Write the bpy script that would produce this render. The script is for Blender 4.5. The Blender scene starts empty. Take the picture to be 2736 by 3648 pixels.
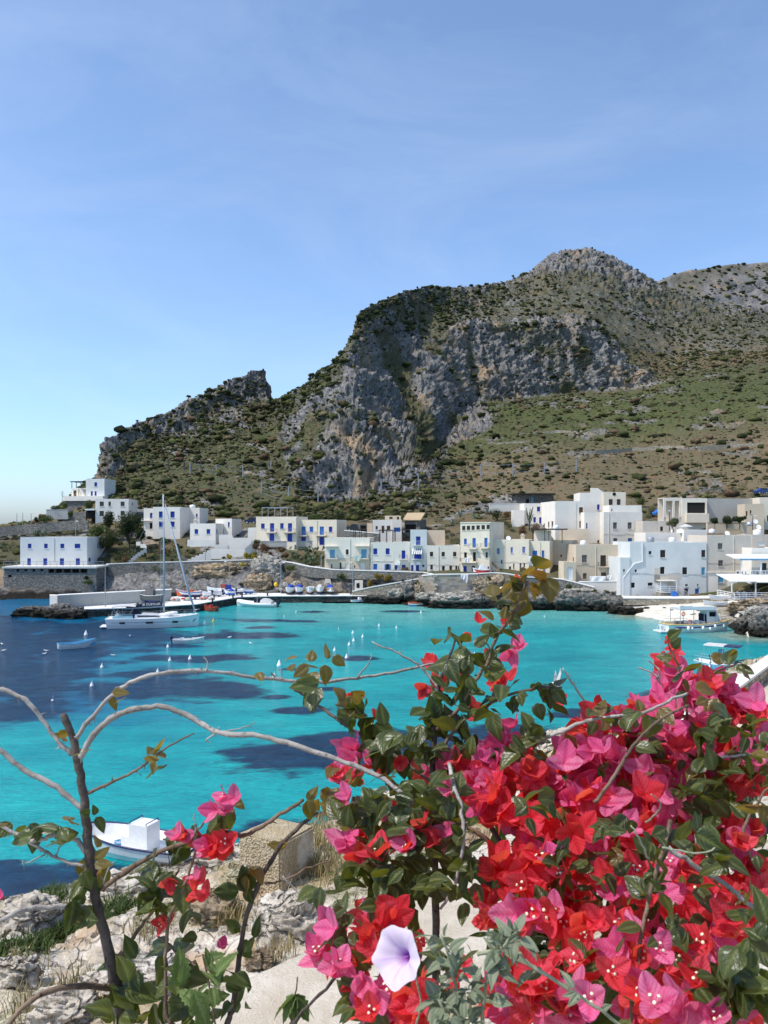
import bpy, bmesh, math, random
import numpy as np
from mathutils import Vector, Matrix
sc = bpy.context.scene
COL = sc.collection
# ------------------------------------------------------------------ camera, sky, sun, exposure
F, CX, HY, CH = 2850.0, 1368.0, 1880.0, 13.6      # focal length in photo pixels, centre column, horizon row, eye height
cam = bpy.data.cameras.new('camera'); camo = bpy.data.objects.new('camera', cam); COL.objects.link(camo)
camo.location = (0, 0, CH); camo.rotation_euler = (math.radians(90), 0, 0)
cam.sensor_fit = 'VERTICAL'; cam.sensor_height = 36.0; cam.lens = 36.0*F/3648.0
cam.shift_y = (HY-1824.0)/3648.0; cam.clip_start = 0.05; cam.clip_end = 20000
cam.dof.use_dof = True; cam.dof.focus_distance = 4.0; cam.dof.aperture_fstop = 16.0
sc.camera = camo
SUN_EL = math.radians(58); SUN_H = Vector((-0.93, -0.36, 0)).normalized()
w = bpy.data.worlds.new('World'); sc.world = w; w.use_nodes = True
nt = w.node_tree; nt.nodes.clear()
o_ = nt.nodes.new('ShaderNodeOutputWorld'); bg = nt.nodes.new('ShaderNodeBackground'); sk = nt.nodes.new('ShaderNodeTexSky')
sk.sky_type = 'NISHITA'; sk.sun_disc = False; sk.sun_elevation = SUN_EL
sk.sun_rotation = math.atan2(SUN_H.x, SUN_H.y)
sk.altitude = 0; sk.air_density = 0.85; sk.dust_density = 1.2; sk.ozone_density = 8.0
bg.inputs['Strength'].default_value = 0.15
hs = nt.nodes.new('ShaderNodeHueSaturation'); hs.inputs['Hue'].default_value = 0.495; hs.inputs['Saturation'].default_value = 0.92; hs.inputs['Value'].default_value = 1.16
tc = nt.nodes.new('ShaderNodeTexCoord'); mp = nt.nodes.new('ShaderNodeMapping'); mp.inputs['Scale'].default_value = (1.2, 1.2, 3.2); mp.inputs['Rotation'].default_value = (0.2, 0.5, 0.3)
cn = nt.nodes.new('ShaderNodeTexNoise'); cn.inputs['Scale'].default_value = 2.2; cn.inputs['Detail'].default_value = 7; cn.inputs['Roughness'].default_value = 0.62; cn.inputs['Distortion'].default_value = 0.6
cr = nt.nodes.new('ShaderNodeMapRange'); cr.inputs[1].default_value = 0.44; cr.inputs[2].default_value = 0.8; cr.inputs[4].default_value = 0.13
cm = nt.nodes.new('ShaderNodeMix'); cm.data_type = 'RGBA'; cm.inputs[7].default_value = (5.2, 5.5, 6.0, 1)
nt.links.new(tc.outputs['Generated'], mp.inputs[0]); nt.links.new(mp.outputs[0], cn.inputs[0]); nt.links.new(cn.outputs[0], cr.inputs[0]); nt.links.new(cr.outputs[0], cm.inputs[0])
nt.links.new(sk.outputs[0], hs.inputs['Color']); nt.links.new(hs.outputs[0], cm.inputs[6]); nt.links.new(cm.outputs[2], bg.inputs[0]); nt.links.new(bg.outputs[0], o_.inputs[0])
sl = bpy.data.lights.new('sun', 'SUN'); slo = bpy.data.objects.new('sun', sl); COL.objects.link(slo)
sl.energy = 3.1; sl.angle = math.radians(0.5); sl.color = (1.0, 0.95, 0.87)
sd = SUN_H*math.cos(SUN_EL) + Vector((0, 0, math.sin(SUN_EL)))
slo.rotation_euler = sd.to_track_quat('Z', 'Y').to_euler(); slo.location = (0, 0, 300)
sc.view_settings.view_transform = 'Standard'; sc.view_settings.look = 'None'
sc.view_settings.exposure = 0.52; sc.view_settings.gamma = 1.0
sc.render.engine = 'CYCLES'
cy = sc.cycles
cy.max_bounces = 6; cy.diffuse_bounces = 3; cy.glossy_bounces = 3; cy.transmission_bounces = 4; cy.transparent_max_bounces = 6
cy.caustics_reflective = False; cy.caustics_refractive = False
try: cy.use_denoising = True
except Exception: pass
random.seed(7); RNG = np.random.default_rng(7)

# ------------------------------------------------------------------ helpers
def P(px, py, Y): return Vector(((px-CX)/F*Y, Y, CH-(py-HY)/F*Y))
def YW(py): return CH*F/(py-HY)
def PW(px, py): Y = YW(py); return Vector(((px-CX)/F*Y, Y, 0))
_perm = np.random.default_rng(3).integers(0, 2**31, 4096).astype(np.int64)
def vnoise(x, y, z):
    xi, yi, zi = np.floor(x).astype(np.int64), np.floor(y).astype(np.int64), np.floor(z).astype(np.int64)
    fx, fy, fz = x-xi, y-yi, z-zi
    fx = fx*fx*fx*(fx*(fx*6-15)+10); fy = fy*fy*fy*(fy*(fy*6-15)+10); fz = fz*fz*fz*(fz*(fz*6-15)+10)
    def h(a, b, c): return (_perm[(_perm[(_perm[a & 4095]+b) & 4095]+c) & 4095] & 65535)/32767.5-1.0
    r = 0
    for dx in (0, 1):
        for dy in (0, 1):
            for dz in (0, 1):
                r = r+h(xi+dx, yi+dy, zi+dz)*(fx if dx else 1-fx)*(fy if dy else 1-fy)*(fz if dz else 1-fz)
    return r
def fbm(x, y, z, o=4, g=0.5, lac=2.03):
    a, s, t = 1.0, 0.0, 0.0
    for i in range(o):
        s = s+a*vnoise(x+17.3*i, y-9.1*i, z+4.7*i); t += a; a *= g; x, y, z = x*lac, y*lac, z*lac
    return s/t
def ridged(x, y, z, o=4):
    a, s, t = 1.0, 0.0, 0.0
    for i in range(o):
        s = s+a*(1-np.abs(vnoise(x+7.3*i, y-3.1*i, z+5.7*i))*1.6); t += a; a *= 0.5; x, y, z = x*2.1, y*2.1, z*2.1
    return s/t
def sstep(a, b, x): t = np.clip((x-a)/(b-a), 0, 1); return t*t*(3-2*t)

def tag(o, label=None, cat=None, group=None, kind=None):
    if label: o['label'] = label
    if cat: o['category'] = cat
    if group: o['group'] = group
    if kind: o['kind'] = kind
    return o
def empty(name, loc=(0, 0, 0), rz=0.0, label=None, cat=None, group=None):
    o = bpy.data.objects.new(name, None); COL.objects.link(o); o.location = loc; o.rotation_euler = (0, 0, rz)
    o.empty_display_size = 0.2
    return tag(o, label, cat, group)
def link(name, me, parent=None, loc=None, rot=None, scale=None):
    o = bpy.data.objects.new(name, me); COL.objects.link(o)
    if parent is not None: o.parent = parent
    if loc is not None: o.location = loc
    if rot is not None: o.rotation_euler = rot
    if scale is not None: o.scale = scale
    return o
def arr_mesh(name, V, Fc, mats=(), smooth=False, mi=None):
    """mesh from arrays; Fc (n,3) or (n,4)"""
    V = np.asarray(V, np.float32); Fc = np.asarray(Fc, np.int32); n, k = Fc.shape
    me = bpy.data.meshes.new(name)
    me.vertices.add(len(V)); me.vertices.foreach_set('co', V.ravel())
    me.loops.add(n*k); me.loops.foreach_set('vertex_index', Fc.ravel())
    me.polygons.add(n); me.polygons.foreach_set('loop_start', np.arange(0, n*k, k, dtype=np.int32))
    me.polygons.foreach_set('loop_total', np.full(n, k, np.int32))
    if smooth: me.polygons.foreach_set('use_smooth', np.ones(n, bool))
    for m in mats: me.materials.append(m)
    if mi is not None: me.polygons.foreach_set('material_index', np.asarray(mi, np.int32))
    me.update(calc_edges=True); me.validate()
    return me
def fattr(me, name, vals):
    a = me.attributes.new(name, 'FLOAT', 'POINT'); a.data.foreach_set('value', np.asarray(vals, np.float32))
def cattr(me, name, vals):
    a = me.color_attributes.new(name, 'FLOAT_COLOR', 'POINT')
    v = np.ones((len(me.vertices), 4), np.float32); v[:, :3] = vals; a.data.foreach_set('color', v.ravel())

class MB:
    def __init__(s): s.v = []; s.f = []; s.m = []; s.mats = []; s.cur = 0; s.T = None
    def mat(s, m):
        if m not in s.mats: s.mats.append(m)
        s.cur = s.mats.index(m); return s
    def add(s, vs, fs):
        b = len(s.v)
        for p in vs: s.v.append(tuple(s.T @ Vector(p)) if s.T is not None else tuple(p))
        for q in fs: s.f.append(tuple(i+b for i in q)); s.m.append(s.cur)
        return s
    def box(s, x0, y0, z0, x1, y1, z1):
        return s.add([(x0,y0,z0),(x1,y0,z0),(x1,y1,z0),(x0,y1,z0),(x0,y0,z1),(x1,y0,z1),(x1,y1,z1),(x0,y1,z1)],
                     [(3,2,1,0),(4,5,6,7),(0,1,5,4),(1,2,6,5),(2,3,7,6),(3,0,4,7)])
    def bar(s, a, b, w, h=None):
        a, b = Vector(a), Vector(b); h = h or w; d = (b-a)
        if d.length < 1e-6: return s
        d.normalize(); up = Vector((0,0,1)) if abs(d.z) < 0.95 else Vector((0,1,0))
        x = d.cross(up).normalized()*w/2; y = x.cross(d).normalized()*h/2
        vs = [a-x-y, a+x-y, a+x+y, a-x+y, b-x-y, b+x-y, b+x+y, b-x+y]
        return s.add(vs, [(3,2,1,0),(4,5,6,7),(0,1,5,4),(1,2,6,5),(2,3,7,6),(3,0,4,7)])
    def tube(s, pts, r, n=6, cap=True):
        pts = [Vector(p) for p in pts]; k = len(pts)
        R = r if isinstance(r, (list, tuple, np.ndarray)) else [r]*k
        rings = []; prev = None
        for i, p in enumerate(pts):
            d = (pts[min(i+1, k-1)]-pts[max(i-1, 0)])
            d = d.normalized() if d.length > 1e-9 else Vector((0,0,1))
            if prev is None:
                u = d.orthogonal().normalized()
            else:
                u = prev-d*prev.dot(d); u = u.normalized() if u.length > 1e-6 else d.orthogonal().normalized()
            prev = u; vv = d.cross(u)
            rings.append([p+(u*math.cos(2*math.pi*j/n)+vv*math.sin(2*math.pi*j/n))*R[i] for j in range(n)])
        return s.loft(rings, True, cap)
    def loft(s, rings, closed=True, cap=True):
        n = len(rings[0]); vs = [p for r in rings for p in r]; fs = []
        for i in range(len(rings)-1):
            for j in range(n if closed else n-1):
                a, b = i*n+j, i*n+(j+1) % n
                fs.append((a, b, b+n, a+n))
        if cap and closed:
            fs.append(tuple(range(n-1, -1, -1))); fs.append(tuple((len(rings)-1)*n+j for j in range(n)))
        return s.add(vs, fs)
    def lathe(s, prof, n=10, c=(0,0,0)):
        rings = [[(c[0]+r*math.cos(2*math.pi*j/n), c[1]+r*math.sin(2*math.pi*j/n), c[2]+z) for j in range(n)] for r, z in prof]
        return s.loft(rings, True, True)
    def ell(s, c, r, nu=10, nv=6):
        prof = [(max(1e-4, math.sin(math.pi*i/nv)), -math.cos(math.pi*i/nv)) for i in range(nv+1)]
        rings = [[(c[0]+r[0]*q*math.cos(2*math.pi*j/nu), c[1]+r[1]*q*math.sin(2*math.pi*j/nu), c[2]+r[2]*z) for j in range(nu)] for q, z in prof]
        return s.loft(rings, True, True)
    def prism(s, poly, y0, y1):
        """poly of (x,z) extruded along y"""
        n = len(poly); vs = [(x, y0, z) for x, z in poly]+[(x, y1, z) for x, z in poly]
        fs = [tuple(range(n)), tuple(range(2*n-1, n-1, -1))]+[(j, j+n, (j+1) % n+n, (j+1) % n) for j in range(n)]
        return s.add(vs, fs)
    def mesh(s, name, mats=None, smooth=False):
        me = bpy.data.meshes.new(name); me.from_pydata([tuple(p) for p in s.v], [], s.f)
        for m in (s.mats or mats or []): me.materials.append(m)
        if s.mats: me.polygons.foreach_set('material_index', s.m)
        if smooth: me.polygons.foreach_set('use_smooth', [True]*len(me.polygons))
        bm = bmesh.new(); bm.from_mesh(me); bmesh.ops.recalc_face_normals(bm, faces=bm.faces); bm.to_mesh(me); bm.free()
        me.update(); return me
    def build(s, name, m=None, parent=None, smooth=False, loc=None, rot=None):
        return link(name, s.mesh(name, [m] if m else None, smooth), parent, loc, rot)

# ------------------------------------------------------------------ materials
MATS = {}
class NT:
    def __init__(s, name):
        s.m = bpy.data.materials.new(name); s.m.use_nodes = True; s.t = s.m.node_tree; s.t.nodes.clear()
        s.out = s.t.nodes.new('ShaderNodeOutputMaterial')
    def n(s, typ, **kw):
        nd = s.t.nodes.new('ShaderNode'+typ)
        for k, v in kw.items():
            if k.startswith('_'): setattr(nd, k[1:], v)
            else:
                i = nd.inputs[int(k[1:])] if k[0] == 'i' and k[1:].isdigit() else nd.inputs[k.replace('__', ' ')]
                if hasattr(v, 'is_output'): s.t.links.new(v, i)
                else: i.default_value = v
        return nd
    def mix(s, f, a, b, mode='MIX'):
        nd = s.t.nodes.new('ShaderNodeMix'); nd.data_type = 'RGBA'; nd.blend_type = mode
        for i, v in ((0, f), (6, a), (7, b)):
            if hasattr(v, 'is_output'): s.t.links.new(v, nd.inputs[i])
            else: nd.inputs[i].default_value = v if i == 0 or len(v) == 4 else (*v, 1)
        return nd.outputs[2]
    def math(s, op, a, b=0.0, clamp=False):
        nd = s.t.nodes.new('ShaderNodeMath'); nd.operation = op; nd.use_clamp = clamp
        for i, v in ((0, a), (1, b)):
            if hasattr(v, 'is_output'): s.t.links.new(v, nd.inputs[i])
            else: nd.inputs[i].default_value = v
        return nd.outputs[0]
    def ramp(s, f, a, b):
        nd = s.t.nodes.new('ShaderNodeMapRange'); nd.clamp = True; s.t.links.new(f, nd.inputs[0])
        nd.inputs[1].default_value = a; nd.inputs[2].default_value = b; return nd.outputs[0]
    def noise(s, scale, detail=4.0, rough=0.55, vec=None):
        nd = s.n('TexNoise', Scale=scale, Detail=detail, Roughness=rough)
        if vec is not None: s.t.links.new(vec, nd.inputs['Vector'])
        return nd.outputs[0]
    def pos(s, scale=(1,1,1), obj=False):
        if obj: v = s.n('TexCoord').outputs['Object']
        else: v = s.n('NewGeometry').outputs['Position']
        if scale != (1,1,1):
            mp = s.n('Mapping'); mp.inputs['Scale'].default_value = scale; s.t.links.new(v, mp.inputs[0]); v = mp.outputs[0]
        return v
    def bump(s, h, strength=0.4, dist=0.05):
        return s.n('Bump', Height=h, Strength=strength, Distance=dist).outputs[0]
    def finish(s, col, rough=0.8, normal=None, spec=0.3, metal=0.0):
        b = s.n('BsdfPrincipled')
        for k, v in (('Base Color', col), ('Roughness', rough), ('Specular IOR Level', spec), ('Metallic', metal)):
            if hasattr(v, 'is_output'): s.t.links.new(v, b.inputs[k])
            else: b.inputs[k].default_value = (*v, 1) if k == 'Base Color' and len(v) == 3 else v
        if normal is not None: s.t.links.new(normal, b.inputs['Normal'])
        s.t.links.new(b.outputs[0], s.out.inputs[0]); return s.m
def lin(r, g, b): return tuple(((c/255+0.055)/1.055)**2.4 if c > 10 else c/255/12.92 for c in (r, g, b))
def paint(name, c, rough=0.5, var=0.12, spec=0.4, sc_=6.0, bumpd=0.0, metal=0.0):
    if name in MATS: return MATS[name]
    s = NT(name); v = s.pos(obj=True); n = s.noise(sc_, 5, 0.6, v); n2 = s.noise(sc_*9, 3, 0.6, v)
    d = tuple(x*(1-var*2.2) for x in c); l = tuple(min(0.9, x*(1+var)) for x in c)
    col = s.mix(s.ramp(n, 0.35, 0.65), d, l)
    MATS[name] = s.finish(col, rough, s.bump(n2, 0.3, bumpd) if bumpd else None, spec, metal); return MATS[name]
def plaster(name, c, stain=0.5, patch=None):
    if name in MATS: return MATS[name]
    s = NT(name); v = s.pos()
    a = s.noise(0.35, 6, 0.62, v); b = s.noise(1.0, 6, 0.7, s.pos((2.2, 2.2, 0.28))); f = s.noise(6.0, 4, 0.6, v)
    col = s.mix(s.ramp(a, 0.38, 0.68), tuple(x*0.93 for x in c), tuple(min(0.86, x*1.04) for x in c))
    dirt = (c[0]*0.62, c[1]*0.58, c[2]*0.5)
    col = s.mix(s.math('MULTIPLY', s.ramp(b, 0.56, 0.78), 0.62*stain), col, dirt)
    col = s.mix(s.math('MULTIPLY', s.ramp(s.noise(0.9, 7, 0.75, v), 0.58, 0.7), 0.7*stain), col, tuple(x*0.7 for x in c))
    MATS[name] = s.finish(col, 0.92, s.bump(f, 0.35, 0.03), 0.1); return MATS[name]
def stonewall(name, c1, c2, mortar, size=0.45, flat=1.8):
    if name in MATS: return MATS[name]
    s = NT(name); v = s.pos((1/size, 1/size, flat/size))
    nz = s.n('TexNoise', Scale=1.2, Detail=2.0); s.t.links.new(v, nz.inputs['Vector'])
    vd = s.n('VectorMath', _operation='MULTIPLY_ADD'); s.t.links.new(nz.outputs['Color'], vd.inputs[0]); vd.inputs[1].default_value = (0.5, 0.5, 0.5); s.t.links.new(v, vd.inputs[2])
    vo = s.n('TexVoronoi', _feature='F1', Scale=1.0); s.t.links.new(vd.outputs[0], vo.inputs['Vector'])
    ve = s.n('TexVoronoi', _feature='DISTANCE_TO_EDGE', Scale=1.0); s.t.links.new(vd.outputs[0], ve.inputs['Vector'])
    hs = s.n('SeparateColor'); s.t.links.new(vo.outputs['Color'], hs.inputs[0])
    col = s.mix(hs.outputs[0], c1, c2)
    col = s.mix(s.math('MULTIPLY', s.ramp(s.noise(0.6, 5, 0.65), 0.45, 0.7), 0.5), col, tuple(x*0.55 for x in c1))
    col = s.mix(s.ramp(ve.outputs[0], 0.09, 0.02), col, mortar)
    h = s.math('ADD', s.ramp(ve.outputs[0], 0.0, 0.2), s.math('MULTIPLY', s.noise(5.0, 4, 0.6), 0.4))
    MATS[name] = s.finish(col, 0.95, s.bump(h, 0.8, 0.08), 0.05); return MATS[name]
WHITE = paint('white_paint', (0.8, 0.8, 0.79), 0.5, 0.04)
GREYMETAL = paint('grey_metal', (0.35, 0.36, 0.38), 0.4, 0.1, metal=0.3)
DARKMETAL = paint('dark_metal', (0.05, 0.05, 0.055), 0.5, 0.1)
STEEL = paint('stainless_steel', (0.6, 0.6, 0.62), 0.3, 0.05, metal=0.8)
BLUE = paint('blue_paint', (0.012, 0.04, 0.33), 0.45, 0.15, sc_=1.5)
MIDBLUE = paint('mid_blue_paint', (0.03, 0.16, 0.52), 0.5, 0.15)
LBLUE = paint('light_blue_paint', (0.11, 0.36, 0.56), 0.5, 0.12)
LILAC = paint('lilac_blue_paint', (0.16, 0.21, 0.52), 0.55, 0.1)
BROWN = paint('brown_wood', (0.17, 0.075, 0.03), 0.7, 0.25)
DKBROWN = paint('dark_brown_wood', (0.045, 0.032, 0.025), 0.6, 0.25)
GREYSH = paint('grey_shutter_paint', (0.16, 0.15, 0.145), 0.7, 0.2)
GLASS = paint('dark_window_glass', (0.012, 0.016, 0.022), 0.08, 0.1, 0.6)
RED = paint('red_paint', (0.5, 0.03, 0.025), 0.45, 0.15)
ORANGE = paint('orange_paint', (0.7, 0.13, 0.03), 0.5, 0.15)
YELLOW = paint('yellow_paint', (0.75, 0.5, 0.03), 0.5, 0.1)
NAVY = paint('navy_canvas', (0.012, 0.016, 0.04), 0.8, 0.2)
RUBBER = paint('black_rubber', (0.02, 0.02, 0.02), 0.7, 0.2)
CONC = plaster('concrete', (0.46, 0.44, 0.4), 0.9)
PALECONC = plaster('pale_concrete', (0.62, 0.59, 0.53), 0.6)
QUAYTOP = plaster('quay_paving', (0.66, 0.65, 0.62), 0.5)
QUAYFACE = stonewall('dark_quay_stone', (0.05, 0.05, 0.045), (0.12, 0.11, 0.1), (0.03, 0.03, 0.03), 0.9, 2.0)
DRYSTONE = stonewall('grey_stone_masonry', (0.17, 0.165, 0.15), (0.34, 0.32, 0.28), (0.1, 0.095, 0.085), 0.42)
TANSTONE = stonewall('tan_stone_masonry', (0.3, 0.26, 0.2), (0.48, 0.43, 0.34), (0.2, 0.17, 0.13), 0.5)
# ------------------------------------------------------------------ far shore, village slope and mountain: one lofted sheet
def ln(s):
    a = np.array([[float(t) for t in p.split(',')] for p in s.split()]); return a
LINES = [
 # waterline (row, distance)
 ln('-600,2128,156 0,2136,151 200,2133,153 350,2128,156 500,2132,153 700,2136,151 900,2138,150 1380,2139,149 1440,2154,141 1550,2165,136 1800,2172,133 2000,2176,131 2190,2178,130 2260,2190,125 2350,2204,119 2480,2215,115 2580,2226,112 2640,2262,101 2736,2276,98 3000,2300,92 3400,2320,88'),
 # foot of the cliff and walls
 ln('-600,2070,162 0,2082,159 150,2088,158 350,2078,160 500,2072,160 620,2080,158 760,2108,154 900,2111,152 1400,2113,149.5 1480,2110,146.5 1560,2125,142 1700,2128,140 1800,2130,138 2000,2128,137 2150,2120,137 2230,2138,133 2400,2142,130 2560,2138,128 2620,2145,120 2736,2160,110 3000,2165,105 3400,2165,100'),
 # street level
 ln('-600,2010,172 0,2030,165 390,2018,166 500,2006,166 700,2001,165 850,1998,163 1000,1993,161 1060,1998,159 1110,2020,157 1200,2032,154 1400,2037,151 1600,2047,147 1800,2047,144 1950,2057,143 2050,2067,141 2200,2079,138 2252,2132,134.5 2560,2134,131.5 2700,2112,126 2736,2112,124 3400,2112,118'),
 # upper street
 ln('-600,1905,190 0,1888,192 60,1884,192 120,1878,191 250,1866,190 400,1858,186 550,1915,180 700,1930,175 900,1940,171 1200,1948,169 1400,1915,172 1600,1910,170 1800,1882,168 2000,1872,168 2300,1885,166 2500,1858,168 2736,1850,168 3400,1830,168'),
 # back of the village
 ln('-600,1905,240 0,1884,225 100,1872,216 180,1846,212 240,1800,210 300,1775,208 370,1768,205 500,1805,200 700,1832,195 900,1852,190 1300,1852,188 1500,1852,187 1700,1832,187 1900,1802,187 2100,1782,189 2300,1795,189 2500,1778,191 2736,1752,191 3400,1740,192'),
 # foot of the cliffs
 ln('-600,1907,260 0,1890,240 150,1868,225 240,1790,216 335,1735,218 400,1700,222 500,1665,230 700,1610,244 860,1560,262 940,1545,270 960,1580,262 1000,1680,226 1100,1740,212 1300,1750,208 1450,1700,218 1530,1640,232 1600,1510,288 1680,1440,325 1900,1402,345 2100,1392,352 2300,1372,358 2400,1332,366 2736,1290,376 3400,1290,380'),
 # top of the cliffs
 ln('-600,1907,280 0,1892,255 150,1869,232 240,1788,224 320,1722,226 345,1690,228 400,1625,234 500,1560,246 600,1530,258 700,1500,270 800,1450,284 900,1410,296 945,1405,300 960,1470,296 1000,1490,262 1100,1420,248 1200,1332,251 1262,1210,262 1340,1185,285 1420,1190,326 1500,1182,345 1700,1162,360 1900,1156,366 2000,1152,370 2100,1155,374 2200,1195,380 2300,1235,386 2400,1262,392 2736,1250,404 3400,1290,410'),
 # ridge
 ln('-600,1908,300 0,1894,270 150,1870,240 240,1786,232 322,1715,232 338,1690,234 365,1612,240 400,1562,245 450,1530,250 500,1505,258 600,1475,275 680,1440,285 730,1405,290 800,1370,297 860,1345,300 905,1328,303 930,1322,304 944,1332,305 950,1380,306 957,1425,307 970,1438,307 1000,1415,272 1050,1395,266 1100,1362,262 1180,1312,264 1210,1272,266 1230,1237,270 1255,1192,276 1262,1152,279 1272,1125,283 1300,1102,292 1360,1075,314 1400,1052,330 1450,1036,348 1550,1018,380 1600,1025,395 1700,1020,420 1800,1004,446 1850,985,460 1900,960,472 1940,922,482 1980,900,490 2020,890,496 2120,890,505 2180,915,508 2250,952,510 2320,994,512 2345,1010,513 2450,1050,520 2600,1085,530 2736,1120,540 3400,1300,540'),
]
NR = [16, 16, 14, 10, 95, 95, 85]
def at(L, px):
    x = np.asarray(px, float); py = np.interp(x, L[:, 0], L[:, 1]); Y = np.interp(x, L[:, 0], L[:, 2]); return py, Y
cols = np.concatenate([np.arange(-600, -60, 14), np.arange(-60, 2800, 3.6), np.arange(2800, 3400, 14)])
def smooth(a, k):
    if k < 2: return a
    p = np.pad(a, (k, k), mode='edge'); ker = np.hanning(2*k+3)[1:-1]; ker /= ker.sum(); return np.convolve(p, ker, 'valid')
rows = []
SM = [6, 8, 6, 6, 12, 14, 10, 1]
base = []
for L, k in zip(LINES, SM):
    py, Y = at(L, cols); base.append((smooth(py, k), smooth(Y, k)))
G = []; TT = []
# a skirt under water, then the bands, then the far side of the ridge
py0, Y0 = base[0]
def pt(py, Y): return np.stack([(cols-CX)/F*Y, Y, CH-(py-HY)/F*Y], -1)
skirt = pt(py0, Y0); s2 = skirt.copy(); s2[:, 2] = -3; s2[:, 1] -= 4; s1 = skirt.copy(); s1[:, 2] = -1; s1[:, 1] -= 1
G += [s2, s1]; TT += [-0.4, -0.2]
for b in range(7):
    A, B = pt(*base[b]), pt(*base[b+1])
    for i in range(NR[b]):
        t = i/NR[b]; G.append(A*(1-t)+B*t); TT.append(b+t)
ridge = pt(*base[7]); G.append(ridge); TT.append(7.0)
for i in range(1, 12):
    q = ridge.copy(); d = i*i*1.6; q[:, 1] += d*1.0+i*2; q[:, 2] = np.maximum(ridge[:, 2]-d*0.6, -3); q[:, 0] = q[:, 0]*(1+0.0*i); G.append(q); TT.append(7+i*0.1)
G = np.array(G); TT = np.array(TT)[:, None]*np.ones((1, len(cols))); PXG = np.ones((len(G), 1))*cols[None, :]
X, Y, Z = G[..., 0], G[..., 1], G[..., 2]
# rock / dry / lush masks
n_lo = fbm(X/38, Y/38, Z/30, 4); n_mid = fbm(X/9, Y/9, Z/9, 4); n_hi = fbm(X/3, Y/3, Z/3, 3)
rock = np.zeros_like(X)
shore = sstep(1.15, 0.9, TT); rock = np.maximum(rock, shore)
cliffL = sstep(1.0, 1.1, TT)*sstep(2.15, 1.9, TT); rock = np.maximum(rock, cliffL*np.clip(0.75+n_mid*0.5, 0, 1))
main = sstep(4.85, 5.1, TT)*sstep(6.25, 5.95, TT)*sstep(1500, 1640, PXG)*sstep(2520, 2250, PXG+260*(TT-5.0))
bluff = sstep(955, 1010, PXG)*sstep(1640, 1500, PXG-220*(5.6-TT))*sstep(4.45, 4.8, TT)*(0.42+0.58*sstep(1100, 1240, PXG+190*(5.5-TT)))
gully = np.exp(-((PXG-(1550-180*(TT-5)))/34)**2)*sstep(4.7, 5.0, TT)*sstep(6.3, 6.0, TT)+0.7*np.exp(-((PXG-(1720-60*(TT-5)))/22)**2)*sstep(4.9, 5.1, TT)*sstep(6.0, 5.8, TT)
pinn = sstep(330, 370, PXG)*sstep(965, 945, PXG)*sstep(5.7, 6.1, TT+0.3*n_lo)
westc = sstep(300, 340, PXG)*sstep(470, 400, PXG)*sstep(4.9, 5.3, TT)
summit = sstep(6.6, 6.9, TT)*sstep(1250, 1300, PXG)*0.5+sstep(6.3, 6.6, TT)*sstep(1880, 1960, PXG)*sstep(2360, 2250, PXG)*0.42
for m_, th in ((main, 0.95), (bluff, 0.9), (pinn, 0.92), (westc, 1.0), (summit, 0.9)):
    rock = np.maximum(rock, np.clip(m_*th*(1.15+1.1*n_mid+0.5*n_lo), 0, 1))
hillz = sstep(4.0, 4.2, TT)
patch = sstep(0.12, 0.36, n_mid+0.35*n_hi+0.25*n_lo)*hillz*np.where(PXG < 1500, 0.95, 0.55)
rock = np.clip(np.maximum(rock, patch), 0, 1)*(1-0.75*np.clip(gully, 0, 1)); rock = rock*(1-0.5*sstep(0.05, 0.4, fbm(X/13+9, Y/13, Z/20, 4))*hillz); rock = np.maximum(rock, hillz*np.where(TT > 5.85, 0.45, np.where(PXG < 1550, 0.33, 0.2))+0.12*n_hi*hillz)
rock = np.maximum(rock, sstep(2.0, 2.1, TT)*sstep(4.2, 4.0, TT)*(0.15+0.6*sstep(0.0, 0.35, n_mid+0.5*n_hi)))
terr = sstep(1480, 1750, PXG)*sstep(3.9, 4.1, TT)*sstep(5.05, 4.8, TT)
dry = np.clip(terr*(sstep(4.62, 4.25, TT)*0.72+0.35*sstep(0.0, 0.4, n_lo))+sstep(6.4, 5.9, TT)*sstep(2150, 2400, PXG)*sstep(4.9, 5.3, TT)*0.75
              +sstep(2.1, 3, TT)*sstep(4.2, 3.9, TT)*0.6+0.25*sstep(0.1, 0.5, n_lo), 0, 1)
lush = np.clip(terr*sstep(4.25, 4.5, TT)*(0.75+0.8*n_lo)+sstep(4.2, 4.6, TT)*sstep(1480, 1250, PXG)*0.55*(0.6+n_mid), 0, 1)
# displacement along the normal
dU = np.gradient(G, axis=1); dV = np.gradient(G, axis=0); N = np.cross(dU, dV); N /= np.maximum(np.linalg.norm(N, axis=-1, keepdims=True), 1e-6)
flip = np.where(N[..., 1:2] > 0.05, -1.0, np.where((N[..., 2:3] < 0) & (np.abs(N[..., 1:2]) <= 0.05), -1.0, 1.0)); N = N*flip
big = ridged(X/16, Y/16, Z/24, 4)-0.5; mid = ridged(X/5, Y/5, Z/6.5, 4)-0.45; fine = ridged(X/1.7, Y/1.7, Z/1.3, 3)-0.45
edge = 1-0.75*sstep(6.75, 7.0, TT)
cliffy = np.clip(main+bluff+pinn+westc+0.7*summit, 0, 1)
rug = sstep(6.2, 6.7, TT)*sstep(1230, 1300, PXG)*sstep(2800, 2500, PXG)
d = hillz*(n_mid*0.9+n_hi*0.4)+rock*hillz*(mid*1.3+fine*0.8)+cliffy*(big*5.0+mid*3.0+fine*1.2)*edge
d = d+rug*(big*2.0+mid*2.2+fine*1.3)*(1-0.6*sstep(6.85, 7.0, TT))
lowsh = sstep(2.0, 1.7, TT)*(1-0.85*sstep(2190, 2240, PXG)*sstep(2640, 2600, PXG)*sstep(1.6, 1.2, TT))
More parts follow.
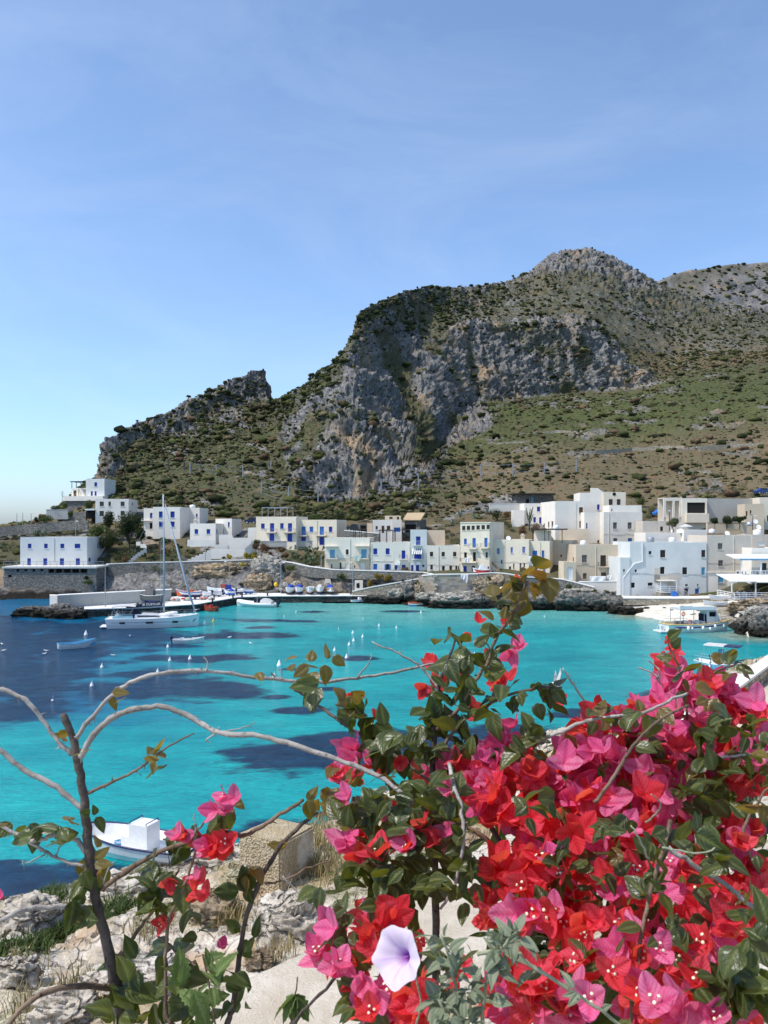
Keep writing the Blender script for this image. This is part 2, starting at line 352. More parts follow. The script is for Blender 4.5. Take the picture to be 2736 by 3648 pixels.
strata = ridged(X/3.2, Y/3.2, (Z+0.12*X)/0.5, 3)-0.45
d = d+lowsh*(0.9*(ridged(X/4.5, Y/4.5, Z/2.2, 4)-0.5)+0.55*strata+0.22*n_hi)+sstep(1.7, 2.2, TT)*sstep(4.2, 3.9, TT)*n_mid*0.25
d = d*np.where(TT < 0, 0.5, 1.0)
# terraces on the right-hand slope
stepz = np.mod(Z, 4.2)/4.2; d = d+terr*np.where(stepz > 0.86, 0.9*(stepz-0.86)/0.14, -0.0)*0.9
d = d-3.5*gully*(1-0.6*sstep(6.7, 7, TT))
G2 = G+N*d[..., None]
G2[..., 2] = np.where(TT < 0, np.minimum(G2[..., 2], -0.3), G2[..., 2])
nr, nc = G2.shape[:2]
idx = np.arange(nr*nc).reshape(nr, nc)
quads = np.stack([idx[:-1, :-1], idx[:-1, 1:], idx[1:, 1:], idx[1:, :-1]], -1).reshape(-1, 4)
_visY = G2[..., 1]; _pyg = HY-(G2[..., 2]-CH)/G2[..., 1]*F
def T(px, py):
    """point of the slope seen at this photo position"""
    c = int(np.clip(np.searchsorted(cols, px), 1, nc-1)); r = 2+int(np.argmin(np.abs(_pyg[2:2+sum(NR)+1, c]-py))); return Vector(G2[r, c])
def mat_hill():
    s = NT('hillside_ground'); p = s.pos()
    at_ = lambda n: s.n('Attribute', _attribute_name=n).outputs['Fac']
    rk, dr, lu = at_('rock'), at_('dry'), at_('lush')
    n1 = s.noise(0.12, 6, 0.65, p); n2 = s.noise(0.7, 6, 0.7, p); n3 = s.noise(3.2, 5, 0.7, p)
    earth = s.mix(dr, s.mix(s.ramp(n2, 0.35, 0.65), (0.05, 0.05, 0.034), (0.12, 0.11, 0.078)), s.mix(s.ramp(n2, 0.35, 0.65), (0.1, 0.078, 0.046), (0.2, 0.16, 0.1)))
    earth = s.mix(s.ramp(s.noise(0.3, 4, 0.6, p), 0.5, 0.7), earth, (0.18, 0.115, 0.07))
    grass = s.mix(s.ramp(n3, 0.3, 0.7), (0.035, 0.045, 0.018), (0.1, 0.112, 0.042))
    lushc = s.mix(s.ramp(n2, 0.3, 0.7), (0.036, 0.05, 0.017), (0.092, 0.115, 0.04))
    g = s.mix(s.math('MULTIPLY', s.ramp(n2, 0.42, 0.62), s.math('SUBTRACT', 1.0, s.math('MULTIPLY', dr, 0.8))), earth, grass)
    g = s.mix(s.math('MULTIPLY', lu, s.ramp(n3, 0.3, 0.55)), g, lushc)
    rc = s.mix(s.ramp(n2, 0.3, 0.62), (0.1, 0.097, 0.094), (0.3, 0.288, 0.272))
    rc = s.mix(s.ramp(s.noise(1.6, 6, 0.75, s.pos((1, 1, 0.45))), 0.47, 0.62), rc, (0.06, 0.06, 0.06))
    rc = s.mix(s.math('MULTIPLY', s.ramp(s.noise(0.09, 5, 0.6, s.pos((1, 1, 0.5))), 0.54, 0.68), 0.7), rc, (0.36, 0.25, 0.14))
    rc = s.mix(s.ramp(s.noise(2.6, 4, 0.6, p), 0.64, 0.74), rc, (0.42, 0.405, 0.38))
    rc = s.mix(s.math('MULTIPLY', s.ramp(n1, 0.42, 0.6), 0.55), rc, s.mix(1.0, rc, (0.5, 0.5, 0.52), 'MULTIPLY'))
    e = s.math('ADD', rk, s.math('MULTIPLY', s.math('SUBTRACT', n3, 0.5), 0.9))
    col = s.mix(s.ramp(e, 0.42, 0.58), g, rc)
    z = s.n('SeparateXYZ'); s.t.links.new(p, z.inputs[0])
    wet = s.ramp(s.math('ADD', z.outputs[2], s.math('MULTIPLY', s.noise(0.6, 4, 0.6, p), -2.2)), 0.75, -0.2)
    col = s.mix(wet, col, (0.022, 0.02, 0.017))
    h = s.math('ADD', s.math('MULTIPLY', n3, 0.5), s.math('MULTIPLY', s.noise(9.0, 5, 0.7, p), 0.35))
    return s.finish(col, 0.95, s.bump(h, 0.9, 0.25), 0.05)
HILLM = mat_hill()
me = arr_mesh('hillside', G2.reshape(-1, 3), quads, [HILLM], True)
# carve the beach colour as its own sheet later
fattr(me, 'rock', rock.ravel()); fattr(me, 'dry', dry.ravel()); fattr(me, 'lush', lush.ravel())
tag(link('hillside', me), 'rocky limestone mountainside with green scrub and terraces above the village', 'hillside', kind='structure')

# rear mountain on the right
rc_ = np.arange(1900, 3700, 9.0)
rl = ln('1900,1200,640 2250,1040,660 2330,1004,680 2400,977,690 2450,966,700 2520,958,710 2600,945,720 2660,940,728 2736,936,735 3000,925,760 3700,1000,780')
rp, rY = np.interp(rc_, rl[:, 0], rl[:, 1]), np.interp(rc_, rl[:, 0], rl[:, 2])
RG = []; RT = []
for i in range(60):
    t = i/59; py = 1420*(1-t)+rp*t; prof = t-0.1*math.sin(t*math.pi); Yy = 560*(1-prof)+rY*prof
    RG.append(np.stack([(rc_-CX)/F*Yy, Yy, CH-(py-HY)/F*Yy], -1)); RT.append(t)
for i in range(1, 8):
    q = RG[59].copy(); q[:, 1] += i*i*4; q[:, 2] -= i*i*2.2; RG.append(q); RT.append(1)
RG = np.array(RG); RT = np.array(RT)[:, None]*np.ones((1, len(rc_)))
x, y, z = RG[..., 0], RG[..., 1], RG[..., 2]
rr = np.clip(0.5+sstep(0.5, 0.66, RT+0.1*fbm(x/40, y/40, z/40, 3))*sstep(0.93, 0.8, RT)*sstep(2480, 2600, np.ones((len(RG), 1))*rc_[None])+0.4*sstep(0.1, 0.4, fbm(x/14, y/14, z/14, 4)), 0, 1)
RG[..., 1] -= rr*(ridged(x/22, y/22, z/30, 4)-0.4)*9+fbm(x/10, y/10, z/10, 3)*2
a, b = RG.shape[:2]; ii = np.arange(a*b).reshape(a, b)
me = arr_mesh('rear_mountain', RG.reshape(-1, 3), np.stack([ii[:-1, :-1], ii[:-1, 1:], ii[1:, 1:], ii[1:, :-1]], -1).reshape(-1, 4), [HILLM], True)
fattr(me, 'rock', rr.ravel()); fattr(me, 'dry', np.full(a*b, 0.45)); fattr(me, 'lush', np.full(a*b, 0.15))
tag(link('rear_mountain', me), 'farther scrub-covered mountain crest rising behind the summit', 'mountain', kind='structure')

# ------------------------------------------------------------------ scrub on the slopes: an uncountable mass
def ico():
    t = (1+5**0.5)/2
    v = np.array([(-1,t,0),(1,t,0),(-1,-t,0),(1,-t,0),(0,-1,t),(0,1,t),(0,-1,-t),(0,1,-t),(t,0,-1),(t,0,1),(-t,0,-1),(-t,0,1)], float)
    v /= np.linalg.norm(v[0])
    f = np.array([(0,11,5),(0,5,1),(0,1,7),(0,7,10),(0,10,11),(1,5,9),(5,11,4),(11,10,2),(10,7,6),(7,1,8),(3,9,4),(3,4,2),(3,2,6),(3,6,8),(3,8,9),(4,9,5),(2,4,11),(6,2,10),(8,6,7),(9,8,1)])
    return v, f
def ico2():
    v, f = ico(); v = list(map(tuple, v)); cache = {}; out = []
    def midp(a, b):
        k = (min(a, b), max(a, b))
        if k not in cache:
            m = np.array(v[a])+np.array(v[b]); m /= np.linalg.norm(m); v.append(tuple(m)); cache[k] = len(v)-1
        return cache[k]
    for a, b, c in f:
        x, y, z = midp(a, b), midp(b, c), midp(c, a); out += [(a, x, z), (b, y, x), (c, z, y), (x, y, z)]
    return np.array(v), np.array(out)
def blobs(cent, rad, cols_, flat=0.75, rough=0.35, hi=True, seed=1):
    v, f = ico2() if hi else ico(); r = np.random.default_rng(seed); n = len(cent); k = len(v)
    jit = 1+rough*r.uniform(-1, 1, (n, k, 1)); ang = r.uniform(0, 6.28, n); c_, s_ = np.cos(ang), np.sin(ang)
    vv = v[None]*jit; x = vv[..., 0]*c_[:, None]-vv[..., 1]*s_[:, None]; y = vv[..., 0]*s_[:, None]+vv[..., 1]*c_[:, None]
    sx = rad[:, None]*r.uniform(0.8, 1.3, (n, 1))
    V = np.stack([x*sx, y*sx, vv[..., 2]*rad[:, None]*flat], -1)+cent[:, None, :]
    shade = cols_[:, None, :]*(0.8+0.4*r.uniform(0, 1, (n, k, 1)))
    Fc = (f[None]+(np.arange(n)*k)[:, None, None]).reshape(-1, 3)
    return V.reshape(-1, 3), Fc, shade.reshape(-1, 3)
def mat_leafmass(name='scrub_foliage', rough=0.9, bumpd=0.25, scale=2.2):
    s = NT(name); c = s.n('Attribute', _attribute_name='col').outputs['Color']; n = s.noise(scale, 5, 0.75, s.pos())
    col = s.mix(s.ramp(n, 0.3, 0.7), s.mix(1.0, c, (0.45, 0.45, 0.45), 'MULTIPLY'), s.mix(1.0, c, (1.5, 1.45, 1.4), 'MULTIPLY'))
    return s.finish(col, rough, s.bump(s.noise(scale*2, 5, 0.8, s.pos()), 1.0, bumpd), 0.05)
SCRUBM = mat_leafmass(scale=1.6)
def scatter(n, t0, t1, p0, p1, dens, rmin, rmax, seed):
    r = np.random.default_rng(seed); rr_ = r.integers(2, nr-11, n*6); cc_ = r.integers(1, nc-1, n*6)
    t, p, k = TT[rr_, cc_], cols[cc_], rock[rr_, cc_]
    ok = (t >= t0) & (t <= t1) & (p >= p0) & (p <= p1) & (r.uniform(0, 1, n*6) < dens(t, p, k, n_lo[rr_, cc_], n_mid[rr_, cc_]))
    rr_, cc_ = rr_[ok][:n], cc_[ok][:n]
    return G2[rr_, cc_], rmin+(rmax-rmin)*r.uniform(0, 1, len(rr_))**2.2, rr_, cc_
GREENS = np.array([(0.04,0.047,0.02),(0.052,0.06,0.023),(0.075,0.084,0.03),(0.032,0.038,0.018),(0.095,0.095,0.04),(0.11,0.075,0.048),(0.135,0.12,0.065)])
sv, sf, scol = [], [], []; off = 0
cl_ = lambda a, b: np.clip(0.45+1.5*b+0.5*a, 0.05, 1)
for (nn, t0, t1, dens, r0, r1, hi, sd_) in (
    (11000, 4.0, 5.0, lambda t,p,k,a,b: np.clip(0.9-0.75*k-0.15*(p > 1600)*(t < 4.6), 0.03, 1)*cl_(a, b), 0.2, 0.85, False, 11),
    (9000, 4.7, 6.0, lambda t,p,k,a,b: np.clip(0.6-0.36*k, 0.1, 1)*cl_(a, b), 0.2, 0.9, False, 12),
    (13000, 5.9, 7.05, lambda t,p,k,a,b: np.clip(0.95-0.62*k, 0.05, 1)*np.where((p > 330) & (p < 960), np.where(t > 6.25, 0.3, 0.7), 1)*cl_(a, b), 0.3, 1.15, False, 13),
    (1500, 4.0, 7.0, lambda t,p,k,a,b: np.clip(0.7-0.6*k+0.6*a, 0.0, 1), 0.6, 1.7, True, 14),
    (18000, 4.0, 7.0, lambda t,p,k,a,b: np.clip(0.8-0.45*k, 0.05, 1), 0.15, 0.5, False, 17),
    (1700, 2.05, 4.1, lambda t,p,k,a,b: np.where(p < 700, 0.9, 0.45), 0.3, 0.95, True, 15),
    (160, 0.95, 2.0, lambda t,p,k,a,b: np.clip(0.5+b-0.4*(p > 1400), 0, 1), 0.25, 0.6, True, 16)):
    c, rad, ri, ci = scatter(nn, t0, t1, -80, 2820, dens, r0, r1, sd_)
    rg = np.random.default_rng(sd_); w_ = rg.integers(0, 7, len(c)); w_ = np.where((TT[ri, ci] > 5.9) & (w_ > 3), w_-4, w_)
    cl = GREENS[w_]*(0.8+0.5*rg.uniform(0, 1, (len(c), 1)))
    c = c+np.stack([0*rad, 0*rad, rad*0.25], -1)
    V, Fc, S = blobs(c, rad, cl, 0.62, 0.4, hi, sd_); sv.append(V); sf.append(Fc+off); scol.append(S); off += len(V)
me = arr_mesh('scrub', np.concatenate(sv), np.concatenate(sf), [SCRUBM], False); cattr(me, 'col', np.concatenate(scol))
tag(link('hillside_scrub', me), 'low green and brown scrub scattered over the mountainside', 'scrub', kind='stuff')
# rear mountain scrub
rg = np.random.default_rng(5); k = 1500; a_ = rg.integers(12, 60, k); b_ = rg.integers(20, len(rc_)-40, k)
cl = GREENS[rg.integers(0, 5, k)]; V, Fc, S = blobs(RG[a_, b_], rg.uniform(0.8, 2.6, k), cl, 0.6, 0.4, False, 6)
me = arr_mesh('rear_scrub', V, Fc, [SCRUBM], False); cattr(me, 'col', S)
tag(link('rear_mountain_scrub', me), 'dark scrub dotted over the farther mountain crest', 'scrub', kind='stuff')

# ------------------------------------------------------------------ sea
xs = np.concatenate([-np.geomspace(6000, 125, 24), np.arange(-120, 75, 0.55), np.geomspace(76, 6000, 24)])
ys = np.concatenate([np.array([-300., -50, 0, 10, 18]), np.arange(24, 165, 0.45), np.geomspace(168, 12000, 30)])
SX, SY = np.meshgrid(xs, ys)
spx = CX+F*SX/np.maximum(SY, 5); spy = HY+CH*F/np.maximum(SY, 5)
wob = 0.6*fbm(SX/7, SY/9, SX*0, 4)+0.9*fbm(spx/140, (spy-1880)/16, SX*0, 4); wob2 = fbm(SX/1.6+40, SY/2.2, SX*0, 4)
def ellm(cx, cy_, rx, ry, soft=0.35, k=0.55):
    soft = min(.75, soft+.3)
    d_ = np.sqrt(((spx-cx)/rx)**2+((spy-cy_)/ry)**2)+k*wob+0.3*wob2; return sstep(1+soft, 1-soft, d_)
deep = np.zeros_like(SX)
for e in ((60,2425,400,95,.3),(-60,2300,560,110,.3),(420,2250,330,42,.35),(-100,2530,330,45,.3),(640,2452,330,40,.25),(540,2400,200,18,.35),
          (700,2346,250,15,.3),(860,2264,180,13,.3),(950,2211,120,6,.4),(930,2236,60,5,.4),(640,2300,120,7,.4),(1085,2530,100,14,.25),(985,2482,48,9,.3),
          (1180,2455,60,7,.4),(1280,2345,65,9,.25),(1030,2385,60,5,.4),(1060,2700,250,52,.2),(1330,2650,330,48,.2),(60,3135,420,62,.22),(700,3060,160,38,.25),(1000,2960,170,40,.3),
          (1480,2700,250,55,.25),(1850,2610,240,28,.3),(2100,2545,140,18,.3),(2350,2470,120,12,.4),(1450,2178,70,4,.4),(1120,2180,60,4,.4),(1060,2213,70,5,.4)):
    deep = np.maximum(deep, ellm(*e))
blue = np.clip(sstep(900, 250, spx+0.9*(spy-2400)*0+240*wob)*sstep(2640, 2480, spy+40*wob)*0.85, 0, 1)
blue = np.maximum(blue, sstep(200, 900, np.hypot(SX+60, SY-150)-0))  # open sea beyond
shallow = np.clip(sstep(2260, 2165, spy-0.0*spx)*sstep(700, 1300, spx)*0.85, 0, 1)
sand = sstep(2225, 2180, spy+14*wob)*sstep(2120, 2260, spx)+0.8*sstep(9, 0, np.hypot((SX-46)/1.2, SY-100))
sand = np.clip(sand, 0, 1)*sstep(2060, 2200, spx)
def mat_sea():
    s = NT('sea_water'); p = s.pos(); A_ = lambda n: s.n('Attribute', _attribute_name=n).outputs['Fac']
    de, bl, sh, sa = A_('deep'), A_('blue'), A_('shallow'), A_('sand')
    turq = s.mix(s.ramp(s.noise(0.09, 5, 0.65, p), 0.35, 0.65), (0.001, 0.25, 0.278), (0.006, 0.35, 0.355))
    turq = s.mix(sh, turq, (0.13, 0.43, 0.38))
    turq = s.mix(bl, turq, (0.003, 0.085, 0.22))
    nv = s.noise(0.42, 8, 0.78, s.pos((0.6, 1.3, 1)))
    m = s.ramp(s.math('ADD', de, s.math('MULTIPLY', s.math('SUBTRACT', nv, 0.5), 2.2)), 0.3, 0.72)
    grass = s.mix(s.ramp(s.noise(0.7, 4, 0.7, p), 0.35, 0.65), (0.001, 0.02, 0.058), (0.002, 0.045, 0.1))
    col = s.mix(m, turq, grass)
    col = s.mix(sa, col, s.mix(s.ramp(s.noise(0.5, 5, 0.65, p), 0.4, 0.6), (0.17, 0.22, 0.15), (0.34, 0.34, 0.22)))
    # ripples: their light and dark also painted into the water colour
    r1 = s.noise(0.9, 6, 0.68, s.pos((0.7, 1.9, 1))); r2 = s.noise(3.6, 5, 0.65, s.pos((0.7, 1.7, 1))); r3 = s.noise(0.22, 4, 0.6, s.pos((0.6, 1.8, 1)))
    rip = s.math('ADD', s.math('MULTIPLY', r1, 1.0), s.math('MULTIPLY', r2, 0.45))
    tone = s.math('ADD', s.math('ADD', s.math('MULTIPLY', r2, 0.55), s.math('MULTIPLY', r1, 0.45)), s.math('MULTIPLY', s.math('SUBTRACT', r3, 0.5), 0.4))
    col = s.mix(s.ramp(tone, 0.4, 0.62), s.mix(1.0, col, (0.62, 0.74, 0.8), 'MULTIPLY'), s.mix(1.0, col, (1.6, 1.16, 1.1), 'MULTIPLY'))
    b = s.n('BsdfPrincipled', Roughness=0.12); b.inputs['Specular IOR Level'].default_value = 0.16
    s.t.links.new(col, b.inputs['Base Color']); s.t.links.new(s.bump(rip, 0.7, 0.3), b.inputs['Normal'])
    s.t.links.new(b.outputs[0], s.out.inputs[0]); return s.m
ny_, nx_ = SX.shape; ii = np.arange(ny_*nx_).reshape(ny_, nx_)
SZ = 0.03*fbm(SX/2.0, SY/1.4, SX*0, 3)*(SY < 200)
me = arr_mesh('sea', np.stack([SX, SY, SZ], -1).reshape(-1, 3), np.stack([ii[:-1, :-1], ii[:-1, 1:], ii[1:, 1:], ii[1:, :-1]], -1).reshape(-1, 4), [mat_sea()], True)
for n_, v_ in (('deep', deep), ('blue', blue), ('shallow', shallow), ('sand', sand)): fattr(me, n_, v_.ravel())
tag(link('sea', me), 'turquoise bay water with dark seagrass patches', 'sea', kind='structure')

# ------------------------------------------------------------------ near shore and path below the viewpoint
nl = [ln(s_) for s_ in (
 '-700,28,-1.5 0,30,-1.5 400,32,-1.5 860,36,-1.5 1200,40.5,-1.5 1700,48,-1.5 2100,59,-1.5 2450,70,-1.5 2600,77.5,-1.5 2736,80,-1.5 3400,95,-1.5',
 '-700,27.5,0 0,29,0 300,30,0 400,31,0 600,32.2,0 760,33.3,0 860,34.3,0 1200,38.8,0 1400,42,0 1700,46.5,0 1900,51,0 2000,53.4,0 2100,56.2,0 2300,62.5,0 2450,67.4,0 2600,73.5,0 2736,77,0 3400,92,0',
 '-700,25,0.9 0,26,1.0 400,27.5,1.0 700,29,1.2 860,30,1.3 1200,33,1.5 1700,40,1.7 2100,49,1.6 2300,54,1.6 2450,58,1.7 2600,63,1.9 2736,66,2.2 3400,75,3',
 '-700,20,2.3 0,21.5,2.4 400,22,2.7 700,22.5,2.8 1000,23.6,2.9 1200,24.5,3.1 1700,29,3.4 2200,38,3.7 2450,44,4.1 2590,49,4.5 2736,54,5 3400,66,6.5',
 '-700,15,3.4 0,15.2,3.5 650,15.8,3.75 760,16.6,3.85 1186,18.2,4.15 1700,21.7,4.55 2200,27,4.95 2590,35,5.4 2736,40,5.9 3000,50,6.9 3400,62,7.9',
 '-700,14.8,3.5 0,15,3.6 650,15.6,3.9 760,16.4,4.0 1186,18,4.3 1700,21.5,4.7 2200,26.8,5.1 2590,34.7,5.55 2736,39.7,6.05 3000,49.6,7 3400,61.5,8',
 '-700,11.4,3.7 0,11.6,3.8 650,12,4 1186,13.6,4.4 1700,15.6,4.8 2200,18.6,5.2 2590,21.6,5.65 2736,23,6.1 3000,26,7.1 3400,30,8.1',
 '-700,5,9 0,5,9 1368,5.2,9.2 2736,6,9.4 3400,6,9.5', '-700,1.9,12.12 3400,1.9,12.12', '-700,-4,12.15 3400,-4,12.15')]
ncols = np.concatenate([np.arange(-700, -40, 24), np.arange(-40, 2800, 5.0), np.arange(2800, 3401, 24)])
NRn = [3, 26, 60, 60, 3, 18, 14, 6, 3]
NG = []; NTT = []
for b in range(9):
    for i in range(NRn[b]+(1 if b == 8 else 0)):
        t = i/NRn[b]
        Ya, Za = np.interp(ncols, nl[b][:, 0], nl[b][:, 1]), np.interp(ncols, nl[b][:, 0], nl[b][:, 2])
        Yb, Zb = np.interp(ncols, nl[b+1][:, 0], nl[b+1][:, 1]), np.interp(ncols, nl[b+1][:, 0], nl[b+1][:, 2])
        Yy = Ya*(1-t)+Yb*t; NG.append(np.stack([(ncols-CX)/F*np.maximum(Yy, 9.0), Yy, Za*(1-t)+Zb*t], -1)); NTT.append(b+t)
NG = np.array(NG); NTT = np.array(NTT)[:, None]*np.ones((1, len(ncols)))
x, y, z = NG[..., 0], NG[..., 1], NG[..., 2]
rk = sstep(4.02, 3.8, NTT); pathm = sstep(4.4, 4.95, NTT)*sstep(6.15, 6.0, NTT)
a1 = fbm(x/3.2, y/3.2, z/3, 4); a2 = ridged(x/1.6+0.3*a1, y/1.6, z/1.2, 4)-0.45; a3 = fbm(x/0.5, y/0.5, z/0.5, 4)
blk = vnoise(np.floor(x/1.1+0.7*a1)*3.1, np.floor(y/0.9+0.7*a1)*2.7, x*0)
dz = rk*(0.55*a1+0.45*a2+0.22*blk+0.13*a3)*np.where(NTT < 1, 0.35, 1)*sstep(4.05, 3.5, NTT)+pathm*0.02*a3+sstep(6.1, 7, NTT)*sstep(7.8, 7.1, NTT)*(0.3*a1)
NG[..., 2] += dz; NG[..., 1] -= 0.25*dz*rk
veg = np.clip(sstep(0.12, 0.4, a1+0.3*a3+0.1)*sstep(1.9, 2.4, NTT)*sstep(4.05, 3.7, NTT), 0, 1)
def mat_near():
    s = NT('shore_rock'); p = s.pos(); A_ = lambda n: s.n('Attribute', _attribute_name=n).outputs['Fac']
    n1 = s.noise(0.8, 6, 0.65, p); n2 = s.noise(4.0, 6, 0.7, p); n3 = s.noise(18, 4, 0.7, p)
    c = s.mix(s.ramp(n1, 0.35, 0.65), (0.48, 0.4, 0.3), (0.66, 0.6, 0.51))
    c = s.mix(s.ramp(n2, 0.52, 0.66), c, (0.72, 0.68, 0.61)); c = s.mix(s.ramp(n2, 0.4, 0.28), c, (0.3, 0.23, 0.16))
    c = s.mix(s.math('MULTIPLY', s.ramp(s.noise(0.35, 4, 0.6, p), 0.5, 0.62), 0.75), c, (0.46, 0.3, 0.17))
    z_ = s.n('SeparateXYZ'); s.t.links.new(p, z_.inputs[0])
    far = s.math('MULTIPLY', s.ramp(z_.outputs[1], 40, 55), 0.55)
    c = s.mix(s.math('MULTIPLY', far, s.ramp(n1, 0.4, 0.6)), c, (0.4, 0.38, 0.35))
    wet = s.ramp(s.math('ADD', z_.outputs[2], s.math('MULTIPLY', n1, -1.7)), 0.2, -0.55)
    c = s.mix(wet, c, (0.03, 0.026, 0.02))
    c = s.mix(s.math('MULTIPLY', A_('veg'), s.ramp(n3, 0.35, 0.6)), c, s.mix(s.ramp(n2, 0.4, 0.6), (0.05, 0.09, 0.02), (0.3, 0.25, 0.1)))
    wp_ = s.n('VectorMath', _operation='MULTIPLY_ADD'); nc_ = s.n('TexNoise', Scale=1.5, Detail=4.0); s.t.links.new(p, nc_.inputs['Vector']); s.t.links.new(nc_.outputs['Color'], wp_.inputs[0]); wp_.inputs[1].default_value = (1.1, 1.1, 1.1); s.t.links.new(p, wp_.inputs[2])
    vc = s.n('TexVoronoi', _feature='DISTANCE_TO_EDGE', Scale=0.9); s.t.links.new(wp_.outputs[0], vc.inputs['Vector']); crack = s.ramp(vc.outputs[0], 0.05, 0.0)
    vg = s.n('TexVoronoi', Scale=9.0); s.t.links.new(wp_.outputs[0], vg.inputs['Vector'])
    c = s.mix(s.math('MULTIPLY', crack, 0.45), c, (0.1, 0.075, 0.05)); c = s.mix(s.math('MULTIPLY', s.ramp(vg.outputs['Distance'], 0.3, 0.7), 0.3), c, (0.25, 0.2, 0.15))
    pc = s.mix(s.ramp(n1, 0.35, 0.65), (0.46, 0.39, 0.3), (0.58, 0.52, 0.43)); pc = s.mix(s.ramp(n2, 0.55, 0.72), pc, (0.4, 0.34, 0.26)); pc = s.mix(s.ramp(n3, 0.6, 0.72), pc, (0.64, 0.6, 0.53)); pc = s.mix(s.math('MULTIPLY', s.ramp(vc.outputs[0], 0.012, 0.0), 0.14), pc, (0.25, 0.2, 0.15))
    c = s.mix(A_('path'), c, pc)
    return s.finish(c, 0.93, s.bump(s.math('SUBTRACT', s.math('ADD', n2, s.math('MULTIPLY', n3, 0.5)), s.math('MULTIPLY', s.math('MULTIPLY', crack, s.math('SUBTRACT', 1.0, A_('path'))), 0.9)), 1.0, 0.07), 0.08)
a, b = NG.shape[:2]; ii = np.arange(a*b).reshape(a, b)
me = arr_mesh('near_shore', NG.reshape(-1, 3), np.stack([ii[:-1, :-1], ii[:-1, 1:], ii[1:, 1:], ii[1:, :-1]], -1).reshape(-1, 4)[:, ::-1], [mat_near()], True)
fattr(me, 'veg', veg.ravel()); fattr(me, 'path', pathm.ravel())
tag(link('near_shore', me), 'pale limestone shore and concrete path below the viewpoint', 'shore', kind='structure')
def TN(px, t):
    c = int(np.clip(np.searchsorted(ncols, px), 1, len(ncols)-1)); r = int(np.argmin(np.abs(NTT[:, 0]-t))); return Vector(NG[r, c])
def TNp(px, py):
    c = int(np.clip(np.searchsorted(ncols, px), 1, len(ncols)-1)); q = HY-(NG[:, c, 2]-CH)/np.maximum(NG[:, c, 1], 0.5)*F
    k = 4+int(np.argmin(np.abs(q[4:-24]-py))); return Vector(NG[k, c])
# ------------------------------------------------------------------ houses
PL = dict(
 w=plaster('white_wash', (0.76, 0.69, 0.58), 0.7), b=plaster('blue_tinted_wash', (0.66, 0.66, 0.63), 0.4), c=plaster('cream_plaster', (0.75, 0.66, 0.52), 0.75),
 g=plaster('weathered_grey_plaster', (0.58, 0.52, 0.44), 1.0), e=plaster('beige_plaster', (0.63, 0.52, 0.39), 0.9), n=plaster('bright_white_wash', (0.82, 0.76, 0.67), 0.35),
 t=plaster('pale_blue_grey_wash', (0.74, 0.69, 0.6), 0.4), d=plaster('shaded_side_wash', (0.44, 0.42, 0.38), 0.6), o=DRYSTONE, q=plaster('ochre_plaster', (0.55, 0.42, 0.26), 0.7))  # grey wash d paints shade onto the loggia house's right side
ROOFM = plaster('flat_roof_screed', (0.5, 0.48, 0.44), 0.9)
TILE = plaster('tan_roof', (0.42, 0.32, 0.2), 0.8)
PANEL = dict(b=BLUE, m=MIDBLUE, l=LBLUE, v=LILAC, n=BROWN, k=DKBROWN, g=GREYSH, w=WHITE)
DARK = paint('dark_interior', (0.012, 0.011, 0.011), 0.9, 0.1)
_pan = {}
def leaf_mesh(m, w_, h_, door):
    """a shutter or door leaf, hinged frame with recessed slatted panels, unit sized then scaled"""
    k = (m.name, door)
    if k not in _pan:
        b = MB(); b.box(0, -.5, 0, 1, .5, 1)
        b.v = []; b.f = []; b.m = []
        st = .12
        b.box(0, -.5, 0, st, .5, 1); b.box(1-st, -.5, 0, 1, .5, 1); b.box(st, -.5, 0, 1-st, .5, .06); b.box(st, -.5, .94, 1-st, .5, 1)
        mid = (.06, .5, .94) if not door else (.06, .38, .72, .94)
        for a_, c_ in zip(mid[:-1], mid[1:]):
            if c_ < .93: b.box(st, -.5, c_-.02, 1-st, .5, c_+.02)
            b.box(st, -.1, a_, 1-st, .35, c_)
            if not door:
                for j in range(5):
                    zz = a_+(c_-a_)*(j+.5)/5; b.box(st, -.4, zz-.02, 1-st, -.1, zz+.02)
        _pan[k] = b.mesh('leaf', [m])
    return _pan[k]
def wall_face(b, W_, H_, ops, org, e, nin, rec):
    """wall rectangle W_ x H_ with real openings and reveals"""
    us = sorted({0., W_}|{u for o in ops for u in (o[0], o[1])}); vs = sorted({0., H_}|{v for o in ops for v in (o[2], o[3])})
    us = [u for u in us if 0 <= u <= W_]; vs = [v for v in vs if 0 <= v <= H_]
    def q(u, v, dd=0.): return (org[0]+e[0]*u+nin[0]*dd, org[1]+e[1]*u+nin[1]*dd, v)
    for i in range(len(us)-1):
        for j in range(len(vs)-1):
            cu, cv = (us[i]+us[i+1])/2, (vs[j]+vs[j+1])/2
            if any(o[0] < cu < o[1] and o[2] < cv < o[3] for o in ops): continue
            b.add([q(us[i], vs[j]), q(us[i+1], vs[j]), q(us[i+1], vs[j+1]), q(us[i], vs[j+1])], [(0, 1, 2, 3)])
    for u0, u1, v0, v1 in ops:
        for (p_, r_) in (((u0, v0), (u1, v0)), ((u1, v0), (u1, v1)), ((u1, v1), (u0, v1)), ((u0, v1), (u0, v0))):
            b.add([q(*p_), q(*r_), q(*r_, rec), q(*p_, rec)], [(0, 1, 2, 3)])
def parse(s):
    out = []
    for t in (s or '').split():
        a = t.split(','); out.append((float(a[0]), float(a[1]), float(a[2]), float(a[3]), a[4]))
    return out
SHADOWROOM = []
class House: pass
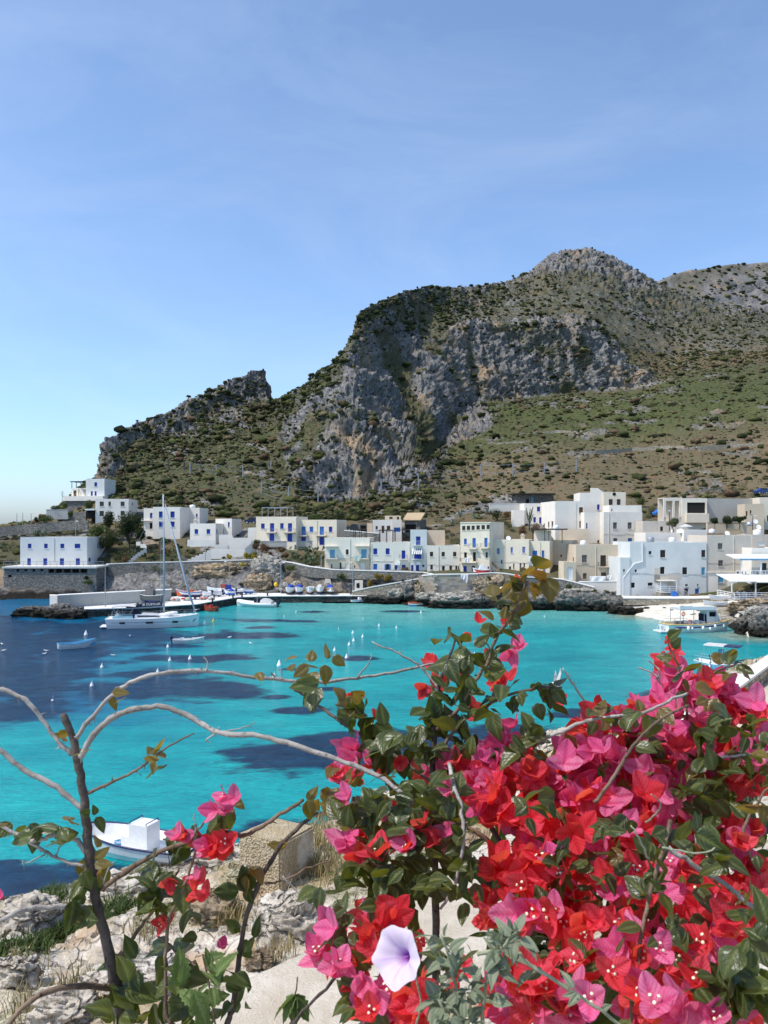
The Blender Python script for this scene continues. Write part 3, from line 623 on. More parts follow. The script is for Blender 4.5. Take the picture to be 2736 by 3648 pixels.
def railing(b, pts, h, step=0.22, th=0.03, rails=(1.0,)):
    for a_, c_ in zip(pts[:-1], pts[1:]):
        a_, c_ = Vector(a_), Vector(c_)
        for r_ in rails: b.bar(a_+Vector((0, 0, h*r_)), c_+Vector((0, 0, h*r_)), th*1.4)
        n_ = max(1, int((c_-a_).length/step))
        for i in range(n_+1):
            p_ = a_.lerp(c_, i/n_); b.bar(p_, p_+Vector((0, 0, h)), th)
def house(label, xa, xb, top, bot, Y, yaw, depth, col, front='', right='', left='', balc='', name='house', cat='house', group='whitewashed village houses', extend=2.5, parapet=0.4, roof=None, cornice=False, lower=None):
    th = math.radians(yaw); ex = Vector((math.cos(th), math.sin(th), 0)); ey = Vector((-math.sin(th), math.cos(th), 0))
    M = P((xa+xb)/2, HY, Y); M.z = 0
    def hit(o, e, px):
        k = (px-CX)/F; return (k*o.y-o.x)/(e.x-k*e.y)
    A = M+ex*hit(M, ex, xa); W_ = hit(A, ex, xb)
    zt = CH-(top-HY)/F*A.y; zb = CH-(bot-HY)/F*A.y; z0 = zb-extend; H_ = zt-z0
    r = empty(name, (A.x, A.y, z0), th, label, cat, group)
    Bc = A+ex*W_
    faces = dict(F=(A, ex, (0, 0), (1, 0), (0, 1), W_, front), R=(Bc, ey, (W_, 0), (0, 1), (-1, 0), depth, right), L=(A, ey, (0, 0), (0, 1), (1, 0), depth, left))
    wb = MB().mat(PL[col]); REC = 0.2; todo = []
    for key, (o3, e3, org, e2, nin, W2, spec) in faces.items():
        ops = []
        for (x0, y0, x1, y1, ty) in parse(spec):
            u0, u1 = sorted((hit(o3, e3, x0), hit(o3, e3, x1))); um = (u0+u1)/2; dep = o3.y+e3.y*um
            v1, v0 = CH-(y0-HY)/F*dep-z0, CH-(y1-HY)/F*dep-z0
            u0, u1, v0, v1 = max(.12, u0), min(W2-.12, u1), max(.05, v0), min(H_-.25, v1)
            if u1-u0 < .15 or v1-v0 < .15: continue
            if any(not (u1 <= o[0] or u0 >= o[1] or v1 <= o[2] or v0 >= o[3]) for o in ops): continue
            ops.append((u0, u1, v0, v1)); todo.append((key, org, e2, nin, u0, u1, v0, v1, ty))
        wall_face(wb, W2, H_, ops, org, e2, nin, REC)
    wb.add([(0, depth, 0), (W_, depth, 0), (W_, depth, H_), (0, depth, H_)], [(0, 1, 2, 3)])
    pt_, pr = .2, parapet
    o_, i_ = [(0, 0), (W_, 0), (W_, depth), (0, depth)], [(pt_, pt_), (W_-pt_, pt_), (W_-pt_, depth-pt_), (pt_, depth-pt_)]
    for j in range(4):
        k = (j+1) % 4
        wb.add([(*o_[j], H_), (*o_[k], H_), (*i_[k], H_), (*i_[j], H_)], [(0, 1, 2, 3)])
        wb.add([(*i_[j], H_), (*i_[k], H_), (*i_[k], H_-pr), (*i_[j], H_-pr)], [(0, 1, 2, 3)])
    wb.build('wall', None, r)
    MB().add([(*p_, H_-pr) for p_ in i_], [(0, 1, 2, 3)]).build('roof', roof or ROOFM, r)
    if cornice:
        MB().box(-.08, -.1, H_-.16, W_+.08, depth*.3, H_-.04).build('cornice', PL[col], r)
    for (key, org, e2, nin, u0, u1, v0, v1, ty) in todo:
        door = ty[0].isupper(); c = ty[0].lower(); w_, h_ = u1-u0, v1-v0
        fr = MB(); fw = .07
        def bx(ua, ub, va, vb, d0, d1, B_=None):
            q = lambda u, dd: (org[0]+e2[0]*u+nin[0]*dd, org[1]+e2[1]*u+nin[1]*dd)
            xs_ = [q(ua, d0), q(ub, d0), q(ub, d1), q(ua, d1)]
            (B_ or fr).add([(*p_, va) for p_ in xs_]+[(*p_, vb) for p_ in xs_], [(3,2,1,0),(4,5,6,7),(0,1,5,4),(1,2,6,5),(2,3,7,6),(3,0,4,7)])
        frm = PANEL.get(c, DKBROWN) if c not in 'do' else (DKBROWN if c == 'd' else DARK)
        bx(u0, u0+fw, v0, v1, .1, .185); bx(u1-fw, u1, v0, v1, .1, .185); bx(u0+fw, u1-fw, v1-fw, v1, .1, .185)
        if not door: bx(u0+fw, u1-fw, v0, v0+fw, .1, .185)
        wo = fr.build('door' if door else 'window', frm, r)
        if not door and (u0 > .2 and u1 < 90):
            sb = MB(); bx(u0-.1, u1+.1, v0-.1, v0-.003, -.08, .06, sb); sb.build('sill', PL[col], wo)
        ang = {'F': 0, 'R': math.pi/2, 'L': math.pi/2}[key]
        if c in 'do':
            n_ = 2 if c == 'd' and w_ > .5 else 1; g = (w_-2*fw)/n_
            for j in range(n_):
                gb = MB(); bx(u0+fw+g*j+.012, u0+fw+g*(j+1)-.012, v0+fw, v1-fw, .13, .15, gb); gb.build('pane', GLASS if c == 'd' else DARK, wo)
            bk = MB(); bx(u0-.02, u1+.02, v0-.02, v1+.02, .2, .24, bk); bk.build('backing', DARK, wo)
        else:
            n_ = 2 if (w_ > .45 or not door) else 1; g = (w_-2*fw)/n_; m_ = leaf_mesh(frm, 0, 0, door)
            opn = len(ty) > 1 and ty[1] == 'o'
            for j in range(n_):
                u = u0+fw+g*j+.01; x_, y_ = org[0]+e2[0]*u+nin[0]*.13, org[1]+e2[1]*u+nin[1]*.13
                a_ = ang
                if opn and key == 'F':
                    u = u0-g if j == 0 else u1; x_, y_ = u, -.03
                link('door_leaf' if door else 'shutter', m_, wo, (x_, y_, v0+.02), (0, 0, a_), (g-.02, .05, h_-fw-.03))
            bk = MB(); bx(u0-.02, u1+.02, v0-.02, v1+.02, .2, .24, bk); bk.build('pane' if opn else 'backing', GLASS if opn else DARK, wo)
    for t in (balc or '').split():
        a = t.split(','); x0, x1, yr, yf = map(float, a[:4]); u0, u1 = hit(A, ex, x0), hit(A, ex, x1); dep = A.y+ex.y*(u0+u1)/2
        zf = CH-(yf-HY)/F*dep-z0; zr = CH-(yr-HY)/F*dep-z0; dp = float(a[5]) if len(a) > 5 else .75
        bo = MB().box(u0, -dp, zf-.14, u1, -.002, zf).build('balcony', PL[col], r)
        rb = MB(); railing(rb, [(u0+.04, -.02, zf), (u0+.04, -dp+.05, zf), (u1-.04, -dp+.05, zf), (u1-.04, -.02, zf)], zr-zf, .2, .022)
        rb.build('railing', {'b': BLUE, 'g': GREYMETAL, 'k': DARKMETAL, 'w': WHITE}[a[4] if len(a) > 4 else 'g'], bo)
    h = House(); h.o = r; h.A = A; h.ex = ex; h.ey = ey; h.W = W_; h.H = H_; h.D = depth; h.z0 = z0; h.hit = hit; h.col = col
    h.u = lambda px: hit(A, ex, px)
    h.v = lambda px, py: CH-(py-HY)/F*(A.y+ex.y*hit(A, ex, px))-z0
    return h
H = {}
H[4] = house('long two-storey house with blue doors on the stone terrace over the rocks', 72, 310, 1914, 2018, 162, 2, 12.5, 'b',
  '99,1937,112,1953,b 157,1937,170,1953,b 215,1937,229,1953,b 266,1937,286,1953,b 97,1989,110,2018,B 154,1989,168,2018,B 213,1989,228,2018,B 270,1989,284.5,2018,B',
  '347,1937,352,1953,b 363,1938,371,1954,b 315,1987,324,2003,b 347,1988,351,2004,b 361,1988,370.6,2004,b', extend=.05, parapet=.25)
H[1] = house('topmost white house on the headland with a dark-roofed veranda', 306, 372, 1706, 1766, 203, -8, 6, 'b',
  '336,1718,346,1733,b 323.5,1750,330.5,1766,B 337,1750,344,1766,B', left='296,1722,301,1738,o')
H[2] = house('white house with dark windows above the pine tree', 340, 458, 1777, 1848, 187, 3, 8, 'n',
  '355,1787,370,1803,d 386,1787,395,1803,d 429.5,1787,444,1803,d 354,1820,370,1839,d 429.5,1820,444,1836,d', '470,1790,474,1800,d')
H[3] = house('square two-storey house with four navy shutters behind the yacht mast', 545, 644, 1806, 1909, 178, -4, 6.5, 'n',
  '566,1822,581,1844,b 607,1822,622,1844,b 566,1858,581,1877,b 607,1858,622,1877,b')
H['3b'] = house('low white wing with a loggia left of the four-shutter house', 512, 545, 1811, 1912, 180, -4, 5, 'n', '534,1827,543,1847,b 533,1862,543,1884,o', balc='505,543,1847,1854,w,.5')
H['3c'] = house('plain white block with a roof tank right of the four-shutter house', 665, 711, 1809, 1890, 184, -6, 6, 'n', '698,1830,704,1842,b')
H[5] = house('low white house with walled steps and battlemented terrace', 677, 768, 1865, 1934, 172, -10, 7, 'n', '693,1885,706,1902,b 736,1885,749,1902,b', '771,1886,775,1902,b')
H['5b'] = house('white rear wing with a small blue window beside the stepped terrace', 768, 826, 1848, 1935, 176, -14, 5, 'n', '775,1886,783,1904,B 790.6,1886,798,1903,b 812,1860,818,1877,b')
H[6] = house('cream house with two balconies over two blue ground doors', 912, 1057.5, 1841, 1932, 168, -17, 6, 'c',
  '930,1865,943,1884,b 961.7,1864,977,1894.5,B 998,1864,1010.5,1884,b 1025.7,1864,1040.5,1894.5,B 960,1901,977,1930,B 1024,1901,1041,1930,B', balc='948,987,1883,1895.6,g 1011.6,1052,1883,1895.6,g')
H[7] = house('cream house with four mid-blue upper shutters right of the stained cream one', 1058.6, 1199.5, 1852, 1941, 167, -17, 6, 'c',
  '1074,1876,1089,1906,M 1103,1876,1116,1895.6,m 1139,1876,1154,1906,M 1171.5,1876,1184,1895,b 1072.7,1913,1090,1941,B 1138,1913,1154.4,1941,B', balc='1061,1099,1894,1907,g 1125.5,1164,1894,1907,g')
H[8] = house('white house over a beige base with a striped towel on its balcony', 1157, 1317, 1916, 2031, 153, -5, 9, 'w',
  '1175,1958,1193,1988,L 1232,1957,1242,1976,d 1287,1957,1306,1988,L 1179,2008,1185,2029,G 1210,2004,1217,2030,D 1229.5,2007,1242,2029,w 1261,2014,1266,2023,o 1284,2007,1298,2030,W', balc='1158,1204,1976,1989,g 1263,1315,1976,1989,g')
H[9] = house('white house with two upper blue shutters and a door with open shutters', 1320, 1403, 1932, 2034, 152, -3, 8, 't',
  '1330,1953.6,1344,1975,b 1374,1953.6,1388,1975,b 1330,2008.6,1344,2029.5,m 1375,2009,1387,2034,Mo')
H[10] = house('narrow white house with one blue-railed balcony above two doors', 1403.5, 1461.5, 1931, 2038, 151.6, -3, 8, 't',
  '1431,1961,1444,1991,B 1405.6,2013,1416,2037,B 1431.6,2012,1444.7,2037.5,B', balc='1422,1451,1977,1991.6,b,.6')
H[11] = house('three-storey pale blue house with a striped awning', 1462, 1521, 1887, 2041, 150.5, -2, 7, 'b',
  '1482,1911,1498,1942,B 1476,1958,1501,1991,B 1464.6,2013,1473,2040.5,B 1481.6,2013,1493,2041,B 1504,2011.5,1512,2020,b', balc='1472,1502.5,1927,1942,w,.6 1467,1508.7,1975,1991.6,b,.8')
H['11b'] = house('cream rear house wall rising beside the pale blue house', 1521.5, 1585, 1889, 1945, 156, -4, 5, 'e')
H[12] = house('low white house with three small square windows in a row', 1521.5, 1639, 1943, 2048, 149.5, -3, 8, 'w',
  '1531.5,1966,1543,1982.5,d 1573,1966,1584.6,1982.5,d 1614,1966,1626,1982.5,d 1533,2011.5,1542,2029.5,d 1574.5,2016,1584.6,2047,D 1601,2015,1610.7,2047,N 1622,2015,1629,2047,D 1631,2018,1636,2029.5,g')
H[13] = house('tall cream house with a row of six windows under its roof', 1640, 1748, 1860, 2045, 147, -24, 9, 'c',
  '1646,1873.6,1658,1889,d 1662.6,1873,1675,1888.5,d 1679.6,1872.5,1691.5,1888,d 1697,1871.5,1709.6,1887,d 1715,1870.5,1727.7,1886,d 1733,1869.5,1746,1885,d '
  '1653,1919,1663,1940,m 1683,1917,1695,1951,M 1725.5,1916,1736.7,1949.5,M 1653.5,1967.6,1663,1987.5,o 1685,1967,1695,2000,O 1730,1967,1738,1987.5,d 1650.6,2016.5,1662.6,2045,B 1680,2016,1692,2045,K 1737,2018,1742,2042,b',
  balc='1670.5,1700.5,1937,1953,g 1713,1743,1935,1951,g 1642,1700,1988,2002,k,.9', cornice=True)
H[14] = house('long cream house with lilac shutters beside the brown outside stair', 1750, 1884, 1922, 2047, 146.5, -22, 8, 'c',
  '1754,1952,1758,1980,d 1770,1953,1780,1973.8,v 1819,1949.5,1827,1970.5,v 1861,1947.7,1871,1970,v 1785,1995,1790,2008,d 1828,2007,1832.6,2027,d 1865,2005,1870,2022,d 1851,2005.6,1857.5,2036,G 1813,2018,1820.6,2045,D')
H[15] = house('cream house with a rooftop pergola and white cloth hung out', 1884.5, 1958, 1927, 2046, 145.5, -22, 7, 'c',
  '1896.6,1962,1914,1997,M 1930,1961,1939,1987,m 1934.5,2020,1943.6,2038,v 1896,2023,1914,2046,B', '1975,1958,1981,1968,o', balc='1890,1916,1982,1997,k,.5')
H['15b'] = house('broad cream rear wall stepping up beside the pergola house', 1992, 2100, 1884, 1962, 152, -14, 5, 'e', '2030,1930,2036,1942,o')
H[16] = house('flat cream lean-to house behind the pergola', 1958.5, 2032, 1924, 2036, 148, -26, 6, 'e', '1996,1976,2002,1984,o 1998,2005,2006,2034,K')
H[17] = house('large bright white house with one brown shutter', 1978, 2081, 1785, 1895, 160, 4, 11, 'n', '2063,1806.7,2077,1829.5,n 2064,1856,2077,1880,K', left='1952,1858,1957,1878,d 1964.6,1857,1970.7,1878,d')
H[18] = house('white block joining the brown-shutter house and the four-window house', 2081.5, 2150, 1825, 1942, 158, 3, 8, 'n', '2088,1863,2093,1884,b 2108,1868,2110.5,1882,o 2128,1924,2135,1936,d')
H[19] = house('white cube house with four plain windows and a roof block', 2150.5, 2288, 1824, 1941, 156, 3, 8, 't', '2184,1861,2198,1884,g 2236,1861,2250.6,1884,g 2185,1917,2199,1940,g 2237,1917,2252,1933,m')
H['19b'] = house('small white penthouse room on the cube house', 2171, 2286, 1800, 1826, 158.5, 3, 4, 'n', '2178,1812,2182,1822,o', extend=.5)
H[20] = house('highest white house with a round vent above two dark windows', 2150, 2229, 1753, 1826, 168, -3, 8, 'c', '2169,1778,2183,1799,d 2197.5,1778,2211,1799,d')
H['20b'] = house('white wing with a raised gable parapet beside the highest house', 2066, 2149.5, 1755, 1826, 169, -3, 7, 'n', '2127,1797,2136,1816.5,b')
H[21] = house('weathered grey-beige house with a dark balcony door', 2052, 2232, 1941, 2074, 140, 0, 8, 'e',
  '2073,1977,2091,2004,g 2139,1978,2159,2018,K 2076.7,2042,2090,2063,g 2141,2039,2159.5,2052,d', left='2040,1985,2044,2003,o', balc='2130,2170,2002,2018,k,.6')
H['21b'] = house('small lean-to with a bricked door left of the grey-beige house', 2008, 2051, 2002, 2068, 137, 0, 4, 'e', '2022,2020,2040,2066,W')
H[22] = house('big pale blue house with bare render patches above the beach', 2244.5, 2517.5, 1932, 2132, 134, 2, 9, 'b',
  '2310.7,1963,2321,1975,d 2352,1959.4,2370.4,1986,k 2498.7,1959.4,2513,1985,k 2352,2019.5,2367.5,2045,o 2430.8,2021,2448,2046.6,d 2498.7,2021,2512,2048,l 2260.8,2029,2268.7,2038,d 2248,2075.5,2261.5,2094,d 2307.8,2075.5,2325,2087,d 2441,2081,2450.6,2088,o 2483,2081,2489,2088,g 2352,2078,2377,2105,W 2438,2096,2451.7,2131,K 2476,2097,2490.4,2131,M', extend=1.5)
H['22b'] = house('lower step of the pale blue house with a white drainpipe', 2210, 2244, 1986, 2128, 133.6, 2, 7, 'b', '2220,2028,2226.4,2037,o', extend=1.5)
H[23] = house('streaky grey house with bright blue ground-floor shutters', 2519, 2676, 1907, 2130, 134.5, 2, 8, 'g',
  '2557,1935,2574,1957,g 2559,1995.6,2576,2017,g 2646.7,1995.6,2663,2017,g 2559,2051.6,2578,2076,l 2629,2052,2649.6,2064,l 2571,2098,2588,2129,W', extend=1.5)
H[25] = house('white-framed house with an open corner loggia', 2430, 2519, 1775, 1885, 163, -3, 8, 'w', '2448,1790,2512,1828,o')
H['25b'] = house('long blank shaded side of the loggia house', 2519.5, 2686, 1776, 1880, 164, 3, 8, 'd', '2631,1807,2652,1829,k')
H[26] = house('cream cottage with two tiny brown windows by the street lamp', 2654, 2722, 1795, 1872, 156, -8, 5, 'e', '2657,1821,2663,1839,n 2671,1818,2677,1830,n')
H[27] = house('low white house with roof tanks in the middle row', 2300, 2436, 1898, 1945, 146, 2, 6, 'n', '2466,1925,2470,1930,o')
H['27b'] = house('taller white parapet block over the pale blue house', 2436.5, 2518, 1887, 1945, 145, 2, 6, 'n', '2472,1924,2486,1932,o')
H[28] = house('cream house cut by the right frame edge high up', 2706, 2790, 1772, 1870, 160, -6, 8, 'c', '2732,1836,2745,1858,g')
H[24] = house('white restaurant building behind the sea terrace', 2678, 2800, 1952, 2128, 131, 0, 8, 'n', '2694,2040,2704,2062,d 2715,2006,2732,2034,d')
H['24b'] = house('grey flat-roofed house with a water tank above the restaurant', 2680, 2800, 1905, 1960, 138, 0, 6, 'g', '2700,1930,2722,1945,w')
H[30] = house('white terrace house with three small blue windows below the glass house', 1868, 1931, 1793, 1872, 170, 0, 6, 'n', '1913,1805,1924.4,1822,b 1900,1842,1909,1861,b 1921,1843,1929,1865,b')
H['30b'] = house('white terrace wall block left of the three blue windows', 1826, 1868, 1817, 1872, 169, -6, 5, 'n')
H[31] = house('small white house with brown door and blue garage', 1328, 1399, 1852, 1900, 168, 0, 5, 'n', '1338,1874,1345.5,1886,d 1359.7,1873,1369.4,1899,N 1377.8,1873,1390.4,1888.5,n')
H['31b'] = house('white annex with a bright blue garage front', 1399.5, 1431, 1851, 1898, 167.6, 0, 5, 'w', '1403,1879,1426,1895,M')
H['31c'] = house('little roof room behind the blue garage', 1371, 1428, 1837, 1856, 171, 0, 3.5, 'e', '1387,1841,1399,1849,d 1414,1841,1422,1853,k', extend=.6)
H[32] = house('brown stone house with a tan sloping roof', 1441, 1496, 1850, 1896, 172, -14, 7, 'o', '1445,1868,1482,1896,O', extend=1)
H[33] = house('rough stone garage with a white roof and dark opening', 1250, 1307, 1866, 1893, 172, 0, 4, 'o', '1284,1872,1305,1893,O', extend=1)
H[34] = house('sand-coloured wall block beside the stone garage', 1307.5, 1327, 1864, 1897, 170, 0, 4, 'e', extend=1)
H[29] = house('dark modern house with wide blue windows', 1838, 1972, 1762, 1800, 186, 0, 6, 'o', '1893,1770,1901,1791,l 1902,1770,1930,1784,d 1933,1769,1971,1785,d 1874,1778,1885,1795,o', extend=2)
H[35] = house('low white house on the terraced garden behind the olive', 2290, 2376, 1856, 1895, 152, 2, 4, 'g', '2352,1876,2362,1892,o')
# --- extra parts of single houses
h = H[32]; W_, D_, Hh = h.W, h.D, h.H
MB().add([(-.3, -.5, Hh-.1), (W_+.3, -.5, Hh-.1), (W_+.3, D_*.6, Hh+1.5), (-.3, D_*.6, Hh+1.5), (-.3, -.5, Hh-.25), (W_+.3, -.5, Hh-.25), (W_+.3, D_*.6, Hh+1.35), (-.3, D_*.6, Hh+1.35)],
         [(0,1,2,3),(7,6,5,4),(0,4,5,1),(1,5,6,2),(2,6,7,3),(3,7,4,0)]).build('sloping_roof', TILE, h.o)
h = H[29]; MB().box(-.8, -1.2, h.H+.02, h.W+.2, h.D, h.H+.28).build('roof_overhang', DKBROWN, h.o)
h = H[20]; MB().tube([(h.u(2188), -.06, h.v(2188, 1760)), (h.u(2188), .05, h.v(2188, 1760))], .36, 14).build('round_vent', DARK, h.o)
h = H['20b']; u0, u1 = h.u(2104), h.u(2142)
MB().prism([(u0, h.H+.001), (u1+.4, h.H+.001), (u1, h.H+.35), (u1-.7, h.H+.95), (u0, h.H+1.0)], -.001, .28).build('gable_parapet', PL['n'], h.o)
# terrace house veranda on the headland
h = H[1]; vb = MB(); x0, x1 = h.u(249), h.u(305); zf, zr = h.v(280, 1739), h.v(280, 1716); zb_ = h.v(280, 1768)
vb.box(x0, .6, zf-.25, x1, 4.6, zf)
for q in (.02, .34, .66): vb.box(x0+(x1-x0)*q, .6, zb_, x0+(x1-x0)*q+.45, 1.0, zf-.25)
vb.box(x0, 4.2, zb_, x1, 4.6, zf-.25); vb.box(x0-.9, -1.6, zb_-1.2, h.W+.4, 4.6, zb_)
vb.build('veranda', PL['n'], h.o)
MB().box(x0-.2, .3, zr, x1, 4.7, zr+.16).build('veranda_roof', NAVY, h.o)
for q in (.02, .3, .6):
    MB().box(x0+(x1-x0)*q, .65, zf, x0+(x1-x0)*q+.12, .77, zr).build('veranda_post', NAVY, h.o)
MB().prism([(h.u(284), zf), (h.u(290), zf), (h.u(306), zb_), (h.u(296), zb_)], -.5, .55).build('outside_stair', PL['n'], h.o)
MB().box(x0-.6, -1.2, -2.5, h.W*.15, 4.5, zb_-1.21).build('stone_base', DRYSTONE, h.o)
h = H[2]; z_ = h.v(320, 1818); MB().box(h.u(306), -.8, z_, -.05, 4, z_+.35).build('awning', WHITE, h.o); MB().box(h.u(308), .2, h.v(320, 1848), -.05, 4, z_).build('awning_shade_block', DARK, h.o)  # solid near-black block stands in for the shade under the awning
h = H[11]
aw = MB()
for k in range(9):
    u = h.u(1470)+(h.u(1503)-h.u(1470))*k/9; d_ = (h.u(1503)-h.u(1470))/9; z1, z2 = h.v(1490, 1954), h.v(1490, 1973)
    aw.mat(NAVY if k % 2 else WHITE); aw.add([(u, -.05, z1), (u+d_, -.05, z1), (u+d_-.1, -1.1, z2), (u-.1, -1.1, z2), (u, -.05, z1-.05), (u+d_, -.05, z1-.05), (u+d_-.1, -1.1, z2-.05), (u-.1, -1.1, z2-.05)], [(0,1,2,3),(7,6,5,4),(0,4,5,1),(1,5,6,2),(2,6,7,3),(3,7,4,0)])
aw.build('striped_awning', None, h.o)
for hk, px_, py_ in ((10, 1418, 2008), (11, 1491, 2006)):
    h = H[hk]; u, v = h.u(px_), h.v(px_, py_); MB().box(u-.4, -.35, v-.28, u+.4, -.01, v+.28).build('air_conditioner', WHITE, h.o)
# beige render over the ground floor and bare render patches: thin proud plaster coats
h = H[8]; z_ = h.v(1240, 1991)
for (p0, p1) in ((1158, 1178), (1186, 1209.5), (1218, 1229), (1243, 1260), (1267, 1283.5), (1299, 1316)):
    MB().box(h.u(p0)+.02, -.025, .1, h.u(p1)-.02, .0-.002, z_).build('render_coat', PL['e'], h.o)
for (p0, p1, yt) in ((1178, 1186, 2005), (1209.5, 1218, 2001), (1229, 1243, 2004), (1260, 1267, 2011), (1283.5, 1299, 2004)):
    MB().box(h.u(p0)-.02, -.025, h.v(p0, yt), h.u(p1)+.02, -.002, z_-.001).build('render_coat', PL['e'], h.o)
for p0, p1, yt in ((1158, 1204, 1946), (1265, 1316, 1945)):
    MB().box(h.u(p0), -.8, h.v(p0, yt)-.06, h.u(p1), -.002, h.v(p0, yt)+.08).build('canopy_slab', PL['w'], h.o)
h = H[22]
for (p0, y0, p1, y1) in ((2331, 2023, 2351, 2076), (2331, 2049, 2395, 2074), (2379, 2046, 2428, 2062), (2379, 2062.5, 2420, 2095), (2395.5, 2095.5, 2436, 2131)):
    MB().box(h.u(p0), -.03, h.v(p0, y1), h.u(p1), -.003, h.v(p1, y0)).build('bare_render', PL['g'], h.o)
pp = [(2287, 1932), (2288, 2000), (2258, 2008), (2219, 2058)]
MB().tube([(h.u(a_), -.12, h.v(2288, b_)) for a_, b_ in pp]+[(h.u(2219), -.12, h.v(2288, 2122))], .09, 6).build('drainpipe', WHITE, h.o)
# porch with landing, railing and stair
la = MB(); x0, x1 = h.u(2338), h.u(2397); zl = h.v(2360, 2106); zg = h.v(2360, 2133)
MB().box(x0, -2.2, zg-.6, x1, -.05, zl-.12).build('stone_landing', TANSTONE, h.o); MB().box(x0-.05, -2.25, zl-.12, x1+.05, -.04, zl).build('landing_slab', PALECONC, h.o)
st = MB(); n_ = 8; xe = h.u(2434)
for k in range(n_):
    xa_ = x1+.06+(xe-x1)*k/n_; st.box(xa_, -2.2, zg-.6, xa_+(xe-x1)/n_, -1.0, zl-(zl-zg)*(k+1)/(n_+1))
st.build('outside_stair', PALECONC, h.o)
rb = MB(); railing(rb, [(x0, -2.15, zl), (x1, -2.15, zl), (xe, -2.15, zg+.15)], .95, 1.3, .05, (1., .66, .33)); railing(rb, [(x0, -.1, zl), (x0, -2.15, zl)], .95, 1.3, .05, (1., .66, .33)); rb.build('stair_railing', WHITE, h.o)
zc = h.v(2360, 2066); MB().box(x0-.1, -1.9, zc-.12, x1, -.04, zc+.02).build('porch_roof', PALECONC, h.o)
MB().bar((x0+.05, -1.8, zl), (x0+.05, -1.8, zc-.12), .09).build('porch_post', WHITE, h.o); MB().bar((x1-.1, -1.8, zl), (x1-.1, -1.8, zc-.12), .09).build('porch_post', WHITE, h.o)
h = H[23]; MB().box(-.05, -.14, h.v(2600, 2041), h.W+.02, -.002, h.v(2600, 2036)).build('cornice', PL['w'], h.o)
MB().box(.02, -.02, .1, h.u(2557), -.002, h.v(2600, 2041)-.002).build('white_render', PL['n'], h.o); MB().box(h.u(2591), -.02, .1, h.u(2627), -.002, h.v(2600, 2041)-.002).build('white_render', PL['n'], h.o)
h = H[9]; MB().box(0.02, -.06, h.v(1360, 2000), h.W-.02, -.002, h.v(1360, 1997)).build('string_course', PL['w'], h.o)
# brown outside stair of the lilac house
h = H[14]; u0, z_0, u1, z_1 = h.u(1752), h.v(1752, 1990), h.u(1797), h.v(1797, 2044); st = MB(); n_ = 14
for k in range(n_):
    ua = u0+(u1-u0)*k/n_; st.box(ua, -1.1, .2, ua+(u1-u0)/n_-.001, -.003, z_0-(z_0-z_1)*(k+1)/n_)
st.build('outside_stair', PL['c'], h.o); MB().prism([(u0, z_0+.0), (u1, z_1), (u1, z_1-.45), (u0, z_0-.45)], -1.2, -1.105).build('stair_side', plaster('brown_stair_paint', (0.3, 0.2, 0.12), .5), h.o)
# rooftop pergola of the pergola house
h = H[15]; pg = MB(); z_ = h.H; 
pg.box(.2, 1, z_+2.0, h.W+2.4, 5, z_+2.14)
for k in range(12): pg.box(.1+k*.55, .7, z_+2.15, .2+k*.55, 5.2, z_+2.25)
for x_ in (.4, 2.6, h.W-.4, h.W+2): pg.box(x_, 1.05, z_-.4, x_+.12, 1.17, z_+2.0)
pg.build('roof_pergola', DKBROWN, h.o); MB().box(.3, 3.2, z_-.4, h.W-.3, 3.3, z_+1.9).build('terrace_screen', PL['w'], h.o)
# pergola frames on the low roofs
def pergola(hh, pa, pb, y0, y1, hgt, m=DKBROWN, slats=8, nm='roof_pergola'):
    b = MB(); ua, ub, z_ = hh.u(pa), hh.u(pb), hh.H-.4
    for x_ in (ua, (ua+ub)/2, ub-.1):
        for y_ in (y0, y1): b.box(x_, y_, z_, x_+.1, y_+.1, z_+hgt)
    b.box(ua, y0, z_+hgt, ub, y0+.1, z_+hgt+.12); b.box(ua, y1, z_+hgt, ub, y1+.1, z_+hgt+.12)
    for k in range(slats):
        x_ = ua+(ub-ua)*k/slats; b.box(x_, y0-.1, z_+hgt+.121, x_+.09, y1+.2, z_+hgt+.2)
    b.build(nm, m, hh.o)
pergola(H[8], 1258, 1300, .4, 3.2, 1.9); pergola(H[9], 1348, 1398, 2, 5, 2.6, slats=12); pergola(H[10], 1404, 1458, 2, 5, 2.6, slats=12); pergola(H[6], 918, 1010, 2, 5, 2.3, GREYMETAL, 6); pergola(H['31c'], 1372, 1426, .2, 2.5, 1.2)
# loggia of the white-framed house: open frame in front of the wall
h = H[25]; fb = MB(); zt_, zf_ = h.H-.02, h.v(2470, 1832)
xl = h.u(2366)
for px_ in (2366, 2398, 2422): fb.box(h.u(px_), .3, h.v(2400, 1860), h.u(px_)+.45, .75, zt_-.5)
fb.box(xl, .3, zt_-.5, -.02, .8, zt_); fb.box(xl, 4.2, h.v(2400, 1860), -.02, 4.5, zt_); fb.box(xl, .301, zt_, -.02, 4.5, zt_+.15); fb.box(xl, .2, h.v(2400, 1862)-2, -.02, 4.5, h.v(2400, 1860)-.01)
fb.build('loggia', PL['w'], h.o); rb = MB(); railing(rb, [(xl, .25, h.v(2400, 1860)), (-.05, .25, h.v(2400, 1860))], 1.0, .25, .03); rb.build('railing', GREYMETAL, h.o)
MB().box(h.u(2440), -1.2, h.v(2470, 1862), h.W, -.003, h.v(2470, 1830)).build('balcony_parapet', PL['c'], h.o)
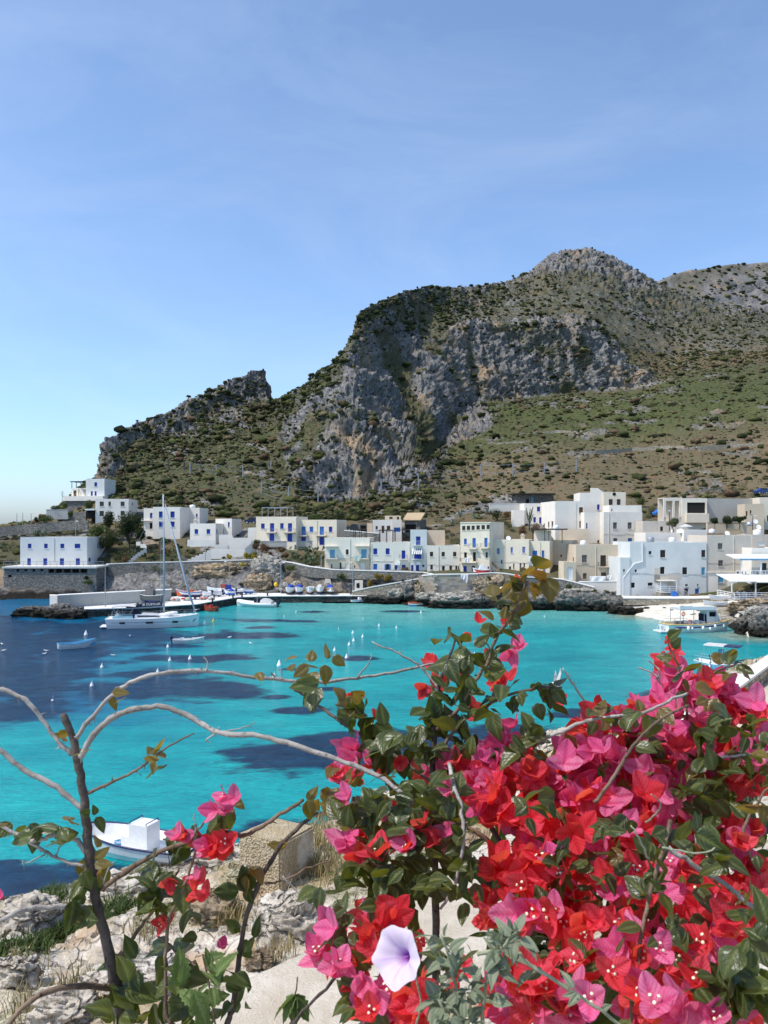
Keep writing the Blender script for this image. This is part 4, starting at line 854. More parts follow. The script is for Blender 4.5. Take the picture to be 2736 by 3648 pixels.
# roof tanks, chimneys, dishes as things standing on the roofs
def tank(px, py, Y, label, m=WHITE, r=.55, hgt=.8):
    p_ = P(px, py, Y); MB().lathe([(r*.96, 0), (r, .1), (r, hgt*.75), (r*.8, hgt*.92), (r*.25, hgt), (.05, hgt+.05)], 12).build('water_tank', m, None, True, p_)
    o = bpy.context.scene.collection.objects[-1]; tag(o, label, 'water tank', 'roof water tanks')
for a_ in ((2318, 1931, 137, 'grey water tank at the left end of the pale blue roof', GREYMETAL, .6, .9), (2394, 1931, 137, 'low white water tank in the middle of the pale blue roof'), (1980, 1886, 151, 'white round tank on the cream roof under the big white house'),
           (2078, 1941, 143, 'white tank on the grey-beige roof beside a blue shutter'), (2698, 1907, 140, 'white water tank on the grey house above the restaurant', WHITE, .7, 1.0), (2670, 1874, 154, 'silver tank beside the garden trees', STEEL, .7, .8),
           (686, 1809, 187, 'white box tank on the plain white block', WHITE, .7, .7), (2536, 1900, 147, 'flat white tank beside the taller parapet block')): tank(*a_)
def chimney(px, py, Y, label):
    p_ = P(px, py, Y); b = MB(); b.box(-.3, -.3, -.6, .3, .3, .5); b.box(-.4, -.4, .501, .4, .4, .6); b.box(-.2, -.2, .601, .2, .2, .85)
    tag(b.build('chimney', PL['c'], None, False, p_), label, 'chimney', 'roof chimneys')
chimney(1862, 1917, 149, 'cream chimney on the lilac-shutter house'); chimney(695, 1862, 174, 'white chimney on the low house with the walled steps')
def dish(px, py, Y, label, r=.45):
    p_ = P(px, py, Y); e_ = empty('satellite_dish', p_, 0, label, 'satellite dish', 'roof satellite dishes')
    MB().bar((0, 0, -.9), (0, 0, 0), .06).build('mast', GREYMETAL, e_)
    b = MB(); b.T = Matrix.Rotation(math.radians(65), 4, 'X')@Matrix.Rotation(.5, 4, 'Z'); b.lathe([(.02, 0), (r*.5, .05), (r*.85, .15), (r, .22), (r*.98, .24), (r*.5, .08)], 14); b.build('dish', WHITE, e_, True)
for a_ in ((1811, 1919, 148, 'white dish on the lilac-shutter roof'), (2425, 1893, 146, 'white dish beside the taller parapet block'), (2590, 1902, 143, 'white dish on the streaky grey house'), (2702, 1880, 141, 'white dish near the restaurant roof tank'), (2691, 1860, 150, 'tilted dish beside the silver tank')): dish(*a_)

# drainpipes, cables and rust-stained patches that break up the facades
rgh = random.Random(12); RUSTP = plaster('patched_render', (0.6, 0.54, 0.45), 1.0); CABLE = DARKMETAL
for k_, px_ in ((6, 1056), (7, 1130), (8, 1247), (9, 1322), (10, 1460), (12, 1562), (13, 1746), (14, 1798), (15, 1925), (21, 2122), (23, 2612), (19, 2168), (3, 641), (4, 192), (17, 2050)):
    h = H[k_]; u = min(max(h.u(px_), .15), h.W-.15); MB().tube([(u, -.07, h.H-.15), (u, -.07, h.H*.5), (u, -.07, 1.2)], .05, 6).build('drainpipe', PL['w'] if k_ != 13 else GREYMETAL, h.o)
for k_ in (8, 9, 12, 13, 14, 15, 21, 22, 23, 19):
    h = H[k_]; z_ = h.H*rgh.uniform(.5, .62); n_ = 10; pts_ = [(h.W*i/n_, -.035, z_+.12*math.sin(i*1.3)-.1*(i % 2)) for i in range(n_+1)]; MB().tube(pts_, .018, 4).build('cable', CABLE, h.o)
    for q_ in range(2):
        u = rgh.uniform(.6, h.W-1.6); z1 = rgh.uniform(.25, .8); w_ = rgh.uniform(.4, 1.0)
        n_ = 9; c_ = [(u+w_*(.7+.3*rgh.random())*math.cos(a_*6.283/n_), h.H*.15+1.2*z1+w_*.6*(.6+.4*rgh.random())*math.sin(a_*6.283/n_)) for a_ in range(n_)]
        MB().prism(c_, -.012, -.002).build('render_patch', RUSTP, h.o)
# ------------------------------------------------------------------ walls, quay, pier, rocks, beach
def wallpoly(label, pts, h, thick, m=DRYSTONE, cop=WHITE, name='retaining_wall', cat='wall', coph=.16, group=None, sub=3):
    """pts: (px, py_top, Y); a masonry strip with a coping, following the polyline"""
    w3 = [P(*p_) for p_ in pts]; e_ = empty(name, w3[0], 0, label, cat, group); o = w3[0]
    b = MB(); c = MB(); n_ = len(w3)
    def nrm(i):
        d = (w3[min(i+1, n_-1)]-w3[max(i-1, 0)]); d.z = 0; d.normalize(); return Vector((-d.y, d.x, 0))
    L_, Cc = [], []
    for i, p_ in enumerate(w3):
        nn = nrm(i)*thick; hh = h if not isinstance(h, (list, tuple)) else h[i]
        q = p_-o; L_.append([q, q+nn, q+nn-Vector((0, 0, hh)), q-Vector((0, 0, hh))-nrm(i)*.0])
        Cc.append([q-nrm(i)*.06+Vector((0, 0, .004)), q+nn+nrm(i)*.06+Vector((0, 0, .004)), q+nn+nrm(i)*.06+Vector((0, 0, coph)), q-nrm(i)*.06+Vector((0, 0, coph))])
    b.loft(L_); b.build('masonry', m, e_)
    if cop: c.loft(Cc); c.build('coping', cop, e_)
    return e_
COPING = plaster('white_coping', (0.76, 0.75, 0.71), .4)
wallpoly('long white-capped stone wall above the pale shore rocks left of the boulder', [(385, 2011, 163), (500, 2005.5, 163), (600, 2004, 162), (760, 1999, 161), (925, 1995, 160)], [2.6, 2.4, 2.2, 2.2, 2.6], .5, DRYSTONE, COPING)
wallpoly('white-capped street wall from the tan cliff to the small white houses', [(1003, 2001, 157), (1040, 2006, 156), (1100, 2019.5, 154), (1190, 2031, 152), (1300, 2034, 150.6), (1400, 2037, 149.6), (1505, 2040.5, 148.4), (1540, 2047, 147.4)], [2.0, 2.0, 2.0, 1.6, 1.6, 1.6, 1.6, 1.4], .45, DRYSTONE, COPING)
wallpoly('stone ramp wall rising from the quay to the street', [(1255, 2108, 146.6), (1330, 2092, 146), (1420, 2076, 145.4), (1490, 2064, 145)], [1.4, 1.7, 2.3, 3.0], .5, TANSTONE, COPING)
wallpoly('white-capped curving wall below the lilac-shutter house', [(1700, 2045, 142.6), (1760, 2042, 142), (1800, 2045, 141.4), (1862, 2055, 140.6)], [3, 3, 2.4, 2], .5, TANSTONE, COPING)
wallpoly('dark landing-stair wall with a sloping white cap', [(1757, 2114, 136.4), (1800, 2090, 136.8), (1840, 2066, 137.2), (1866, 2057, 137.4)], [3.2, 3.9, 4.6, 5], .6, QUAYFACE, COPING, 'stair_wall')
wallpoly('curved rubble wall under the lean-to with a sloping white cap', [(1870, 2057, 137.6), (1960, 2062, 137.6), (2000, 2064.5, 137), (2060, 2079, 136), (2118, 2094, 135)], [2.6, 2.8, 2.6, 2.2, 1.6], .5, DRYSTONE, COPING)
wallpoly('pale rendered parapet under the washing lines', [(2062, 2074, 136.6), (2140, 2073, 136), (2212, 2072, 135.4)], [1.8, 1.7, 1.6], .3, PALECONC, COPING)
wallpoly('low rubble wall along the back of the beach', [(2221, 2133, 128.5), (2340, 2134, 127.6), (2450, 2134, 127), (2560, 2132, 126.4), (2600, 2128, 126)], 1.0, 3.6, TANSTONE, QUAYTOP, 'beach_wall')
wallpoly('grey dry-stone road wall on the headland skyline', [(-60, 1880, 184), (0, 1877, 184), (60, 1872, 184), (130, 1866, 183), (211, 1857, 183), (312, 1852, 182)], [2.2, 2.2, 2.2, 2.3, 2.3, 2.2], .5, DRYSTONE, None)
wallpoly('grey stone road wall under the small white house', [(1226, 1891, 163), (1290, 1896, 162.5), (1352, 1902, 162)], 2.0, .5, DRYSTONE, COPING)
wallpoly('stone terrace wall below the topmost house', [(205, 1834, 190), (250, 1827, 189), (306, 1822, 188)], 2.0, .5, DRYSTONE, None)
for k, (pts, hh, lab) in enumerate((
    ([(2040, 1624, 0), (2120, 1615, 0), (2250, 1606, 0), (2350, 1600, 0), (2450, 1603, 0)], .9, 'longest pale dry-stone terrace wall on the green slope'),
    ([(1700, 1590, 0), (1800, 1580, 0), (1900, 1572, 0)], .6, 'thin terrace wall left of the longest one'),
    ([(2480, 1603, 0), (2600, 1598, 0), (2736, 1590, 0)], .8, 'terrace wall running to the right frame edge'),
    ([(2420, 1695, 0), (2480, 1688, 0), (2540, 1690, 0)], .7, 'short terrace wall on the brown grass'),
    ([(1850, 1548, 0), (1980, 1542, 0), (2090, 1540, 0)], .5, 'upper thin terrace wall on the green slope'))):
    q = [T(a_, b_) for a_, b_, _ in pts]; e_ = empty('dry_stone_wall', q[0], 0, lab, 'wall', 'terrace walls on the slope')
    L_ = []
    for i in range(len(q)-1):
        for j in range(6):
            t_ = j/6; p_ = q[i].lerp(q[i+1], t_)-q[0]; v_ = random.uniform(-.25, .25)
            L_.append([p_+Vector((0, -.3, -1)), p_+Vector((0, .7, -1)), p_+Vector((0, .6, hh+v_)), p_+Vector((0, -.2, hh+v_))])
    MB().loft(L_).build('masonry', TANSTONE, e_)
# the sea wall of coursed stones: each stone a piece
SW0, SW1 = 1503, 1702
sw = empty('sea_wall', P(SW0, 2052, 144.6), 0, 'tall sea wall of coursed pale stones with washing hung over it', 'wall')
o = Vector(sw.location)
pa, pb = [P(SW0, 2052, 144.6), P(1540, 2049, 143.6), P(SW1, 2046, 142.4)], 4.8
b = MB(); c = MB(); L_, Cc = [], []
for p_ in pa:
    q = p_-o; L_.append([q+Vector((0, .06, 0)), q+Vector((.1, 1.2, 0)), q+Vector((.1, 1.2, -pb)), q+Vector((0, .06, -pb))])
    Cc.append([q+Vector((0, -.14, .003)), q+Vector((0, .5, .003)), q+Vector((0, .5, .18)), q+Vector((0, -.14, .18))])
b.loft(L_); b.build('core', CONC, sw); c.loft(Cc); c.build('coping', COPING, sw)
STONEV = [plaster('pale_block_stone', (0.52, 0.47, 0.38), .8), plaster('grey_block_stone', (0.36, 0.33, 0.28), .8), plaster('warm_block_stone', (0.5, 0.42, 0.31), .8)]
smesh = []
for k in range(9):
    sb = MB(); jj = lambda: random.uniform(-.06, .06)
    sb.add([(0+jj(), jj()*.6, jj()), (1+jj(), jj()*.6, jj()), (1+jj(), .5, jj()), (jj(), .5, jj()), (jj(), -.12+jj(), .9+jj()), (1+jj(), -.12+jj(), .9+jj()), (1, .5, .9), (0, .5, .9)],
           [(3,2,1,0),(4,5,6,7),(0,1,5,4),(1,2,6,5),(2,3,7,6),(3,0,4,7)]); smesh.append(sb.mesh('stone', [STONEV[k % 3]]))
ns = 0
def swp(s):   # along the polyline 0..1
    l0 = (pa[1]-pa[0]).length; l1 = (pa[2]-pa[1]).length; d_ = s*(l0+l1)
    if d_ < l0: return pa[0].lerp(pa[1], d_/l0), pa[1]-pa[0]
    return pa[1].lerp(pa[2], (d_-l0)/l1), pa[2]-pa[1]
TL = (pa[1]-pa[0]).length+(pa[2]-pa[1]).length
zrow = -.02; row = 0
while zrow > -pb+.2 and ns < 296:
    hh = random.uniform(.3, .42); u = 0.02 if row % 2 else .3
    while u < TL-.5 and ns < 296:
        ll = random.uniform(.55, 1.25); p_, dr_ = swp(u/TL); q = p_-o
        link('stone', smesh[random.randrange(9)], sw, (q.x, q.y-.0, zrow-hh+q.z), (0, 0, math.atan2(dr_.y, dr_.x)), (ll-.05, .3, hh-.03)); u += ll; ns += 1
    zrow -= hh; row += 1
# --- terrace under the long house
tx0, tx1 = P(13, 2018, 157), P(343, 2018, 157)
te = empty('terrace', (tx0.x, 157, 0), 0, 'long stone terrace with dark bays under the blue-door house', 'terrace'); zt_ = tx0.z; Wt = tx1.x-tx0.x
uu = lambda px: P(px, 2018, 157).x-tx0.x; zz = lambda py: P(0, py, 157).z
ops = [(uu(a_), uu(b_), zz(2041), zz(2027)) for a_, b_ in ((172, 193), (196, 222), (225, 252), (255, 282), (285, 311))]+[(uu(a_), uu(a_+9.5), zz(2036), zz(2026.5)) for a_ in (58, 87, 115, 144)]+[(uu(28), uu(42), zz(2056), zz(2048))]
wb = MB(); wb.T = Matrix.Translation((0, 0, 0)); wall_face(wb, Wt, zt_-.36, [(a_, b_, max(0.1, c_), d_) for a_, b_, c_, d_ in ops], (0, 0), (1, 0), (0, 1), .8)
wb.add([(Wt, 0, 0), (Wt, 9, 0), (Wt, 9, zt_-.36), (Wt, 0, zt_-.36)], [(0, 1, 2, 3)]); wb.build('masonry', DRYSTONE, te)
for a_, b_, c_, d_ in ops: MB().box(a_-.05, .8, c_-.05, b_+.05, .9, d_+.05).build('bay_back', DARK, te)
MB().box(-.2, -.3, zt_-.355, Wt+.2, 9, zt_).build('slab', PALECONC, te)
rb = MB(); railing(rb, [(0, -.15, zt_), (Wt+1.5, -.15, zt_)], .95, 1.3, .05, (1., .5)); rb.build('railing', GREYMETAL, te)
# --- white stair walls on the slopes
def stepwall(label, pts, h, thick=.35, m=None, steps=True):
    w3 = [P(*p_) for p_ in pts]; o_ = w3[0]; b = MB()
    for a_, c_ in zip(w3[:-1], w3[1:]):
        n_ = max(1, int(abs(a_.z-c_.z)/.35)) if steps else 1
        for k in range(n_):
            p_, q = a_.lerp(c_, k/n_)-o_, a_.lerp(c_, (k+1)/n_)-o_; zt = max(p_.z, q.z) if steps else None
            v_ = [p_, q, q+Vector((0, thick, 0)), p_+Vector((0, thick, 0))]
            top = [Vector((t.x, t.y, zt if steps else t.z)) for t in v_]
            b.add([t-Vector((0, 0, h)) for t in top]+top, [(3,2,1,0),(4,5,6,7),(0,1,5,4),(1,2,6,5),(2,3,7,6),(3,0,4,7)])
    tag(b.build('stair_wall', m or PL['n'], None, False, o_), label, 'stair wall')
stepwall('pale zigzag stair wall climbing the slope below the pine', [(451, 2008, 164), (490, 1975, 165), (521, 1955, 166), (519, 1945, 166.5), (500, 1938, 167), (485, 1930, 167.5)], .8, .5, PALECONC)
stepwall('long stepped white wall of the battlement house', [(668, 1999, 164.5), (752, 1961, 165), (872, 1957, 165), (895, 1938, 165.5), (911, 1925, 166)], 2.0)
stepwall('crenellated white terrace wall below two blue shutters', [(667, 1922, 168), (700, 1923, 168), (762, 1923, 168), (764, 1940, 168), (812, 1940, 168.2)], 1.4, .3, None, False)
stepwall('upper white parapet stepping beside the cream house', [(780, 1905, 170), (826, 1904, 170), (830, 1916, 170), (882, 1916, 170), (884, 1880, 170), (911, 1879, 170)], 3.0, .3, None, False)
stepwall('lower white garden wall under the stepped parapet', [(812, 1926, 168.3), (850, 1924, 168.3), (895, 1922, 168.3)], 4.2, .4, None, False)
def wallbox(label, px0, px1, py0, py1, Y, d_, m, name='garden_wall'):
    a_, c_ = P(px0, py0, Y), P(px1, py1, Y); b = MB(); b.box(0, 0, 0, c_.x-a_.x, d_, a_.z-c_.z); b.box(-.05, -.05, a_.z-c_.z+.002, c_.x-a_.x+.05, d_+.05, a_.z-c_.z+.1)
    tag(b.build(name, m, None, False, (a_.x, Y, c_.z)), label, 'wall')
wallbox('long low concrete terrace wall under the glass house', 1744, 1870, 1794, 1822, 176, 1, PALECONC)
wallbox('beige garden wall under the garden trees', 2520, 2660, 1862, 1900, 150, .6, PL['e']); wallbox('ochre yard wall behind the white dish', 2586, 2640, 1886, 1904, 146, .4, PL['q'])
wallbox('pale concrete bunker wall on the left headland', 165, 242, 1816, 1850, 188, 3, CONC); wallbox('grey base wall under the two cream houses', 912, 1200, 1929, 1948, 167.3, 1, CONC)
wallbox('white low wall right of the big white house roof', 2296, 2380, 1902, 1935, 148.5, .3, PL['n'])
# --- quay and pier
ZQ = 1.25
fr = [(-60+360, 121.6), (480, 124), (600, 126.5), (700, 129.5), (775, 136), (850, 143), (1000, 145), (1380, 146)]
bk = [(300, 131), (480, 136), (600, 142), (700, 149), (775, 152), (850, 153.5), (1000, 153.5), (1400, 152)]
qe = empty('quay', PW(300, HY+CH*F/121.6), 0, 'long stone quay and pier with pale paving', 'quay'); o = Vector(qe.location); qe['kind'] = 'structure'
gp = lambda px, Y, z: Vector(((px-CX)/F*Y, Y, z))-o
b = MB(); t = MB(); e = MB()
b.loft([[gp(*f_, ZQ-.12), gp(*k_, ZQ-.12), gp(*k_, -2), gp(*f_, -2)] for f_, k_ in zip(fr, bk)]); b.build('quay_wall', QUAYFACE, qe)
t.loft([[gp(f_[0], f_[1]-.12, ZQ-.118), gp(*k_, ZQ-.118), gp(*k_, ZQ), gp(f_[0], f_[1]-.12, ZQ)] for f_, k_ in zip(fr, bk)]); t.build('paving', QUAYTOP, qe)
st = MB()
for k in range(5): st.box(gp(1150, 145, 0).x, gp(1150, 145.2, 0).y-1.1, -1, gp(1300, 145, 0).x, gp(1150, 145.2, 0).y-.3, .18)
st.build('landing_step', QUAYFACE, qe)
lb = MB(); lb.loft([[gp(235, 121.5, .75), gp(235, 127, .75), gp(235, 127, -2), gp(235, 121.5, -2)], [gp(300, 121.2, .75), gp(300, 128, .75), gp(300, 128, -2), gp(300, 121.2, -2)]]); lb.build('low_landing', QUAYFACE, qe)
# breakwater
bw = empty('breakwater', gp(177, 123, 0)+o, 0, 'massive pale concrete breakwater wall with a bright sunlit end', 'breakwater wall'); o2 = Vector(bw.location)
gq = lambda px, Y, z: Vector(((px-CX)/F*Y, Y, z))-o2
b = MB(); b.loft([[gq(p_, y_, 3.12), gq(p_, y_+1.6, 3.12), gq(p_, y_+1.6, -1), gq(p_, y_, -1)] for p_, y_ in ((205, 123), (330, 126.6), (470, 130.6), (610, 134.6))]); b.build('wall', CONC, bw)
b = MB(); b.loft([[gq(p_, y_, 3.18), gq(p_, y_+1.7, 3.18), gq(p_, y_+1.7, -1), gq(p_, y_, -1)] for p_, y_ in ((177, 123.4), (204.6, 122.9))]); b.build('end_block', plaster('sunlit_end_concrete', (0.66, 0.64, 0.6), .8), bw)  # paler end block: the sunlit face painted into its colour
b = MB(); b.loft([[gq(p_, y_-.05, 3.125), gq(p_, y_+1.68, 3.125), gq(p_, y_+1.68, 3.22), gq(p_, y_-.05, 3.22)] for p_, y_ in ((205.5, 123), (330, 126.6), (470, 130.6), (612, 134.6))]); b.build('coping', QUAYTOP, bw)
# --- boulders
def mat_rock(name, c1, c2, dark=(0.03, 0.027, 0.022)):
    s = NT(name); p = s.pos(); n1 = s.noise(0.7, 6, .68, p); n2 = s.noise(3.2, 6, .7, p)
    c = s.mix(s.ramp(n1, .35, .65), c1, c2); c = s.mix(s.ramp(n2, .48, .36), c, tuple(x*.35 for x in c1))
    z_ = s.n('SeparateXYZ'); s.t.links.new(p, z_.inputs[0])
    c = s.mix(s.ramp(s.math('ADD', z_.outputs[2], s.math('MULTIPLY', n1, -2.2)), .75, -.2), c, dark)
    nc_ = s.n('TexNoise', Scale=1.2, Detail=4.0); s.t.links.new(p, nc_.inputs['Vector']); wp_ = s.n('VectorMath', _operation='MULTIPLY_ADD'); s.t.links.new(nc_.outputs['Color'], wp_.inputs[0]); wp_.inputs[1].default_value = (1, 1, 1); s.t.links.new(s.pos((1, 1, 1.6)), wp_.inputs[2])
    vc = s.n('TexVoronoi', _feature='DISTANCE_TO_EDGE', Scale=.9); s.t.links.new(wp_.outputs[0], vc.inputs['Vector']); crack = s.ramp(vc.outputs[0], .06, 0.)
    c = s.mix(s.math('MULTIPLY', crack, .5), c, tuple(x*.25 for x in c1))
    return s.finish(c, .95, s.bump(s.math('SUBTRACT', s.math('ADD', n2, s.math('MULTIPLY', s.noise(12, 4, .7, p), .5)), crack), 1., .14), .05)
ROCKP = mat_rock('pale_limestone', (0.33, 0.3, 0.25), (0.5, 0.47, 0.42)); ROCKT = mat_rock('tan_limestone', (0.32, 0.23, 0.14), (0.45, 0.37, 0.27)); ROCKD = mat_rock('dark_limestone', (0.14, 0.13, 0.115), (0.32, 0.3, 0.27))
ROCKSET = []
def rockmesh(seed, m, sub=4, a=.35, strat=.0):
    bm = bmesh.new(); bmesh.ops.create_icosphere(bm, subdivisions=sub, radius=1.0)
    V = np.array([v.co[:] for v in bm.verts]); s_ = seed*7.3
    V = np.sign(V)*np.abs(V)**.75
    n_ = ridged(V[:, 0]*1.1+s_, V[:, 1]*1.1, V[:, 2]*1.3, 4)-.5; n2_ = fbm(V[:, 0]*3+s_, V[:, 1]*3, V[:, 2]*(3+8*strat), 4)
    n3_ = ridged(V[:, 0]*2.6+s_, V[:, 1]*2.6, V[:, 2]*(2.6+4*strat), 4)-.5
    cell = vnoise(np.floor(V[:, 0]*1.7+s_+.4*n2_)*5.1, np.floor(V[:, 1]*1.7+.4*n_)*3.7, np.floor(V[:, 2]*2.2+.4*n2_)*2.9)
    V = V*(1+a*1.1*n_+.2*n2_+.34*n3_+.13*cell)[:, None]
    for v, c in zip(bm.verts, V): v.co = c
    me = bpy.data.meshes.new('rock'); bm.to_mesh(me); bm.free(); me.materials.append(m)
    me.polygons.foreach_set('use_smooth', [True]*len(me.polygons)); return me
def boulder(label, px0, px1, py0, py1, Y, m, depth=1.0, rz=0., seed=None, name='boulder', strat=.4, group='shore boulders'):
    seed = seed if seed is not None else len(ROCKSET)+1; ROCKSET.append(1)
    c = P((px0+px1)/2, (py0+py1)/2, Y); rx, rz_ = (px1-px0)/2/F*Y, (py1-py0)/2/F*Y
    o_ = link(name, rockmesh(seed, m, 5 if px1-px0 > 60 else 4, .4, strat), None, c, (0, 0, rz), (rx*1.05, rx*depth, rz_*1.08)); tag(o_, label, 'rock', group); return o_
for a_ in (
 ('flat dark slab rock at the pier tip', 60, 178, 2164, 2206, 123, ROCKD, .5), ('rounded rock in the middle of the pier-tip rocks', 120, 215, 2170, 2212, 121.6, ROCKD, .6), ('tall pale rock leaning on the pier end', 165, 262, 2158, 2214, 120.8, ROCKD, .6), ('pointed wet rock below the pier landing', 205, 300, 2168, 2216, 120, ROCKD, .5),
 ('largest pale boulder outcrop breaking the street wall', 905, 1000, 1986, 2062, 156, ROCKP, .6), ('brown overhanging rock under the pale outcrop', 885, 965, 2045, 2115, 154, ROCKT, .6), ('pale sloping rock left of the lamp by the quay', 940, 1005, 2040, 2112, 155, ROCKP, .5),
 ('brown cliff block behind the five beached boats', 1005, 1100, 2030, 2100, 157, ROCKT, .5), ('pale broken cliff behind the fourth beached boat', 1095, 1165, 2025, 2098, 156.5, ROCKP, .4), ('tan cliff block right of the crane', 1190, 1262, 2055, 2112, 153, ROCKT, .4), ('grey rough cliff under the white house', 1262, 1335, 2040, 2090, 152, ROCKP, .4), ('brown dug-out cliff left of the pale outcrop', 700, 850, 2015, 2075, 160, ROCKT, .4),
 ('wide brown cliff ledge with yellow bushes on top', 760, 905, 2008, 2062, 161, ROCKT, .35),
 ('white round boulder under the yellow float', 1000, 1036, 2078, 2112, 151, ROCKP), ('small pale boulder beside the first beached boat', 1040, 1075, 2072, 2100, 153, ROCKP),
 ('round grey boulder left of the sea wall', 1382, 1438, 2098, 2140, 143, ROCKP, .8), ('tall grey boulder against the sea wall foot', 1430, 1485, 2075, 2138, 142.4, ROCKD, .7), ('brown rock wedge beside the tall boulder', 1478, 1506, 2085, 2132, 141.8, ROCKT, .8), ('dark wet rock behind the red skiff', 1350, 1420, 2126, 2152, 142.6, ROCKD, .6), ('low wet rock by the quay end', 1300, 1372, 2120, 2150, 143.6, ROCKD, .5), ('pale flat rock under the sea wall corner', 1482, 1562, 2112, 2152, 139.4, ROCKP, .6),
 ('big overhanging shore rock below the washing', 1540, 1690, 2118, 2178, 135.6, ROCKP, .45), ('dark wet block right of the overhanging rock', 1660, 1740, 2125, 2180, 135, ROCKD, .5), ('pale ledge rock at the landing stair', 1600, 1700, 2108, 2140, 139, ROCKP, .4), ('tan rock face right of the sea wall', 1690, 1760, 2060, 2130, 140, ROCKT, .5), ('mossy rock face beside the stair cap', 1740, 1800, 2058, 2118, 140.5, ROCKT, .5),
 ('dark boulder under the stair wall', 1780, 1870, 2128, 2182, 133, ROCKD, .6), ('pale lump behind the bougainvillea tip', 1870, 1960, 2122, 2182, 132.6, ROCKD, .6), ('long black sea rock with a white top', 1985, 2120, 2112, 2184, 131.4, ROCKD, .45), ('second long black sea rock below the parapet', 2085, 2190, 2114, 2184, 131, ROCKD, .5), ('pale rock shelf above the black sea rock', 2010, 2130, 2098, 2130, 134, ROCKP, .4), ('black rock at the left end of the beach', 2168, 2222, 2128, 2182, 129.4, ROCKD, .6),
 ('low flat rock reaching into the shallows', 2170, 2240, 2160, 2192, 126.6, ROCKD, .8), ('wet rock on the beach edge', 2205, 2268, 2164, 2192, 125.6, ROCKD, .8), ('small brown rock on the beach edge', 2262, 2290, 2166, 2186, 125, ROCKT, .8),
 ('broad tan rock bench under the restaurant terrace', 2600, 2760, 2138, 2180, 114, ROCKT, .4), ('dark porous rock right of the tour boat', 2622, 2700, 2196, 2272, 103, ROCKD, .7), ('dark porous rock at the right frame edge', 2680, 2770, 2180, 2282, 100, ROCKD, .7), ('pale jagged rock above the dark porous rocks', 2650, 2760, 2165, 2225, 106, ROCKP, .6)): boulder(*a_)
# --- beach
bc = np.arange(2170, 2640, 6.0); BG = []
l1, l2 = LINES[0], LINES[1]
for i in range(26):
    t_ = i/25; pa_, Ya = at(l1, bc); pb2, Yb = at(l2, bc); A_, B_ = np.stack([(bc-CX)/F*Ya, Ya, CH-(pa_-HY)/F*Ya], -1), np.stack([(bc-CX)/F*Yb, Yb, CH-(pb2-HY)/F*Yb], -1)
    q = A_*(1-t_)+B_*t_; q[:, 1] += -2.5+3.2*t_; q[:, 2] += -.12+.3*t_+.1*fbm(q[:, 0]/2, q[:, 1]/2, q[:, 2]*0, 4)+.05*fbm(q[:, 0]*2, q[:, 1]*2, q[:, 2]*0, 3); BG.append(q)
BG = np.array(BG); a, b_ = BG.shape[:2]; ii = np.arange(a*b_).reshape(a, b_)
s = NT('beach_gravel'); p = s.pos(); c = s.mix(s.ramp(s.noise(.6, 6, .7, p), .35, .65), (0.5, 0.45, 0.36), (0.68, 0.65, 0.58)); c = s.mix(s.ramp(s.noise(5, 4, .7, p), .6, .7), c, (0.32, 0.3, 0.27))
tag(link('beach', arr_mesh('beach', BG.reshape(-1, 3), np.stack([ii[:-1, :-1], ii[:-1, 1:], ii[1:, 1:], ii[1:, :-1]], -1).reshape(-1, 4), [s.finish(c, .95, s.bump(s.noise(6, 5, .7, p), .8, .1), .05)], True)), 'pale pebble beach below the pale blue house', 'beach', kind='structure')
ORD = 'first second third fourth fifth sixth seventh eighth ninth tenth eleventh twelfth'.split(); PXS = [2236+22*k+random.uniform(-8, 8) for k in range(12)]
for k in range(12):
    px_ = PXS[k]; r_, c_ = random.randrange(12, 24), int((px_-2170)/6); q = Vector(BG[r_, c_]); sz = random.uniform(.18, .5)
    ps = ROCKP if k % 3 else ROCKD
    o_ = link('beach_stone', rockmesh(50+k, ps, 2, .3), None, q, (0, 0, k), (sz*1.3, sz, sz*.6)); tag(o_, ('%s stone on the pebble beach, %s from the left' % ('pale' if k % 3 else 'dark', ORD[sorted(PXS).index(px_)])), 'stone', 'stones on the beach')
b = MB(); p0, p1, p2, p3 = P(2340, 2163, 127), P(2240, 2168, 127), P(2222, 2150, 131), P(2330, 2148, 131)
# little landing slab and jetty by the tour boat
def slab(label, pts, z, hgt, m, name='landing_slab'):
    q = [Vector(((p_-CX)/F*Y_, Y_, z)) for p_, Y_ in pts]; o_ = q[0].copy(); n_ = len(q); b = MB()
    b.add([v_-o_ for v_ in q]+[v_-o_-Vector((0, 0, hgt)) for v_ in q], [tuple(range(n_)), tuple(range(2*n_-1, n_-1, -1))]+[(j, j+n_, (j+1) % n_+n_, (j+1) % n_) for j in range(n_)])
    tag(b.build(name, m, None, False, o_), label, 'slab')
slab('pale boat-landing slab at the left end of the beach', [(2205, 128.5), (2312, 127.2), (2330, 130), (2240, 132)], .95, 1.4, PALECONC); slab('small stone jetty beside the tour boat bow', [(2560, 112), (2660, 108), (2700, 115), (2580, 121)], 1.0, 2.2, TANSTONE, 'jetty'); slab('upper stone step behind the tour boat', [(2540, 117.5), (2660, 112.5), (2700, 120), (2560, 123)], 1.7, 2.2, TANSTONE, 'jetty')
